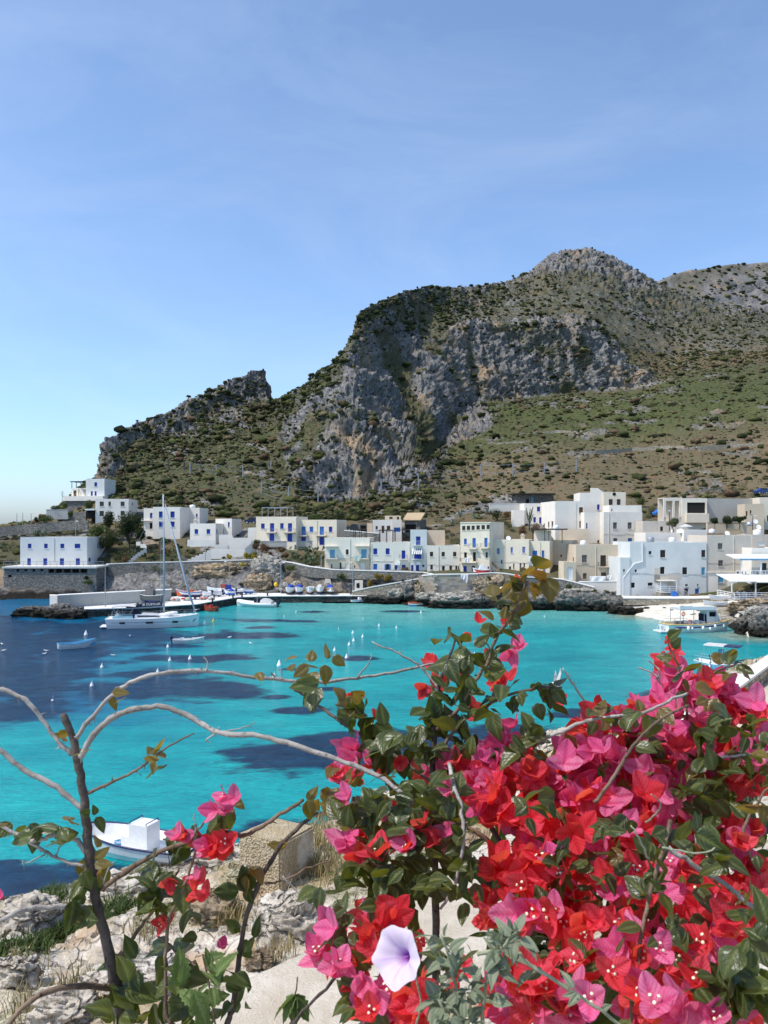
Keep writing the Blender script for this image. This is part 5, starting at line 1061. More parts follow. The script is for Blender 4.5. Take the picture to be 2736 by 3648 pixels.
# lamp posts
def lamp(label, px, py0, py1, Y, arm=-.7, head=True, m=GREYMETAL, group='street lamps', name='street_lamp', cat='street lamp'):
    a_, t_ = P(px, py1, Y), P(px, py0, Y); h_ = t_.z-a_.z; e_ = empty(name, a_, 0, label, cat, group)
    MB().tube([(0, 0, -.4), (0, 0, h_*.5), (0, 0, h_)], [.09, .07, .05], 8).build('pole', m, e_)
    if head:
        MB().tube([(0, 0, h_-.02), (arm*.4, 0, h_+.12), (arm, 0, h_+.12)], .035, 6).build('arm', m, e_); b = MB(); b.ell((arm, 0, h_+.08), (.3, .14, .09), 10, 6); b.build('lamp_head', WHITE, e_, True)
lamp('tall lamp rising from the breakwater wall', 375, 2012, 2160, 125, .4); lamp('lamp above the blue bin on the pier', 817, 2003, 2100, 151); lamp('lamp between the pale outcrop and the beached boats', 1001, 2006, 2112, 150, .5); lamp('lamp behind the dark crane', 1257, 2005, 2108, 148, -.3)
lamp('white lamp over the long house terrace', 270, 1858, 1916, 176, .3); lamp('lamp by the cream cottage and garden trees', 2681, 1840, 1880, 152, .5, True, DARKMETAL); lamp('dark lantern in front of the open loggia', 2385, 1822, 1884, 158, .01, True, DARKMETAL)
for a_ in (('leftmost thin bare pole on the headland skyline', 60, 1827, 1873, 186), ('second thin bare pole on the headland skyline', 81, 1826, 1870, 186), ('bare pole beside the stepped white wall', 732, 1946, 2000, 163), ('thin pole left of the white house over beige base', 1144, 1975, 2024, 155)): lamp(*a_, 0, False, GREYMETAL, 'bare poles', 'pole', 'pole')
lamp('short lamp left of the bunker wall', 111, 1828, 1868, 186, .3)
# rockfall fences
def rfence(label, posts, m=DARKMETAL, cables=True):
    base_ = [T(px, (a_+b_)/2+10) for px, a_, b_ in posts]; e_ = empty('rockfall_fence', base_[0], 0, label, 'fence', 'rockfall fences'); o_ = base_[0]; tops = []
    for (px, a_, b_), g in zip(posts, base_):
        Y_ = g.y-1.0; p0, p1 = P(px, b_, Y_), P(px, a_, Y_); MB().bar(p0-o_-Vector((0, 0, .6)), p1-o_, .26).build('post', m, e_); tops.append((p0-o_, p1-o_))
    if cables:
        for (p0, p1), (q0, q1) in zip(tops[:-1], tops[1:]):
            b = MB()
            for f_ in (.25, .6, .97):
                a_, c_ = p0.lerp(p1, f_), q0.lerp(q1, f_); b.tube([a_, a_.lerp(c_, .5)-Vector((0, 0, .35)), c_], .035, 4)
            b.build('cable', GREYMETAL, e_)
rfence('row of six dark posts on the left headland', [(448, 1648, 1691), (489, 1648, 1688), (542, 1630, 1678), (601, 1636, 1682), (657, 1640, 1678), (715, 1633, 1677)], DARKMETAL, False)
rfence('grey netting fence left of the bluff', [(677, 1648, 1693), (770, 1655, 1700), (865, 1659, 1707), (965, 1640, 1688)], GREYMETAL); rfence('sagging netting fence at the foot of the bluff', [(931, 1713, 1769), (1028, 1733, 1796), (1133, 1746, 1806), (1245, 1738, 1796), (1359, 1711, 1763)], GREYMETAL)
rfence('netting fence on the brown terraces', [(1357, 1706, 1762), (1490, 1692, 1753), (1712, 1654, 1725), (1827, 1651, 1720), (1939, 1646, 1706), (2053, 1637, 1697)], GREYMETAL)
# ------------------------------------------------------------------ boats
GEL = paint('white_gelcoat', (0.78, 0.78, 0.77), .25, .03, .5)
HULLBLUE = paint('hull_light_blue', (0.16, 0.42, 0.62), .35, .08); CYAN = paint('deck_cyan', (0.25, 0.5, 0.6), .5, .08); GREYHULL = paint('grey_green_hull', (0.1, 0.12, 0.12), .5, .15)
NAVYP = paint('navy_hull_paint', (0.015, 0.02, 0.09), .35, .1); WOOD = paint('varnished_wood', (0.25, 0.12, 0.045), .45, .2); SILVER = paint('anodised_mast', (0.35, 0.42, 0.48), .4, .05, metal=.2)
TEAK = paint('teak_deck', (0.36, 0.25, 0.15), .7, .15); PURPLE = paint('purple_stripe', (0.07, 0.03, 0.16), .4, .08); CANVASG = paint('grey_canvas', (0.5, 0.5, 0.49), .85, .06); TARPB = paint('blue_tarpaulin', (0.02, 0.06, 0.42), .6, .2, bumpd=.05)
OLDRED = paint('rusty_red_paint', (0.42, 0.07, 0.035), .6, .25); YTRIM = paint('yellow_trim', (0.72, 0.5, 0.16), .5, .1); WATERB = paint('weathered_white_boat', (0.6, 0.63, 0.64), .6, .12)
def hull(parent, L, B, D, mats, transom=.75, bow=.5, stern=.1, draft=.25, fine=1.7, floor=.15, interior=GEL, rail=None, railr=.035, rake=.35, deck=None, deckto=0., N=22, wmax=.42):
    def hb(s): 
        if s < wmax: t = s/wmax; return B/2*(transom+(1-transom)*math.sin(t*math.pi/2))
        t = (s-wmax)/(1-wmax); return max(.012, B/2*(1-t**(fine+.6))**.8)
    def sh(s): return D*(1+bow*max(0, s-.35)**2/.42+stern*(1-s)**3)
    lev = [(-1, 0.0), (-.55, .55), (0, .8), (.4, .93), (.78, .985), (1, 1.0)]
    rings = []; gun = []
    for i in range(N+1):
        s_ = i/N; b = hb(s_); z1 = sh(s_); dr = draft*(1-.75*max(0, s_-.6)/.4); ring = []
        for l, k in lev:
            z = l*dr if l <= 0 else l*z1; kk = k if s_ < .7 else k*(1-.35*(s_-.7)/.3*(1-l if l > 0 else 1))
            x = s_*L+rake*max(0, s_-.6)/.4*(z+dr)*.8-(.12*z if s_ < .01 else 0); ring.append((x, b*kk, z))
        rings.append(ring); gun.append(ring[-1])
    hb_ = MB(); n_ = len(lev)
    for j in range(n_-1):
        hb_.mat(mats[j])
        for sg in (1, -1):
            for i in range(N):
                q = [rings[i][j], rings[i+1][j], rings[i+1][j+1], rings[i][j+1]]; hb_.add([(x, sg*y, z) for x, y, z in q], [(0, 1, 2, 3)])
        a_, c_ = rings[0][j], rings[0][j+1]; hb_.add([(a_[0], a_[1], a_[2]), (a_[0], -a_[1], a_[2]), (c_[0], -c_[1], c_[2]), (c_[0], c_[1], c_[2])], [(0, 1, 2, 3)])
    hb_.build('hull', None, parent, False)
    ib = MB(); zf = floor; off_ = .05
    inner = []
    for i in range(N+1):
        x, y, z = gun[i]; yi = max(.004, y-off_); yf = max(.003, (y-off_)*.8); inner.append(((x, yi, z), (x-.02, yf, zf if i < N else z)))
    if deck is None:
        for sg in (1, -1):
            for i in range(N):
                (a_, b_), (c_, d_) = inner[i], inner[i+1]
                ib.add([(p_[0], sg*p_[1], p_[2]) for p_ in (a_, c_, d_, b_)], [(0, 1, 2, 3)]); ib.add([(b_[0], sg*b_[1], b_[2]), (d_[0], sg*d_[1], d_[2]), (d_[0], 0, d_[2]), (b_[0], 0, b_[2])], [(0, 1, 2, 3)])
        ib.build('interior', interior, parent)
    else:
        for i in range(N):
            a_, c_ = gun[i], gun[i+1]; ib.add([(a_[0], a_[1], a_[2]-.02), (c_[0], c_[1], c_[2]-.02), (c_[0], -c_[1], c_[2]-.02), (a_[0], -a_[1], a_[2]-.02)], [(0, 1, 2, 3)])
        ib.build('deck', deck, parent)
    rb = MB()
    for sg in (1, -1): rb.tube([(x, sg*y, z) for x, y, z in gun], railr, 6)
    rb.tube([gun[0], (gun[0][0], -gun[0][1], gun[0][2])], railr, 6)
    rb.build('gunwale', rail or mats[-1], parent, True)
    return gun, sh, hb
def outboard(parent, x, z, m=RUBBER, s=1.0):
    b = MB(); b.T = Matrix.Translation((x, 0, z))@Matrix.Scale(s, 4); b.box(-.42, -.18, .1, 0, .18, .55); b.box(-.36, -.14, .551, -.04, .14, .66); b.box(-.28, -.07, -.6, -.12, .07, .1); b.box(-.36, -.12, -.62, -.06, .12, -.58); b.build('outboard_motor', m, parent)
def boat(name, label, px0, py0, px1, py1, cat='boat', group=None, z=0.):
    """stern and bow waterline photo positions"""
    f_ = lambda px, py: Vector(((px-CX)/F*((CH-z)*F/(py-HY)), (CH-z)*F/(py-HY), z)); a_, b_ = f_(px0, py0), f_(px1, py1); d_ = b_-a_
    return empty(name, a_, math.atan2(d_.y, d_.x), label, cat, group), d_.length
# --- yacht
e, L = boat('sailing_yacht', 'white sailing yacht with navy boom cover moored off the pier', 386, 2236, 706, 2229, 'yacht')
gun, sh, hb = hull(e, L, 3.9, 1.3, [NAVYP, NAVYP, GEL, GEL, GEL], .86, .28, .02, .3, 2.6, deck=GEL, rail=GEL, railr=.05, rake=.12)
st = MB(); zz_ = .78
for sg in (-1,): st.loft([[(x, -(hb(s_)+.012)*.99, z0), (x, -(hb(s_)+.012)*.99, z1)] for s_, x, z0, z1 in [(k/20, k/20*L, .80, .84) for k in range(1, 19)]], False, False)
st.build('hull_stripe', NAVYP, e)
for s0, s1 in ((.14, .2), (.43, .51), (.72, .78)):
    b = MB(); b.loft([[(s_*L, -(hb(s_)+.02), .66), (s_*L, -(hb(s_)+.02), .92)] for s_ in (s0, (s0+s1)/2, s1)], False, False); b.build('hull_window', GLASS, e)
MB().box(-.95, -1.3, .18, -.02, 1.3, .3).build('swim_platform', GEL, e)
cr = MB(); cr.loft([[(x, -w_, 1.3), (x, -w_*.9, 1.3+h_), (x, w_*.9, 1.3+h_), (x, w_, 1.3)] for x, w_, h_ in ((L*.30, 1.1, .5), (L*.36, 1.2, .56), (L*.5, 1.15, .5), (L*.62, .95, .34), (L*.72, .5, .16))]); cr.build('coachroof', GEL, e)
b = MB(); b.loft([[(x, -w_-.012, 1.45), (x, -w_*.955-.012, 1.45+h_)] for x, w_, h_ in ((L*.33, 1.15, .24), (L*.42, 1.17, .25), (L*.53, 1.1, .2), (L*.575, 1.03, .1))], False, False); b.build('cabin_window', GLASS, e)
cp = MB(); cp.box(L*.06, -1.3, 1.31, L*.28, -.75, 1.62); cp.box(L*.06, .75, 1.31, L*.28, 1.3, 1.62); cp.build('cockpit_seat', CYAN, e)
b = MB(); b.tube([(L*.1, -.45+.45*math.cos(t_/8*math.pi)*0+.42*math.cos(t_/12*2*math.pi), 1.95+.42*math.sin(t_/12*2*math.pi)) for t_ in range(13)], .03, 5); b.build('steering_wheel', STEEL, e); MB().box(L*.1-.1, -.35, 1.31, L*.1+.2, .35, 1.9).build('helm_console', GEL, e)
mx = L*.615; MB().tube([(mx, 0, 1.3), (mx, 0, 9), (mx-.1, 0, 18.2)], [.12, .11, .085], 8).build('mast', SILVER, e, True)
for zs, ws in ((6.8, 1.15), (10.6, 1.0), (14.2, .8)): b = MB(); b.bar((mx, 0, zs), (mx-.35, ws, zs+.1), .07); b.bar((mx, 0, zs), (mx-.35, -ws, zs+.1), .07); b.build('spreader', SILVER, e)
b = MB()
for sg in (1, -1): b.tube([(mx-.25, sg*1.75, 1.35), (mx-.35, sg*1.1, 6.9), (mx-.35, sg*.98, 10.7), (mx-.1, 0, 17.8)], .014, 4)
b.tube([(.2, .7, 1.4), (mx*.55, .1, 12), (mx-.15, 0, 18.0)], .013, 4); b.build('rigging', STEEL, e)
b = MB(); b.tube([(L*.975, 0, 1.75), (L*.9, 0, 4.4), (mx+.16, 0, 16.8)], [.09, .16, .07], 8); b.build('furled_jib', paint('grey_sail_cover', (0.34, 0.41, 0.48), .8, .08), e, True)
b = MB(); bl = 5.0; b.bar((mx-.12, 0, 2.75), (mx-bl, 0, 2.55), .18); b.build('boom', SILVER, e)
cv = MB(); cv.loft([[(x, -w_, z0), (x, -w_*.8, z1), (x, 0, z1+.1), (x, w_*.8, z1), (x, w_, z0)] for x, w_, z0, z1 in ((mx-.2, .22, 2.86, 3.55), (mx-1.5, .24, 2.8, 3.42), (mx-3, .22, 2.74, 3.16), (mx-bl, .1, 2.66, 2.8))]); cv.build('sail_cover', NAVY, e)
cu = bpy.data.curves.new('lettering', 'FONT'); cu.body = 'DUFOUR'; cu.size = .46; cu.extrude = .004; cu.materials.append(WHITE); tf = bpy.data.objects.new('tmp_text', cu); COL.objects.link(tf); bpy.context.view_layer.update(); tm = bpy.data.meshes.new_from_object(tf.evaluated_get(bpy.context.evaluated_depsgraph_get())); bpy.data.objects.remove(tf); t_ = bpy.data.objects.new('lettering', tm); COL.objects.link(t_); t_['kind'] = 'stuff'; t_.parent = e; t_.location = (mx-2.35, -.265, 2.93); t_.rotation_euler = (math.radians(83), math.radians(-2), 0)
MB().box(mx-2.85, -.27, 2.9, mx-2.5, -.25, 3.22).build('emblem', CANVASG, e)
bi = MB(); bi.loft([[(x, -1.35, z_-.12), (x, -.8, z_), (x, .8, z_), (x, 1.35, z_-.12)] for x, z_ in ((.6, 3.0), (1.5, 3.12), (2.6, 3.12), (3.7, 3.02))], False, False); bi.loft([[(x, -1.35, z_-.18), (x, -.8, z_-.06), (x, .8, z_-.06), (x, 1.35, z_-.18)] for x, z_ in ((.6, 3.0), (1.5, 3.12), (2.6, 3.12), (3.7, 3.02))], False, False); bi.build('bimini', CANVASG, e)
b = MB()
for sg in (1, -1):
    for x_ in (.7, 2.0, 3.6): b.tube([(2.0+(x_-2)*.3, sg*1.4, 1.4), (x_, sg*1.33, 2.9)], .018, 5)
b.build('bimini_frame', STEEL, e)
sp = MB(); sp.loft([[(x, 1.05*math.cos(k*math.pi/8), 1.35+h_*math.sin(k*math.pi/8)) for k in range(9)] for x, h_ in ((L*.275, 1.1), (L*.31, 1.15), (L*.37, .55))], False, False); sp.build('sprayhood', NAVY, e)
b = MB()
for sg in (1, -1):
    rl_ = [(s_*L, sg*(hb(s_)-.08), sh(s_)) for s_ in (.02, .15, .28, .42, .56, .7, .84, .95)]
    for q in rl_: b.bar(q, (q[0], q[1], q[2]+.62), .025)
    for hh in (.35, .62): b.tube([(q[0], q[1], q[2]+hh) for q in rl_], .012, 4)
b.tube([(.95*L, -.45, 1.6+.62), (L*1.02, 0, 2.3), (.95*L, .45, 2.22)], .022, 5); b.build('guard_rail', STEEL, e)
dg = MB(); pts_ = [(L*.66+1.15*math.cos(a_)*(1 if math.cos(a_) > 0 else .9), .62*math.sin(a_), 1.75+.12*math.cos(a_)) for a_ in [k*math.pi/8 for k in range(17)]]
dg.tube(pts_, .2, 8, False); dg.box(L*.66-.9, -.5, 1.62, L*.66+.85, .5, 1.7); dg.build('stowed_dinghy', WHITE, e, True)
# bow mark
b = MB(); b.prism([(0, 0), (.12, .18), (.3, .3), (.42, .28), (.34, .22), (.2, .1), (.08, -.15)], -.002, .002); o_ = b.build('bow_mark', GREYSH, e); o_.location = (L*.945, -hb(.957)-.09, .75); o_.rotation_euler = (0, 0, .2)
# --- inflatable
e, L = boat('inflatable_boat', 'white rigid inflatable boat with dark outboard beside the quay', 985, 2163, 846, 2158)
hull(e, L, 2.4, .5, [GEL]*5, .8, .5, 0, .2, 2.0, deck=CANVASG)
b = MB(); b.tube([(0, 1.1, .45), (L*.5, 1.15, .5), (L*.8, .9, .62), (L*.98, .12, .95), (L*.98, -.12, .95), (L*.8, -.9, .62), (L*.5, -1.15, .5), (0, -1.1, .45)], [.2, .27, .27, .22, .22, .27, .27, .2], 10); b.build('tube', WHITE, e, True)
b = MB(); b.box(L*.42, -.4, .5, L*.55, .4, 1.35); b.build('console', NAVY, e); b = MB(); b.loft([[(x, -.7, .6), (x, -.4, .6+h_), (x, .4, .6+h_), (x, .7, .6)] for x, h_ in ((L*.1, .4), (L*.2, .8), (L*.32, .85), (L*.38, .5))]); b.build('cover', CANVASG, e); outboard(e, -.05, .35, NAVY, 1.25)
b = MB(); b.tube([(L*.45, -.6, .6), (L*.45, -.55, 1.8), (L*.45, .55, 1.8), (L*.45, .6, .6)], .04, 6); b.build('roll_bar', STEEL, e)
# --- small open boats
def rowboat(label, px0, py0, px1, py1, mats, B=1.5, D=.45, z=0., thw=WOOD, inter=WATERB, rail=None, motor=None, name='rowing_boat', group='small open boats', cuddy=None, bow=.7):
    e, L = boat(name, label, px0, py0, px1, py1, 'boat', group, z)
    gun, sh_, hb_ = hull(e, L, B, D, mats, .7, bow, .15, .2, 1.6, interior=inter, rail=rail, floor=.1)
    for s_ in (.25, .5, .72): w_ = hb_(s_)-.06; MB().box(s_*L-.12, -w_, D*.7, s_*L+.12, w_, D*.7+.05).build('thwart', thw, e)
    if motor: outboard(e, -.02, D*.8, motor, .8)
    if cuddy: b = MB(); b.loft([[(x, -.35, D*.8), (x, -.28, D*.8+h_), (x, .28, D*.8+h_), (x, .35, D*.8)] for x, h_ in ((L*.42, .5), (L*.46, .62), (L*.58, .55), (L*.62, .2))]); b.build('engine_box', cuddy, e)
    return e, L, sh_, hb_
rowboat('grey-blue wooden rowing boat with nobody in it on the dark water', 209, 2313, 332, 2303, [NAVYP, NAVYP, WATERB, WATERB, WATERB], 1.5, .55, rail=LBLUE, thw=LBLUE, inter=LBLUE)
e, *_ = rowboat('white skiff with two gulls perched on it', 618, 2292, 722, 2290, [WATERB]*5, 1.4, .42, motor=NAVYP, inter=WATERB)
rowboat('white boat with pale blue hull moored at the quay end', 1253, 2148, 1308, 2146, [HULLBLUE, HULLBLUE, HULLBLUE, GEL, GEL], 1.5, .5, rail=NAVYP, cuddy=GEL, inter=GEL)
rowboat('red-decked wooden skiff with blue and white hull near the rocks', 1457, 2159, 1521, 2158, [NAVYP, NAVYP, MIDBLUE, GEL, OLDRED], 1.6, .55, rail=ORANGE, inter=ORANGE, thw=ORANGE, cuddy=OLDRED, bow=.9)
rowboat('rusty orange wooden boat tied to the pier behind the yacht bow', 772, 2178, 733, 2176, [OLDRED]*5, 1.5, .6, rail=OLDRED, inter=OLDRED, cuddy=RED)
# --- boats hauled out on the pier and quay
ze = ZQ+.35
def chocks(e, L, m=DARKMETAL, D=.4):
    for s_ in (.25, .65): MB().box(s_*L-.1, -.55, -D-.0, s_*L+.1, .55, -.14).build('chock', m, e)
for a_ in (('dark green-grey wooden boat propped beside the breakwater', 574, 2138, 492, 2137, [TARPB, TARPB, GREYHULL, GREYHULL, GREYHULL], 1.8, .75, ze+.1, GREYHULL), ('white fishing boat with a mast hauled out on the pier', 716, 2124, 634, 2124, [NAVYP, NAVYP, NAVYP, GEL, MIDBLUE], 1.9, .75, ze+.2, ORANGE)):
    e, L, s1, h1 = rowboat(a_[0], *a_[1:5], a_[5], a_[6], a_[7], a_[8], rail=GEL, inter=a_[9], name='fishing_boat', group='boats hauled out on the pier', bow=.6); chocks(e, L, DARKMETAL, ze-ZQ+.1)
    if 'mast' in a_[0]: MB().tube([(L*.72, 0, .3), (L*.72, 0, 5.4)], [.05, .03], 6).build('mast', WOOD, e); MB().box(L*.35, -.4, .7, L*.55, .4, 1.15).build('engine_box', ORANGE, e)
    else:
        b = MB(); b.loft([[(x, -.6, .8), (x, -.45, .8+h_), (x, .45, .8+h_), (x, .6, .8)] for x, h_ in ((L*.3, .9), (L*.4, 1.15), (L*.6, 1.05), (L*.75, .3))]); b.build('wheelhouse', GREYSH, e)
for k, (px0, px1, py, ms, lab) in enumerate(((752, 716, 2121, [MIDBLUE, MIDBLUE, GEL, GEL, GEL], 'first white dinghy right of the masted boat'), (790, 748, 2119, [NAVYP, NAVYP, GEL, GEL, GEL], 'second white dinghy with a navy bottom on the pier'), (815, 784, 2113, [TARPB, TARPB, TARPB, GEL, GEL], 'white and blue dinghy under the pier lamp'), (838, 806, 2116, [MIDBLUE]*3+[GEL, GEL], 'dinghy with a blue tarpaulin on the pier'), (866, 832, 2112, [NAVYP]*3+[GEL, GEL], 'dark-bottomed dinghy near the pier root'), (902, 862, 2110, [MIDBLUE]*3+[GEL, GEL], 'last white dinghy on the pier root'), (800, 742, 2107, [GEL]*5, 'long white hull behind the dinghies'), (876, 838, 2098, [GEL]*5, 'white hull resting against the rocks'))):
    e, L, s1, h1 = rowboat(lab, px0, py, px1, py+.3, ms, 1.4, .55, ze, GEL, GEL, NAVYP if k % 2 else GEL, NAVY if k in (0, 1, 3) else None, 'dinghy', 'boats hauled out on the pier'); chocks(e, L, DARKMETAL, ze-ZQ+.1)
    if k == 3: b = MB(); b.loft([[(x, -.5, .5), (x, 0, .5+h_), (x, .5, .5)] for x, h_ in ((.1, .2), (L*.4, .5), (L*.7, .3))]); b.build('tarpaulin', TARPB, e)
for k, (px, ms, tarp, lab) in enumerate(((1043, [GEL]*5, TARPB, 'first boat of the quay row, blue cover, next to the boulder'), (1072, [MIDBLUE, MIDBLUE, GEL, GEL, GEL], TARPB, 'second boat of the quay row with blue cover and trim'), (1108, [GEL, GEL, GEL, CYAN, GEL], None, 'third boat of the quay row, plain and uncovered'), (1140, [MIDBLUE, MIDBLUE, GEL, GEL, GEL], CANVASG, 'fourth boat of the quay row under a white cover'), (1174, [NAVYP, NAVYP, GEL, OLDRED, GEL], TARPB, 'fifth boat of the quay row, darker hull, nearest the crane'))):
    Yq = 150.3; p0 = Vector(((px-CX)/F*Yq, Yq, ZQ+.62)); e = empty('beached_boat', p0, math.radians(-90+4*(k-2)), lab, 'boat', 'boats beached in a row on the quay')
    L = 3.9; hull(e, L, 1.55, .6, ms, .72, .5, .1, .35, 1.6, floor=.1, rail=NAVYP if k == 4 else None)
    for s_ in (.2, .7): MB().box(s_*L-.1, -.5, -.62, s_*L+.1, .5, -.3).build('chock', DARKMETAL, e)
    if tarp: b = MB(); b.loft([[(x, -.6*w_, .62), (x, -.3*w_, .62+h_), (x, .3*w_, .62+h_), (x, .6*w_, .62)] for x, h_, w_ in ((.4, .25, 1), (1.3, .55, 1), (2.2, .5, 1), (3.1, .2, .6))]); b.build('cover', tarp, e)
# red boat standing on the street
p0 = P(1742, 2040, 143.6); e = empty('red_boat', p0, math.radians(183), 'red boat with a white cabin standing on the street wall', 'boat'); L = 2.7
hull(e, L, 1.2, .55, [RED]*4+[GEL], .75, .6, .1, .3, 1.6, interior=GEL, rail=GEL); b = MB(); b.loft([[(x, -.4, .5), (x, -.3, .5+h_), (x, .3, .5+h_), (x, .4, .5)] for x, h_ in ((L*.3, .6), (L*.38, .95), (L*.58, .9), (L*.68, .2))]); b.build('cabin', GEL, e); MB().box(.4, -.4, -.7, .6, .4, -.2).build('chock', DARKMETAL, e); MB().box(1.8, -.35, -.7, 2.0, .35, -.2).build('chock', DARKMETAL, e)
# two skiffs on the beach
def beachp(px, Y):
    X_ = (px-CX)/F*Y; d2 = (BG[..., 0]-X_)**2+(BG[..., 1]-Y)**2; k = np.unravel_index(np.argmin(d2), d2.shape); return Vector((X_, Y, float(BG[k][2])+.12))
for px_, Y_, rz_, lab, m_ in ((2600, 123.4, 3.3, 'white rowing skiff pulled up on the beach by the terrace', GEL), (2590, 120.6, 3.0, 'greyer rowing skiff lying lower on the beach', WATERB)):
    e = empty('rowing_skiff', beachp(px_, Y_), rz_, lab, 'boat', 'skiffs on the beach'); g_, s1, h1 = hull(e, 3.3, 1.25, .42, [m_]*5, .7, .7, .15, .15, 1.6, interior=CANVASG, floor=.1)
    for s_ in (.3, .6): w_ = h1(s_)-.06; MB().box(s_*3.3-.12, -w_, .3, s_*3.3+.12, w_, .35).build('thwart', GEL, e)
# --- tour boat
e, L = boat('tour_boat', 'white canopied tour boat with a purple swoosh and round fenders', 2368, 2252, 2588, 2246, 'boat')
gun, sh, hb = hull(e, L, 2.9, 1.05, [MIDBLUE, MIDBLUE, GEL, GEL, GEL], .85, .35, .05, .3, 1.9, deck=TEAK, rail=YTRIM, railr=.07, rake=.35)
b = MB(); b.loft([[(s_*L, -(hb(s_)+.03), z0), (s_*L, -(hb(s_)+.03), z1)] for s_, z0, z1 in ((.06, .82, .86), (.16, .62, .8), (.3, .6, .76), (.5, .66, .8), (.7, .72, .92), (.86, .8, 1.08), (.93, .88, 1.16))], False, False); b.build('hull_swoosh', PURPLE, e)
b = MB(); b.loft([[(s_*L, -(hb(s_)+.035), z0), (s_*L, -(hb(s_)+.035), z1)] for s_, z0, z1 in ((.06, .3, .34), (.12, .42, .52), (.17, .55, .66))], False, False); b.build('hull_swoosh', PURPLE, e)
MB().box(-1.1, -1.0, .1, -.02, 1.0, .24).build('swim_platform', GEL, e)
b = MB(); b.tube([(-.9, -.5, .24), (-.5, -.5, 1.2), (-.1, -.5, 1.5)], .03, 5); b.tube([(-.9, .5, .24), (-.5, .5, 1.2), (-.1, .5, 1.5)], .03, 5); b.box(-.5, -.3, .24, -.3, .1, .8); b.build('stern_ladder', STEEL, e)
cz = 3.05; b = MB(); b.loft([[(x, -1.25, cz), (x, -.6, cz+.14), (x, .6, cz+.14), (x, 1.25, cz), (x, 1.25, cz-.1), (x, -1.25, cz-.1)] for x in (L*.16, L*.4, L*.74)]); b.build('canopy', CANVASG, e)
b = MB(); b.loft([[(x, -1.27, cz-.02), (x, -1.27, cz+.42)] for x in (L*.16, L*.36)], False, False); b.box(L*.36, -1.28, cz-.15, L*.74, -1.26, cz+.3); b.build('canopy_side', WHITE, e)
b = MB()
for s_ in (.17, .38, .55, .73):
    for sg in (1, -1): b.bar((s_*L, sg*1.2, 1.0), (s_*L, sg*1.2, cz), .05)
b.build('canopy_post', STEEL, e)
b = MB(); b.loft([[(x, -.85, 1.0), (x, -.75, 1.0+h_), (x, .75, 1.0+h_), (x, .85, 1.0)] for x, h_ in ((L*.62, 1.9), (L*.7, 2.0), (L*.78, 1.9), (L*.84, .5))]); b.build('wheelhouse', GEL, e); MB().box(L*.66, -.87, 2.0, L*.77, -.82, 2.6).build('wheelhouse_window', GLASS, e); MB().box(L*.6, -.8, 1.05, L*.615, .8, 2.3).build('console', NAVY, e)
b = MB()
for sg in (1, -1):
    q = [(s_*L, sg*(hb(s_)-.1), sh(s_)+.6) for s_ in (.8, .88, .95, .99)]; b.tube(q, .025, 5); b.tube([(x, y, z-.3) for x, y, z in q], .02, 5)
    for x, y, z in q: b.bar((x, y, z-.62), (x, y, z), .03)
    q = [(s_*L, sg*(hb(s_)-.08), sh(s_)+.5) for s_ in (.05, .25, .45)]; b.tube(q, .022, 5)
    for x, y, z in q: b.bar((x, y, z-.5), (x, y, z), .03)
b.build('guard_rail', STEEL, e)
for s_, r_, z_ in ((.27, .25, .6), (.33, .16, .6), (.5, .22, .62), (.62, .18, .5), (.71, .2, .8), (.88, .2, .75)):
    b = MB(); b.ell((s_*L, -(hb(s_)+.2), z_), (r_*.85, r_*.85, r_*1.25), 10, 8); b.build('fender', WHITE, e, True)
b = MB(); b.tube([(L*.3+.3*math.cos(k*math.pi/8), -1.38, 1.35+.3*math.sin(k*math.pi/8)) for k in range(17)], .075, 7, False); b.build('lifebuoy', ORANGE, e, True)
b = MB(); b.tube([(L*.21+.22*math.cos(k*math.pi/8), -1.3, 2.45+.22*math.sin(k*math.pi/8)) for k in range(17)], .06, 7, False); b.build('lifebuoy', ORANGE, e, True)
for s_ in (.12, .2): MB().box(s_*L, -.9, 1.0, s_*L+.4, -.4, 1.5).build('chair', GREYSH, e)
for s_ in (.35, .45, .55): MB().box(s_*L, -1.0, 1.0, s_*L+.3, 1.0, 1.4).build('bench', GEL, e)
# --- pale blue canopied boat by the near rocks
e, L = boat('canopied_boat', 'pale blue fishing boat with a white sunshade by the near rocks', 2484, 2382, 2640, 2398, 'boat')
gun, sh, hb = hull(e, L, 1.9, .68, [HULLBLUE, HULLBLUE, HULLBLUE, HULLBLUE, CYAN], .8, .4, .35, .25, 1.7, interior=GEL, rail=GEL, rake=.3)
b = MB(); b.loft([[(x, -.85, 2.42), (x, -.8, 2.52), (x, .8, 2.52), (x, .85, 2.42)] for x in (L*.2, L*.66)]); b.build('sunshade', CANVASG, e); MB().box(L*.665, -.8, 2.42, L*1.0, .8, 2.5).build('solar_panel', NAVYP, e)
b = MB()
for s_ in (.21, .64):
    for sg in (1, -1): b.tube([(s_*L-.25*(s_ < .3), sg*.85, .6), (s_*L, sg*.8, 2.42)], .022, 5)
b.tube([(0, -.75, .8), (0, -.75, 1.4), (L*.5, -.85, 1.25)], .02, 5); b.tube([(0, .75, .8), (0, .75, 1.4), (L*.5, .85, 1.25)], .02, 5); b.tube([(.0, -.75, 1.4), (0, .75, 1.4)], .02, 5); b.build('frame', STEEL, e)
b = MB(); b.loft([[(x, -.35, .3), (x, -.3, .3+h_), (x, .3, .3+h_), (x, .35, .3)] for x, h_ in ((L*.45, 1.0), (L*.5, 1.15), (L*.6, 1.0), (L*.64, .4))]); b.build('console', GEL, e); MB().box(L*.5, -.25, 1.46, L*.6, .25, 2.05).build('console_cover', LBLUE, e); MB().bar((L*.34, -.3, .7), (L*.3, -.3, 1.5), .1).build('lever', DARKMETAL, e)
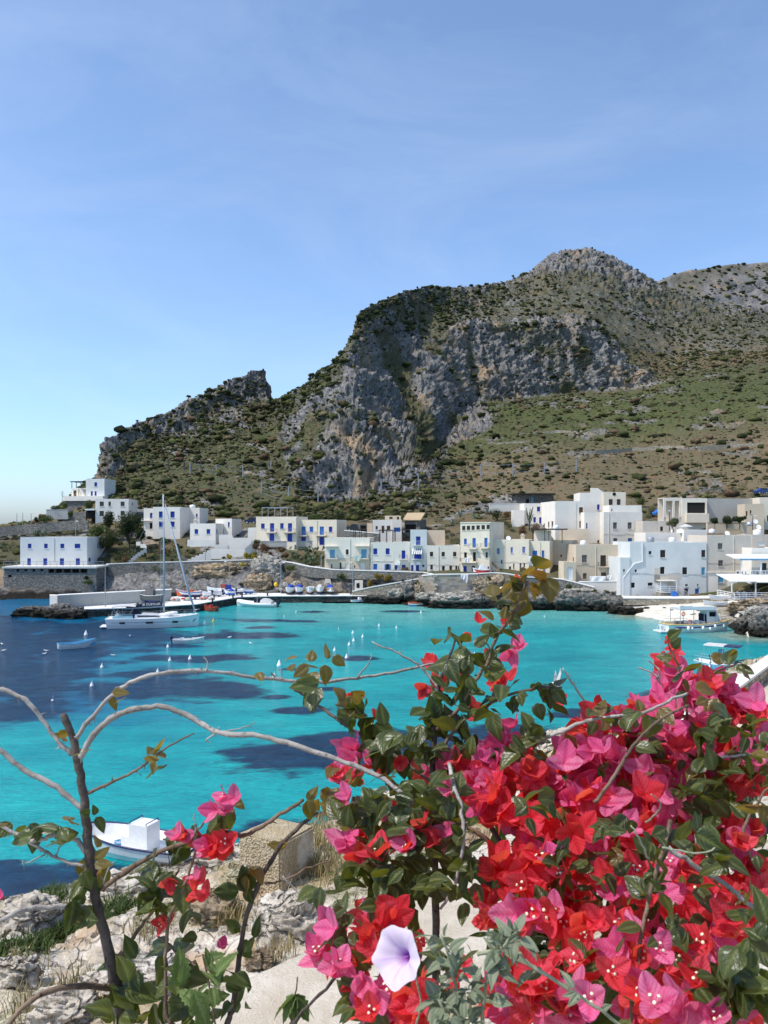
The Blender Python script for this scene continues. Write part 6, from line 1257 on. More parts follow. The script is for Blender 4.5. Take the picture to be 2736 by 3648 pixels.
b = MB(); b.ell((L*.36, -1.05, .3), (.12, .12, .4), 8, 8); b.build('fender', WHITE, e, True); b = MB(); b.ell((L*.36, -1.04, .95), (.1, .1, .2), 8, 8); b.build('fender', WHITE, e, True)
# --- white motorboat in the foreground
e, L = boat('motorboat', 'white open motorboat with navy rail and centre console moored at the near rocks', 695, 3075, 318, 3005, 'boat')
gun, sh, hb = hull(e, L, 2.15, .62, [GEL]*5, .82, .35, .05, .25, 1.9, interior=GEL, rail=NAVYP, railr=.045, floor=.18, wmax=.5)
b = MB(); b.box(L*.38, -.42, .19, L*.55, .42, 1.32); b.box(L*.55, -.38, .19, L*.63, .38, .75); b.build('console', GEL, e)
b = MB(); b.tube([(L*.39, -.4, 1.33), (L*.39, -.4, 1.42), (L*.39, .4, 1.42), (L*.39, .4, 1.33)], .02, 5); b.tube([(L*.54, -.4, 1.33), (L*.54, -.4, 1.42), (L*.54, .4, 1.42), (L*.54, .4, 1.33)], .02, 5); b.build('grab_rail', NAVYP, e)
for k in range(4): b = MB(); b.tube([(L*.385-.012, -.25+.13*k, .75+.18*(k % 2)), (L*.385+.01, -.25+.13*k, .75+.18*(k % 2))], .022, 8); b.build('fitting', GREYMETAL, e)
MB().box(L*.1, -.7, .19, L*.22, .7, .5).build('stern_bench', GEL, e); MB().loft([[(L*.68, -.62, .2), (L*.68, .62, .2), (L*.68, .6, .34), (L*.68, -.6, .34)], [(L*.92, -.2, .2), (L*.92, .2, .2), (L*.92, .18, .34), (L*.92, -.18, .34)]]).build('bow_platform', GEL, e)
b = MB(); random.seed(4); b.tube([(L*.66+.22*math.cos(k*1.1)+random.uniform(-.05, .05), .25+.2*math.sin(k*1.1), .37+.004*k) for k in range(24)], .018, 5); b.build('rope_coil', LBLUE, e, True)
b = MB(); b.bar((L*.15, -.45, .55), (L*.3, -.5, .6), .05); b.bar((L*.15, -.25, .55), (L*.33, -.3, .6), .05); b.build('oar', GREYSH, e); MB().bar((L*.995, 0, .8), (L*.995, 0, 1.1), .05).build('bow_post', DARKMETAL, e)
b = MB(); b.tube([(.05, .6, .62), (-.5, .5, .3), (-1.3, .2, .35), (-2.2, -.6, .9)], .014, 5); b.build('mooring_line', CANVASG, e)
for s_ in (.3, .62): b = MB(); b.ell((s_*L, -(hb(s_)+.1), .28), (.09, .09, .2), 8, 6); b.build('fender', NAVYP, e, True)
# gangway by the pale blue boat
e = empty('gangway', PW(2600, 2402)+Vector((0, 0, .5)), math.radians(12), 'dark framed gangway reaching the near rocks', 'gangway'); b = MB()
for y_ in (0, .7):
    b.bar((0, y_, .5), (6.5, y_, .9), .07); b.bar((0, y_, -.1), (6.5, y_, .3), .07)
    for k in range(7): b.bar((k*1.08, y_, -.1+k*.066), (k*1.08, y_, .5+k*.066), .06)
b.build('frame', DARKMETAL, e); MB().add([(0, 0, -.08), (6.5, 0, .32), (6.5, .7, .32), (0, .7, -.08)], [(0, 1, 2, 3)]).build('deck', WOOD, e)
# --- buoys
def buoy(label, px, py, s=1.0, kind='cone', m=WHITE):
    s *= .64
    e = empty('mooring_buoy', PW(px, py), 0, label, 'buoy', 'mooring buoys'); b = MB()
    if kind == 'cone': b.lathe([(.05, -.25), (.3*s, -.12), (.34*s, .05), (.26*s, .25*s), (.1*s, .62*s), (.04, .72*s), (.01, .74*s)], 10)
    else: b.ell((0, 0, .1*s), (.3*s, .3*s, .28*s), 10, 8)
    b.build('float', m, e, True); b = MB(); b.tube([(.0, 0, .6*s), (.06, 0, .72*s+.08), (.0, 0, .72*s+.16)], .02, 5); b.build('ring', STEEL, e)
for a_ in (('grey cone buoy left of the yacht stern', 306, 2262, 1.2), ('white cone buoy ahead of the yacht bow', 729, 2225, 1.1), ('yellow cone buoy right of the yacht bow', 760, 2214, .9, 'cone', YELLOW), ('cone buoy just below the white skiff', 598, 2306, .8), ('tall cone buoy among the dark grass right of centre-left', 677, 2348, .9), ('cone buoy left of the one under the skiff', 605, 2354, .8), ('small cone buoy on the navy water mid-left', 363, 2378, .8), ('cone buoy over the lower navy water', 327, 2444, .8), ('round white float near the left branch', 187, 2497, .55, 'ball'), ('cone buoy touching the arching branch', 562, 2394, .7), ('cone buoy at the right tip of the dark grass', 995, 2372, 1.2), ('low cone buoy right under the tip one', 977, 2412, .8),
           ('topmost of the seven white buoys in mid-bay', 1350, 2230, .7), ('left buoy of the upper mid-bay pair', 1257, 2256, .75), ('right buoy of the upper mid-bay pair', 1292, 2270, .75), ('mid-bay buoy under the upper pair', 1260, 2284, .8), ('mid-bay buoy left of centre column', 1244, 2298, .8), ('leftmost buoy of the mid-bay cluster', 1192, 2318, .8), ('lowest buoy of the mid-bay cluster above a dark patch', 1235, 2344, .9), ('single small buoy right of the mid-bay cluster', 1412, 2237, .6), ('tiny round float upper mid-bay', 1293, 2205, .4, 'ball'), ('buoy in front of the red-decked skiff', 1500, 2182, .7), ('small float left of the red-decked skiff', 1206, 2240, .4, 'ball'), ('small float behind the bare twig', 1690, 2328, .5, 'ball'), ('tiny float before the black sea rocks', 1940, 2196, .45, 'ball'), ('round float off the quay corner', 1054, 2180, .5, 'ball'), ('second round float below the quay corner', 1012, 2196, .45, 'ball')): buoy(*a_)
# --- things on the quay
e = empty('crane', Vector(((1250-CX)/F*147.4, 147.4, ZQ)), 0, 'dark boat-lifting crane on the quay', 'crane'); MB().tube([(0, 0, 0), (0, 0, 1.9)], [.16, .12], 8).build('post', DARKMETAL, e); b = MB(); b.bar((0, 0, 1.2), (-2.5, 0, 3.25), .2, .3); b.bar((0, 0, 1.8), (-1.6, 0, 2.6), .08); b.build('jib', DARKMETAL, e); b = MB(); b.lathe([(.22, 1.0), (.25, 1.1), (.25, 1.3), (.2, 1.4)], 8); b.build('winch', DARKMETAL, e)
def pile(label, px0, px1, py, Y, m, m2, k):
    r_ = random.Random(k); a_, c_ = gp(px0, Y, ZQ)+Vector(qe.location), gp(px1, Y, ZQ)+Vector(qe.location); e = empty('net_pile', a_, 0, label, 'fishing nets', 'fishing gear on the pier'); W_ = c_.x-a_.x
    for mm, nm, n_ in ((m, 'net', 7), (m2, 'float', 9)):
        for j in range(n_ if nm == 'float' else 3):
            b = MB(); s_ = r_.uniform(.12, .2) if nm == 'float' else r_.uniform(.35, .5); b.ell((r_.uniform(.2, W_-.2), r_.uniform(0, .8), s_*.6+(0.25 if nm == 'float' else 0)), (s_*1.3, s_, s_*.8), 8, 6); b.build(nm, mm, e, True)
NET = paint('pale_net', (0.5, 0.46, 0.4), .9, .2, bumpd=.1)
for j, a_ in enumerate((('red net pile behind the yacht mast', 600, 640), ('white net pile with red floats right of the mast', 645, 680), ('net pile with red floats at the pier edge', 700, 760))): pile(a_[0], a_[1], a_[2], 0, 134+j*1.2, NET, RED, j)
def bollard(label, px, Y):
    e = empty('bollard', gp(px, Y, ZQ)+Vector(qe.location), 0, label, 'bollard', 'quay bollards'); MB().lathe([(.2, 0), (.14, .1), (.13, .45), (.24, .5), (.24, .6), (.1, .66)], 10).build('post', DARKMETAL, e, True)
for a_ in (('bollard above the rusty orange boat', 757, 133), ('bollard on the pier bend', 830, 139.4), ('second bollard on the pier bend', 862, 142.6), ('bollard at the start of the straight quay', 953, 145), ('bollard at the pier tip', 490, 125)): bollard(*a_)
e = empty('fuel_pump', gp(806, 151, ZQ)+Vector(qe.location), 0, 'rusty cabinet with a blue panel under the pier lamp', 'cabinet'); MB().box(-.9, -.4, 0, 0, .4, 1.7).build('cabinet', OLDRED, e); MB().box(.05, -.4, 0, .9, .3, 1.6).build('panel', BLUE, e)
b = MB(); b.ell((0, 0, .3), (.4, .4, .45), 10, 8); tag(b.build('yellow_float', YELLOW, None, True, P(983, 2088, 151.5)), 'yellow ball float lying on the rocks by the quay lamp', 'float')
e = empty('kiosk', P(1264, 2106, 149.6), 0, 'small white kiosk with a dark hatch by the ramp', 'kiosk'); MB().box(0, 0, 0, 1.5, 1.4, 1.9).build('wall', PL['w'], e); MB().box(.3, -.02, .6, .9, 0, 1.5).build('hatch', DARK, e)
tag(MB().prism([(0, 0), (1.5, 0), (1.25, 1.0), (.3, 1.0)], 0, 1.2).build('boat_shed', PL['w'], None, False, P(1153, 2082, 152)), 'white sloping shed roof behind the fifth beached boat', 'shed')
e = empty('notice_board', P(1436, 2084, 145), 0, 'dark square board on a post above the ramp', 'board'); MB().box(-.25, 0, .6, .25, .06, 1.1).build('board', DARKMETAL, e); MB().bar((0, .03, -.3), (0, .03, .6), .06).build('post', DARKMETAL, e)
e = empty('trailer', gp(1300, 147.5, ZQ)+Vector(qe.location), 0, 'low boat trailer parked on the quay end', 'trailer'); MB().box(0, 0, .35, 2.2, 1.1, .47).build('bed', WOOD, e)
for x_ in (.3, 1.8): MB().tube([(x_, -.08, .3), (x_, .08, .3)], .3, 12).build('wheel', RUBBER, e)
e = empty('pallet', gp(1352, 148, ZQ)+Vector(qe.location), 0, 'pale pallet stack by the ramp wall', 'pallet')
for k in range(4): MB().box(0, 0, k*.22, .9, .8, k*.22+.14).build('board', PALECONC, e)
# cars
def car(label, px0, px1, py, Y, m, rz=0., kind='hatch'):
    a_ = P(px0, py, Y); L_ = (px1-px0)/F*Y; e = empty('parked_car', a_, rz, label, 'car', 'parked cars'); b = MB(); wd = 1.6
    prof = [(0, .35), (0, .75), (.06*L_, .85), (.28*L_, .95), (L_*.98, .9), (L_, .6), (L_, .35)]; b.prism(prof, 0, wd); b.build('body', m, e)
    b = MB(); b.loft([[(x0, .08, .9), (x1, .18, 1.42), (x1, wd-.18, 1.42), (x0, wd-.08, .9)] for x0, x1 in ((L_*.24, L_*.38), (L_*.97, L_*.88))]); b.build('cabin', m, e)
    b = MB(); b.prism([(L_*.33, .96), (L_*.41, 1.36), (L_*.6, 1.36), (L_*.6, .96)], .06, .1); b.prism([(L_*.63, .96), (L_*.63, 1.36), (L_*.84, 1.36), (L_*.9, .96)], .06, .1); b.build('side_window', GLASS, e)
    for x_ in (.2*L_, .8*L_):
        for y_ in (0, wd): b = MB(); b.tube([(x_, y_-.06, .3), (x_, y_+.06, .3)], .3, 14); w_ = b.build('wheel', RUBBER, e); b = MB(); b.tube([(x_, y_-.07, .3), (x_, y_+.07, .3)], .17, 10); b.build('rim', STEEL, w_)
CARB = paint('blue_car_paint', (0.02, 0.05, 0.22), .25, .05, .6); CARD = paint('dark_car_paint', (0.015, 0.018, 0.03), .25, .05, .6)
car('dark blue car parked left of the cream balcony house', 871, 912, 1866, 176, NAVYP); car('black car parked by the stone garage', 1236, 1276, 1892, 166, CARD); car('blue car parked left of the open loggia', 2338, 2372, 1838, 170, MIDBLUE, .25); car('blue car high on the hillside at the right edge', 2696, 2742, 1760, 186, CARB, .1)
tag(MB().box(-.4, -.4, 0, .4, .4, 1.1).build('blue_bin', MIDBLUE, None, False, P(2401, 2131, 130.6)), 'blue wheelie bin beside the outside stair', 'bin')
e = empty('wooden_crate', P(2463, 2132, 130), 0, 'low wooden crate in front of the blue beach door', 'crate')
for k in range(4): MB().box(0, 0, k*.17, 1.0, .7, k*.17+.13).build('plank', WOOD, e)
# washing
def cloth(label, px0, px1, py0, py1, Y, m, wv=.12, name='hanging_cloth', top_skew=0):
    a_ = P(px0, py0, Y); W_ = (px1-px0)/F*Y; H_ = (py1-py0)/F*Y; V = []; Fq = []; nu, nv = 14, 10
    for j in range(nv+1):
        for i in range(nu+1):
            u, v = i/nu, j/nv; V.append((u*W_+top_skew*v, -wv*v*math.sin(u*9+v*2)-.05, -v*H_*(1+.12*math.sin(u*5))))
    for j in range(nv):
        for i in range(nu): q = j*(nu+1)+i; Fq.append((q, q+1, q+nu+2, q+nu+1))
    o_ = link(name, arr_mesh(name, V, Fq, [m], True), None, a_); o_.modifiers.new('thickness', 'SOLIDIFY').thickness = .015; tag(o_, label, 'laundry', 'washing hung out'); return o_
CLOTH = paint('white_cotton', (0.76, 0.76, 0.77), .9, .04)
cloth('white sheet draped over the tall sea wall', 1642, 1660, 2047, 2064, 142.2, CLOTH); cloth('second white cloth over the sea wall cap', 1656, 1668, 2047, 2076, 142.2, CLOTH, .08); cloth('white cloth billowing from the pergola house', 1884, 1908, 1982, 2014, 143.6, CLOTH, .3); cloth('white laundry on the tall cream house balcony', 1656, 1671, 1987, 2004, 143.8, CLOTH)
cloth('wide white sheet on the line above the parapet', 2112, 2160, 2053, 2071, 136.8, CLOTH); cloth('white towel left of the wide sheet', 2101, 2114, 2053, 2070, 136.8, CLOTH); cloth('small white cloths right of the wide sheet', 2163, 2180, 2050, 2064, 136.8, CLOTH)
gs = NT('striped_towel'); wv_ = gs.n('TexWave', Scale=3.0); gs.t.links.new(gs.pos(obj=True), wv_.inputs['Vector']); GT = gs.finish(gs.mix(gs.ramp(wv_.outputs['Fac'], .4, .6), (0.7, 0.72, 0.66), (0.3, 0.42, 0.3)), .9)
cloth('green striped towel over the right balcony rail', 1263, 1288, 1977, 1999, 151.7, GT, .05)
# gulls
def gull(label, p, rz, fly=False, s=1.0):
    e = empty('gull', p, rz, label, 'gull', 'gulls'); e.scale = (s, s, s); b = MB(); b.loft([[(x, r_*math.cos(k*math.pi/4), z_+r_*math.sin(k*math.pi/4)) for k in range(8)] for x, r_, z_ in ((-.24, .015, .14), (-.12, .06, .12), (0, .085, .11), (.12, .07, .13), (.19, .05, .19), (.23, .05, .22), (.28, .03, .22), (.34, .008, .21))]); b.build('body', WHITE, e, True)
    if fly:
        for sg, tip in ((1, .62), (-1, .62)):
            b = MB(); b.loft([[(.08, sg*.06, .14), (-.08, sg*.06, .13)], [(.12, sg*.3, .42), (-.06, sg*.3, .4)], [(.02, sg*.42, .75), (-.1, sg*.4, .72)], [(-.04, sg*.4, 1.0), (-.06, sg*.4, .98)]], False, False); o_ = b.build('wing', CANVASG, e); o_.modifiers.new('t', 'SOLIDIFY').thickness = .015
    else:
        b = MB(); b.loft([[(x, sg*.085, .15) for sg in (-1, 1)] for x in (.1, -.2)], False, False); b.ell((-.06, 0, .13), (.2, .09, .05), 8, 5); b.build('wing', CANVASG, e, True)
gull('gull standing on the left end of the white skiff', PW(646, 2291)+Vector((0, 0, .42)), .4); gull('gull standing in the middle of the white skiff', PW(683, 2291)+Vector((0, 0, .42)), .6)
for a_ in (('gull floating at the left frame edge', 8, 2298), ('gull floating below the left-edge one', 12, 2321), ('gull floating left of the navy buoys', 157, 2333), ('gull floating just above another on navy water', 166, 2322), ('gull floating right of the yacht stern buoy', 463, 2268), ('gull floating near the skiff bow', 816, 2274), ('gull floating right of the skiff', 894, 2295), ('gull floating on blue water left of the skiff', 405, 2338)): gull(a_[0], PW(a_[1], a_[2]), .8+a_[1])
gull('gull flying with raised wings over the bay', P(1985, 2448, 42), 2.6, True, .95)
# ------------------------------------------------------------------ trees, bushes, restaurant, people
def mat_leaf(name, c1, c2, tr=(0.1, 0.12, 0.02), k=.25, rough=.6):
    s = NT(name); n = s.noise(1.3, 4, .6, s.pos()); oi = s.n('NewGeometry').outputs['Random Per Island']
    col = s.mix(oi, c1, c2); col = s.mix(s.math('MULTIPLY', s.ramp(n, .4, .65), .5), col, tuple(x*.6 for x in c1))
    b = s.n('BsdfPrincipled', Roughness=rough); b.inputs['Specular IOR Level'].default_value = .2; s.t.links.new(col, b.inputs['Base Color'])
    t = s.n('BsdfTranslucent'); t.inputs[0].default_value = (*tr, 1); m = s.n('MixShader'); m.inputs[0].default_value = k
    s.t.links.new(b.outputs[0], m.inputs[1]); s.t.links.new(t.outputs[0], m.inputs[2]); s.t.links.new(m.outputs[0], s.out.inputs[0]); return s.m
LF = dict(dark=mat_leaf('dark_pine_foliage', (0.014, 0.024, 0.01), (0.04, 0.06, 0.02)), green=mat_leaf('green_foliage', (0.035, 0.06, 0.015), (0.09, 0.13, 0.03)), olive=mat_leaf('olive_foliage', (0.06, 0.075, 0.035), (0.14, 0.15, 0.08)),
          yellow=mat_leaf('yellow_flowering_foliage', (0.35, 0.27, 0.02), (0.55, 0.45, 0.04)), brown=mat_leaf('rusty_foliage', (0.12, 0.055, 0.03), (0.22, 0.11, 0.06)), gold=mat_leaf('ochre_creeper_foliage', (0.2, 0.13, 0.02), (0.36, 0.25, 0.05)), grey=mat_leaf('grey_green_foliage', (0.12, 0.14, 0.1), (0.25, 0.27, 0.2)), dry=mat_leaf('dry_grass_blades', (0.3, 0.22, 0.1), (0.5, 0.4, 0.2)))
BARK = paint('tree_bark', (0.09, 0.07, 0.05), .9, .3, bumpd=.05)
def leafcloud(seed, clumps, n, size, up=.3):
    """leaf-sized faces through the volume of several clumps"""
    r = np.random.default_rng(seed); cw = np.array([c[3]*c[4]*c[5] for c in clumps])**.7; which = r.choice(len(clumps), n, p=cw/cw.sum()); C_ = np.array(clumps)
    d = r.normal(size=(n, 3)); d /= np.linalg.norm(d, axis=1, keepdims=True); rad = r.uniform(.25, 1.0, (n, 1))**.45; rad *= 1+.25*fbm(d[:, 0]*2+seed, d[:, 1]*2+which, d[:, 2]*2, 3)[:, None]
    c = C_[which, :3]+d*rad*C_[which, 3:6]
    nn = d+r.normal(size=(n, 3))*.7+np.array([0, 0, up]); nn /= np.linalg.norm(nn, axis=1, keepdims=True); a = np.cross(nn, r.normal(size=(n, 3))); a /= np.linalg.norm(a, axis=1, keepdims=True); b = np.cross(nn, a)
    s = size*r.uniform(.6, 1.4, (n, 1)); V = np.stack([c-a*s*.5, c+b*s*.35, c+a*s*.6, c-b*s*.35], 1).reshape(-1, 3)
    return V, np.arange(n*4).reshape(n, 4)
def plant(label, px0, px1, py0, py1, Y, kind, n=500, size=.22, name='bush', cat='bush', group='bushes on the village slope', trunk=0., nc=5, seed=None, ground=None):
    seed = seed or int(px0*7+py0); r = random.Random(seed); base_ = P((px0+px1)/2, py1, Y); W_ = (px1-px0)/F*Y; H_ = (py1-py0)/F*Y
    e = empty(name, base_, 0, label, cat, group); tz = trunk*H_; cl = []
    for k in range(nc):
        a = r.uniform(0, 6.28); q = r.uniform(.1, .6) if k else 0; f_ = r.uniform(.4, .62) if nc > 1 else 1
        zc = tz+(H_-tz)*r.uniform(.3, .72); cl.append((math.cos(a)*q*W_*.5, math.sin(a)*q*W_*.4, zc, W_*.5*f_, W_*.45*f_, min((H_-tz)*.5*f_*1.3, H_-zc, zc-tz*.8)))
    V, Q = leafcloud(seed, cl, n, size); link('crown' if trunk else 'foliage', arr_mesh('foliage', V, Q, [LF[kind]]), e)
    st = MB(); R0 = max(.04, W_*.035) if trunk else .05
    st.tube([(0, 0, -.5), (.05*W_, 0, tz*.5+.1), (0, .02*W_, max(tz, H_*.25))], [R0, R0*.8, R0*.6], 6)
    for c in cl: st.tube([(0, .02*W_, max(tz, H_*.2)*.9), (c[0]*.5, c[1]*.5, (max(tz, H_*.2)+c[2])/2), (c[0], c[1], c[2])], [R0*.55, R0*.35, R0*.12], 5)
    st.build('trunk' if trunk else 'stem', BARK, e)
for a_ in (('big dark pine beside the four-shutter house', 408, 508, 1818, 1962, 172, 'dark', 5200, .26, .12, 11), ('tall dark cypress-like tree in front of the dark-window house', 360, 412, 1815, 1900, 176, 'dark', 1900, .24, .1, 6), ('broad dark tree under the pine crown', 330, 440, 1880, 1965, 171, 'dark', 2600, .24, .08, 8), ('light green fig tree left of the pine', 300, 392, 1868, 1925, 172, 'green', 1700, .28, .1, 7),
           ('small dark tree right of the pine', 478, 530, 1868, 1940, 171, 'dark', 1500, .24, .12, 6), ('olive tree below the open loggia', 2368, 2424, 1846, 1898, 149, 'olive', 1500, .2, .35, 6), ('left garden tree above the beige wall', 2528, 2562, 1842, 1882, 149, 'dark', 900, .2, .4, 4), ('middle garden tree above the beige wall', 2562, 2614, 1834, 1880, 149.4, 'dark', 1200, .2, .3, 5), ('right garden tree by the cream cottage', 2608, 2660, 1836, 1880, 149, 'dark', 1200, .2, .35, 5), ('round green tree under the topmost house', 298, 342, 1779, 1820, 192, 'green', 900, .25, .1, 5)):
    plant(a_[0], *a_[1:6], a_[6], a_[7], a_[8], 'tree', 'tree', 'trees of the village', a_[9], a_[10])
for a_ in (('clipped green hedge on the left headland', 132, 196, 1833, 1864, 184, 'green', 900), ('green shrub beside the hedge and bunker wall', 236, 266, 1818, 1842, 185, 'green', 400), ('dark skyline shrub above the hedge', 170, 222, 1800, 1822, 189, 'dark', 500), ('taller skyline shrub beside the veranda base', 218, 250, 1790, 1815, 190, 'green', 400), ('left skyline shrub over the road wall', 118, 140, 1838, 1864, 186, 'dark', 300),
           ('first rusty round bush below the cream house', 890, 930, 1932, 1962, 163.6, 'brown', 500), ('second rusty bush, the tallest of the rusty group', 925, 978, 1932, 1972, 163.2, 'brown', 700), ('third rusty bush with greenish top', 985, 1030, 1946, 1972, 163, 'brown', 500), ('low rusty bush nearest the pale outcrop', 935, 985, 1958, 1992, 161, 'brown', 500), ('single rusty bush right of the outcrop', 1002, 1034, 1962, 1990, 160, 'brown', 450), ('rusty bush on the left slope under the pine', 430, 470, 1975, 2008, 164, 'brown', 400), ('rusty bush beside the zigzag stair', 560, 610, 1945, 1985, 165, 'brown', 500),
           ('yellow flowering bush under the stepped white wall', 802, 828, 1974, 1992, 163, 'yellow', 350), ('larger yellow bush by the wall end', 866, 892, 1966, 1990, 162.6, 'yellow', 400), ('yellow bush touching the larger yellow one', 888, 920, 1972, 1996, 162, 'yellow', 400), ('low yellow tuft on the brown ledge', 852, 882, 2003, 2016, 159, 'yellow', 250), ('low yellow tuft left on the brown ledge', 760, 790, 2008, 2022, 159.6, 'yellow', 250), ('small yellow-green tuft beside the outcrop', 892, 908, 2006, 2022, 158, 'yellow', 200),
           ('green bush at the corner of the cream house', 898, 926, 1922, 1944, 164.4, 'green', 400), ('spreading green mat under the white-capped wall', 690, 760, 2018, 2044, 161, 'green', 600), ('green bush hanging over the brown cliff', 1002, 1066, 2012, 2034, 154.5, 'green', 500), ('green bush above the crane', 1198, 1242, 2040, 2074, 150.6, 'green', 500), ('green bush at the ramp top', 1474, 1504, 2070, 2090, 144, 'green', 350),
           ('golden creeper on the ramp cliff', 1328, 1368, 2044, 2066, 149.6, 'gold', 500), ('second golden creeper right of the first', 1365, 1400, 2044, 2072, 149.2, 'gold', 450), ('golden-green trailing creeper by the ramp foot', 1308, 1330, 2060, 2095, 149, 'gold', 350),
           ('large dark green bush on the hillside behind the cream houses', 1168, 1250, 1812, 1868, 182, 'dark', 1200), ('smaller dark bush left of the large one', 1080, 1160, 1828, 1862, 184, 'green', 800), ('dark bush above the stone garage', 1255, 1310, 1812, 1846, 186, 'dark', 600),
           ('dark bush beside the red-brown round bush', 1742, 1800, 1812, 1858, 172, 'dark', 800), ('round red-brown bush above the tall cream house', 1782, 1818, 1820, 1852, 169, 'brown', 500), ('left brown bush below the blue windows', 1838, 1880, 1866, 1908, 156, 'brown', 600), ('right brown bush below the blue windows', 1886, 1930, 1864, 1900, 156, 'brown', 600), ('clipped dark hedge beside the glass house', 2000, 2066, 1762, 1780, 182, 'dark', 600), ('pale green bush behind the cube house', 2300, 2350, 1800, 1850, 176, 'olive', 700), ('green bush above the blue car', 2246, 2300, 1770, 1800, 186, 'green', 500),
           ('green shrub on the rubble wall left part', 1958, 1978, 2082, 2106, 136, 'green', 300), ('green shrub hanging on the rubble wall', 2016, 2046, 2080, 2104, 135.4, 'green', 300), ('green shrub on the pale rock shelf', 2048, 2084, 2102, 2126, 133, 'green', 300), ('green shrub at the end of the sloping cap', 2108, 2130, 2100, 2118, 133.4, 'green', 250), ('low shrub on the shelf right of the others', 2140, 2176, 2102, 2122, 133, 'green', 250), ('shrub growing from the sea wall cap end', 1728, 1752, 2052, 2080, 140.2, 'green', 300), ('low green shrub at the foot of the stone terrace', 290, 335, 2066, 2086, 155.5, 'green', 300), ('dark shrub on the stone terrace wall', 296, 316, 2048, 2066, 156.4, 'dark', 200)): plant(*a_)
# more natural clumps on the steep slope below the pine and behind the houses, uncountable ground cover
rg = random.Random(21); CV, CQ, off_ = [], [], 0
for (x0, x1, y0, y1, n_) in ((395, 560, 1960, 2004, 30), (560, 700, 1930, 1996, 30), (0, 90, 1890, 2010, 26), (388, 470, 1905, 1990, 20), (90, 330, 1888, 1912, 26), (1030, 1160, 1985, 2018, 16), (500, 690, 2006, 2040, 16), (1010, 1240, 1860, 1885, 0), (1440, 1640, 1860, 1935, 30), (1690, 1830, 1830, 1915, 18), (2290, 2380, 1800, 1880, 16), (2440, 2736, 1738, 1775, 24)):
    for k in range(n_):
        px_, py_ = rg.uniform(x0, x1), rg.uniform(y0, y1); g = T(px_, py_); s_ = rg.uniform(.5, 1.3); V, Q = leafcloud(rg.randrange(9999), [(g.x, g.y-.3, g.z+s_*.3, s_, s_, s_*.6)], 110, .2); CV.append(V); CQ.append(Q+off_); off_ += len(V)
tag(link('slope_undergrowth', arr_mesh('undergrowth', np.concatenate(CV), np.concatenate(CQ), [LF['olive']])), 'tangled low undergrowth on the slopes between the houses', 'undergrowth', kind='stuff')
# prickly pears and agaves
PEAR = paint('prickly_pear_green', (0.07, 0.11, 0.045), .6, .2)
def pear(label, px0, px1, py0, py1, Y, n=45):
    r = random.Random(int(px0)); e = empty('prickly_pear', P((px0+px1)/2, py1, Y), 0, label, 'cactus', 'prickly pears'); W_ = (px1-px0)/F*Y; H_ = (py1-py0)/F*Y; pm = []
    for k in range(4):
        b = MB(); b.ell((0, 0, .5), (.36, .07, .52), 8, 6); pm.append(b.mesh('pad', [PEAR], True))
    for k in range(n):
        s_ = r.uniform(.45, .8); link('pad', pm[k % 4], e, (r.uniform(-.5, .5)*W_, r.uniform(-1, 1), r.uniform(0, .8)*H_), (r.uniform(-.6, .6), r.uniform(-.7, .7), r.uniform(0, 3)), (s_, s_, s_))
pear('large prickly pear thicket under the second cream house', 1032, 1152, 1938, 1996, 161, 70); pear('prickly pear clump low beside the outcrop wall', 1080, 1120, 1985, 2014, 158, 22); pear('small prickly pear on the left headland slope', 120, 180, 1885, 1910, 175, 20)
AG = paint('agave_grey_green', (0.2, 0.24, 0.2), .6, .1)
def agave(label, px, py, Y, s=1.0):
    e = empty('agave', P(px, py, Y), 0, label, 'agave', 'agaves on the slope')
    b = MB(); b.loft([[(-.09, 0, 0), (0, .03, 0), (.09, 0, 0)], [(-.08, .5, .5), (0, .53, .48), (.08, .5, .5)], [(-.01, .9, .75), (0, .9, .75), (.01, .9, .75)]], True, True); m_ = b.mesh('leaf', [AG])
    for k in range(14): o_ = link('leaf', m_, e, (0, 0, 0), (random.uniform(-.3, .5), 0, k*2.4), (s, s, s*random.uniform(.8, 1.4)))
for a_ in (('silvery agave left of the dark bush', 1738, 1828, 173, 1.4), ('silvery agave above the stone path', 1640, 1842, 176, 1.5), ('agave lower on the path slope', 1690, 1848, 172, 1.2), ('agave beside the tall cream roof', 1612, 1866, 170, 1.2)): agave(*a_)
e = empty('tree_cactus', P(1886, 1886, 157), 0, 'branching tree cactus before the blue windows', 'cactus'); MB().tube([(0, 0, -.3), (0, 0, 2.2)], [.16, .12], 7).build('trunk', BARK, e)
for k in range(9):
    a = k*2.3; MB().tube([(0, 0, 1.2+.15*k), (.35*math.cos(a), .35*math.sin(a), 1.8+.15*k), (.75*math.cos(a), .6*math.sin(a), 3.0+.18*k)], [.09, .1, .07], 6).build('arm', PEAR, e)
e = empty('agave_stalk', P(221, 1802, 190), 0, 'dry agave flower stalk on the headland skyline', 'agave'); MB().tube([(0, 0, 0), (.05, 0, 2), (.1, 0, 3.6)], [.06, .05, .03], 6).build('stalk', BARK, e)
for k in range(8): MB().bar((.08, 0, 2.2+.17*k), (.08+.4*(-1)**k, 0, 2.3+.17*k), .05).build('branch', BARK, e)
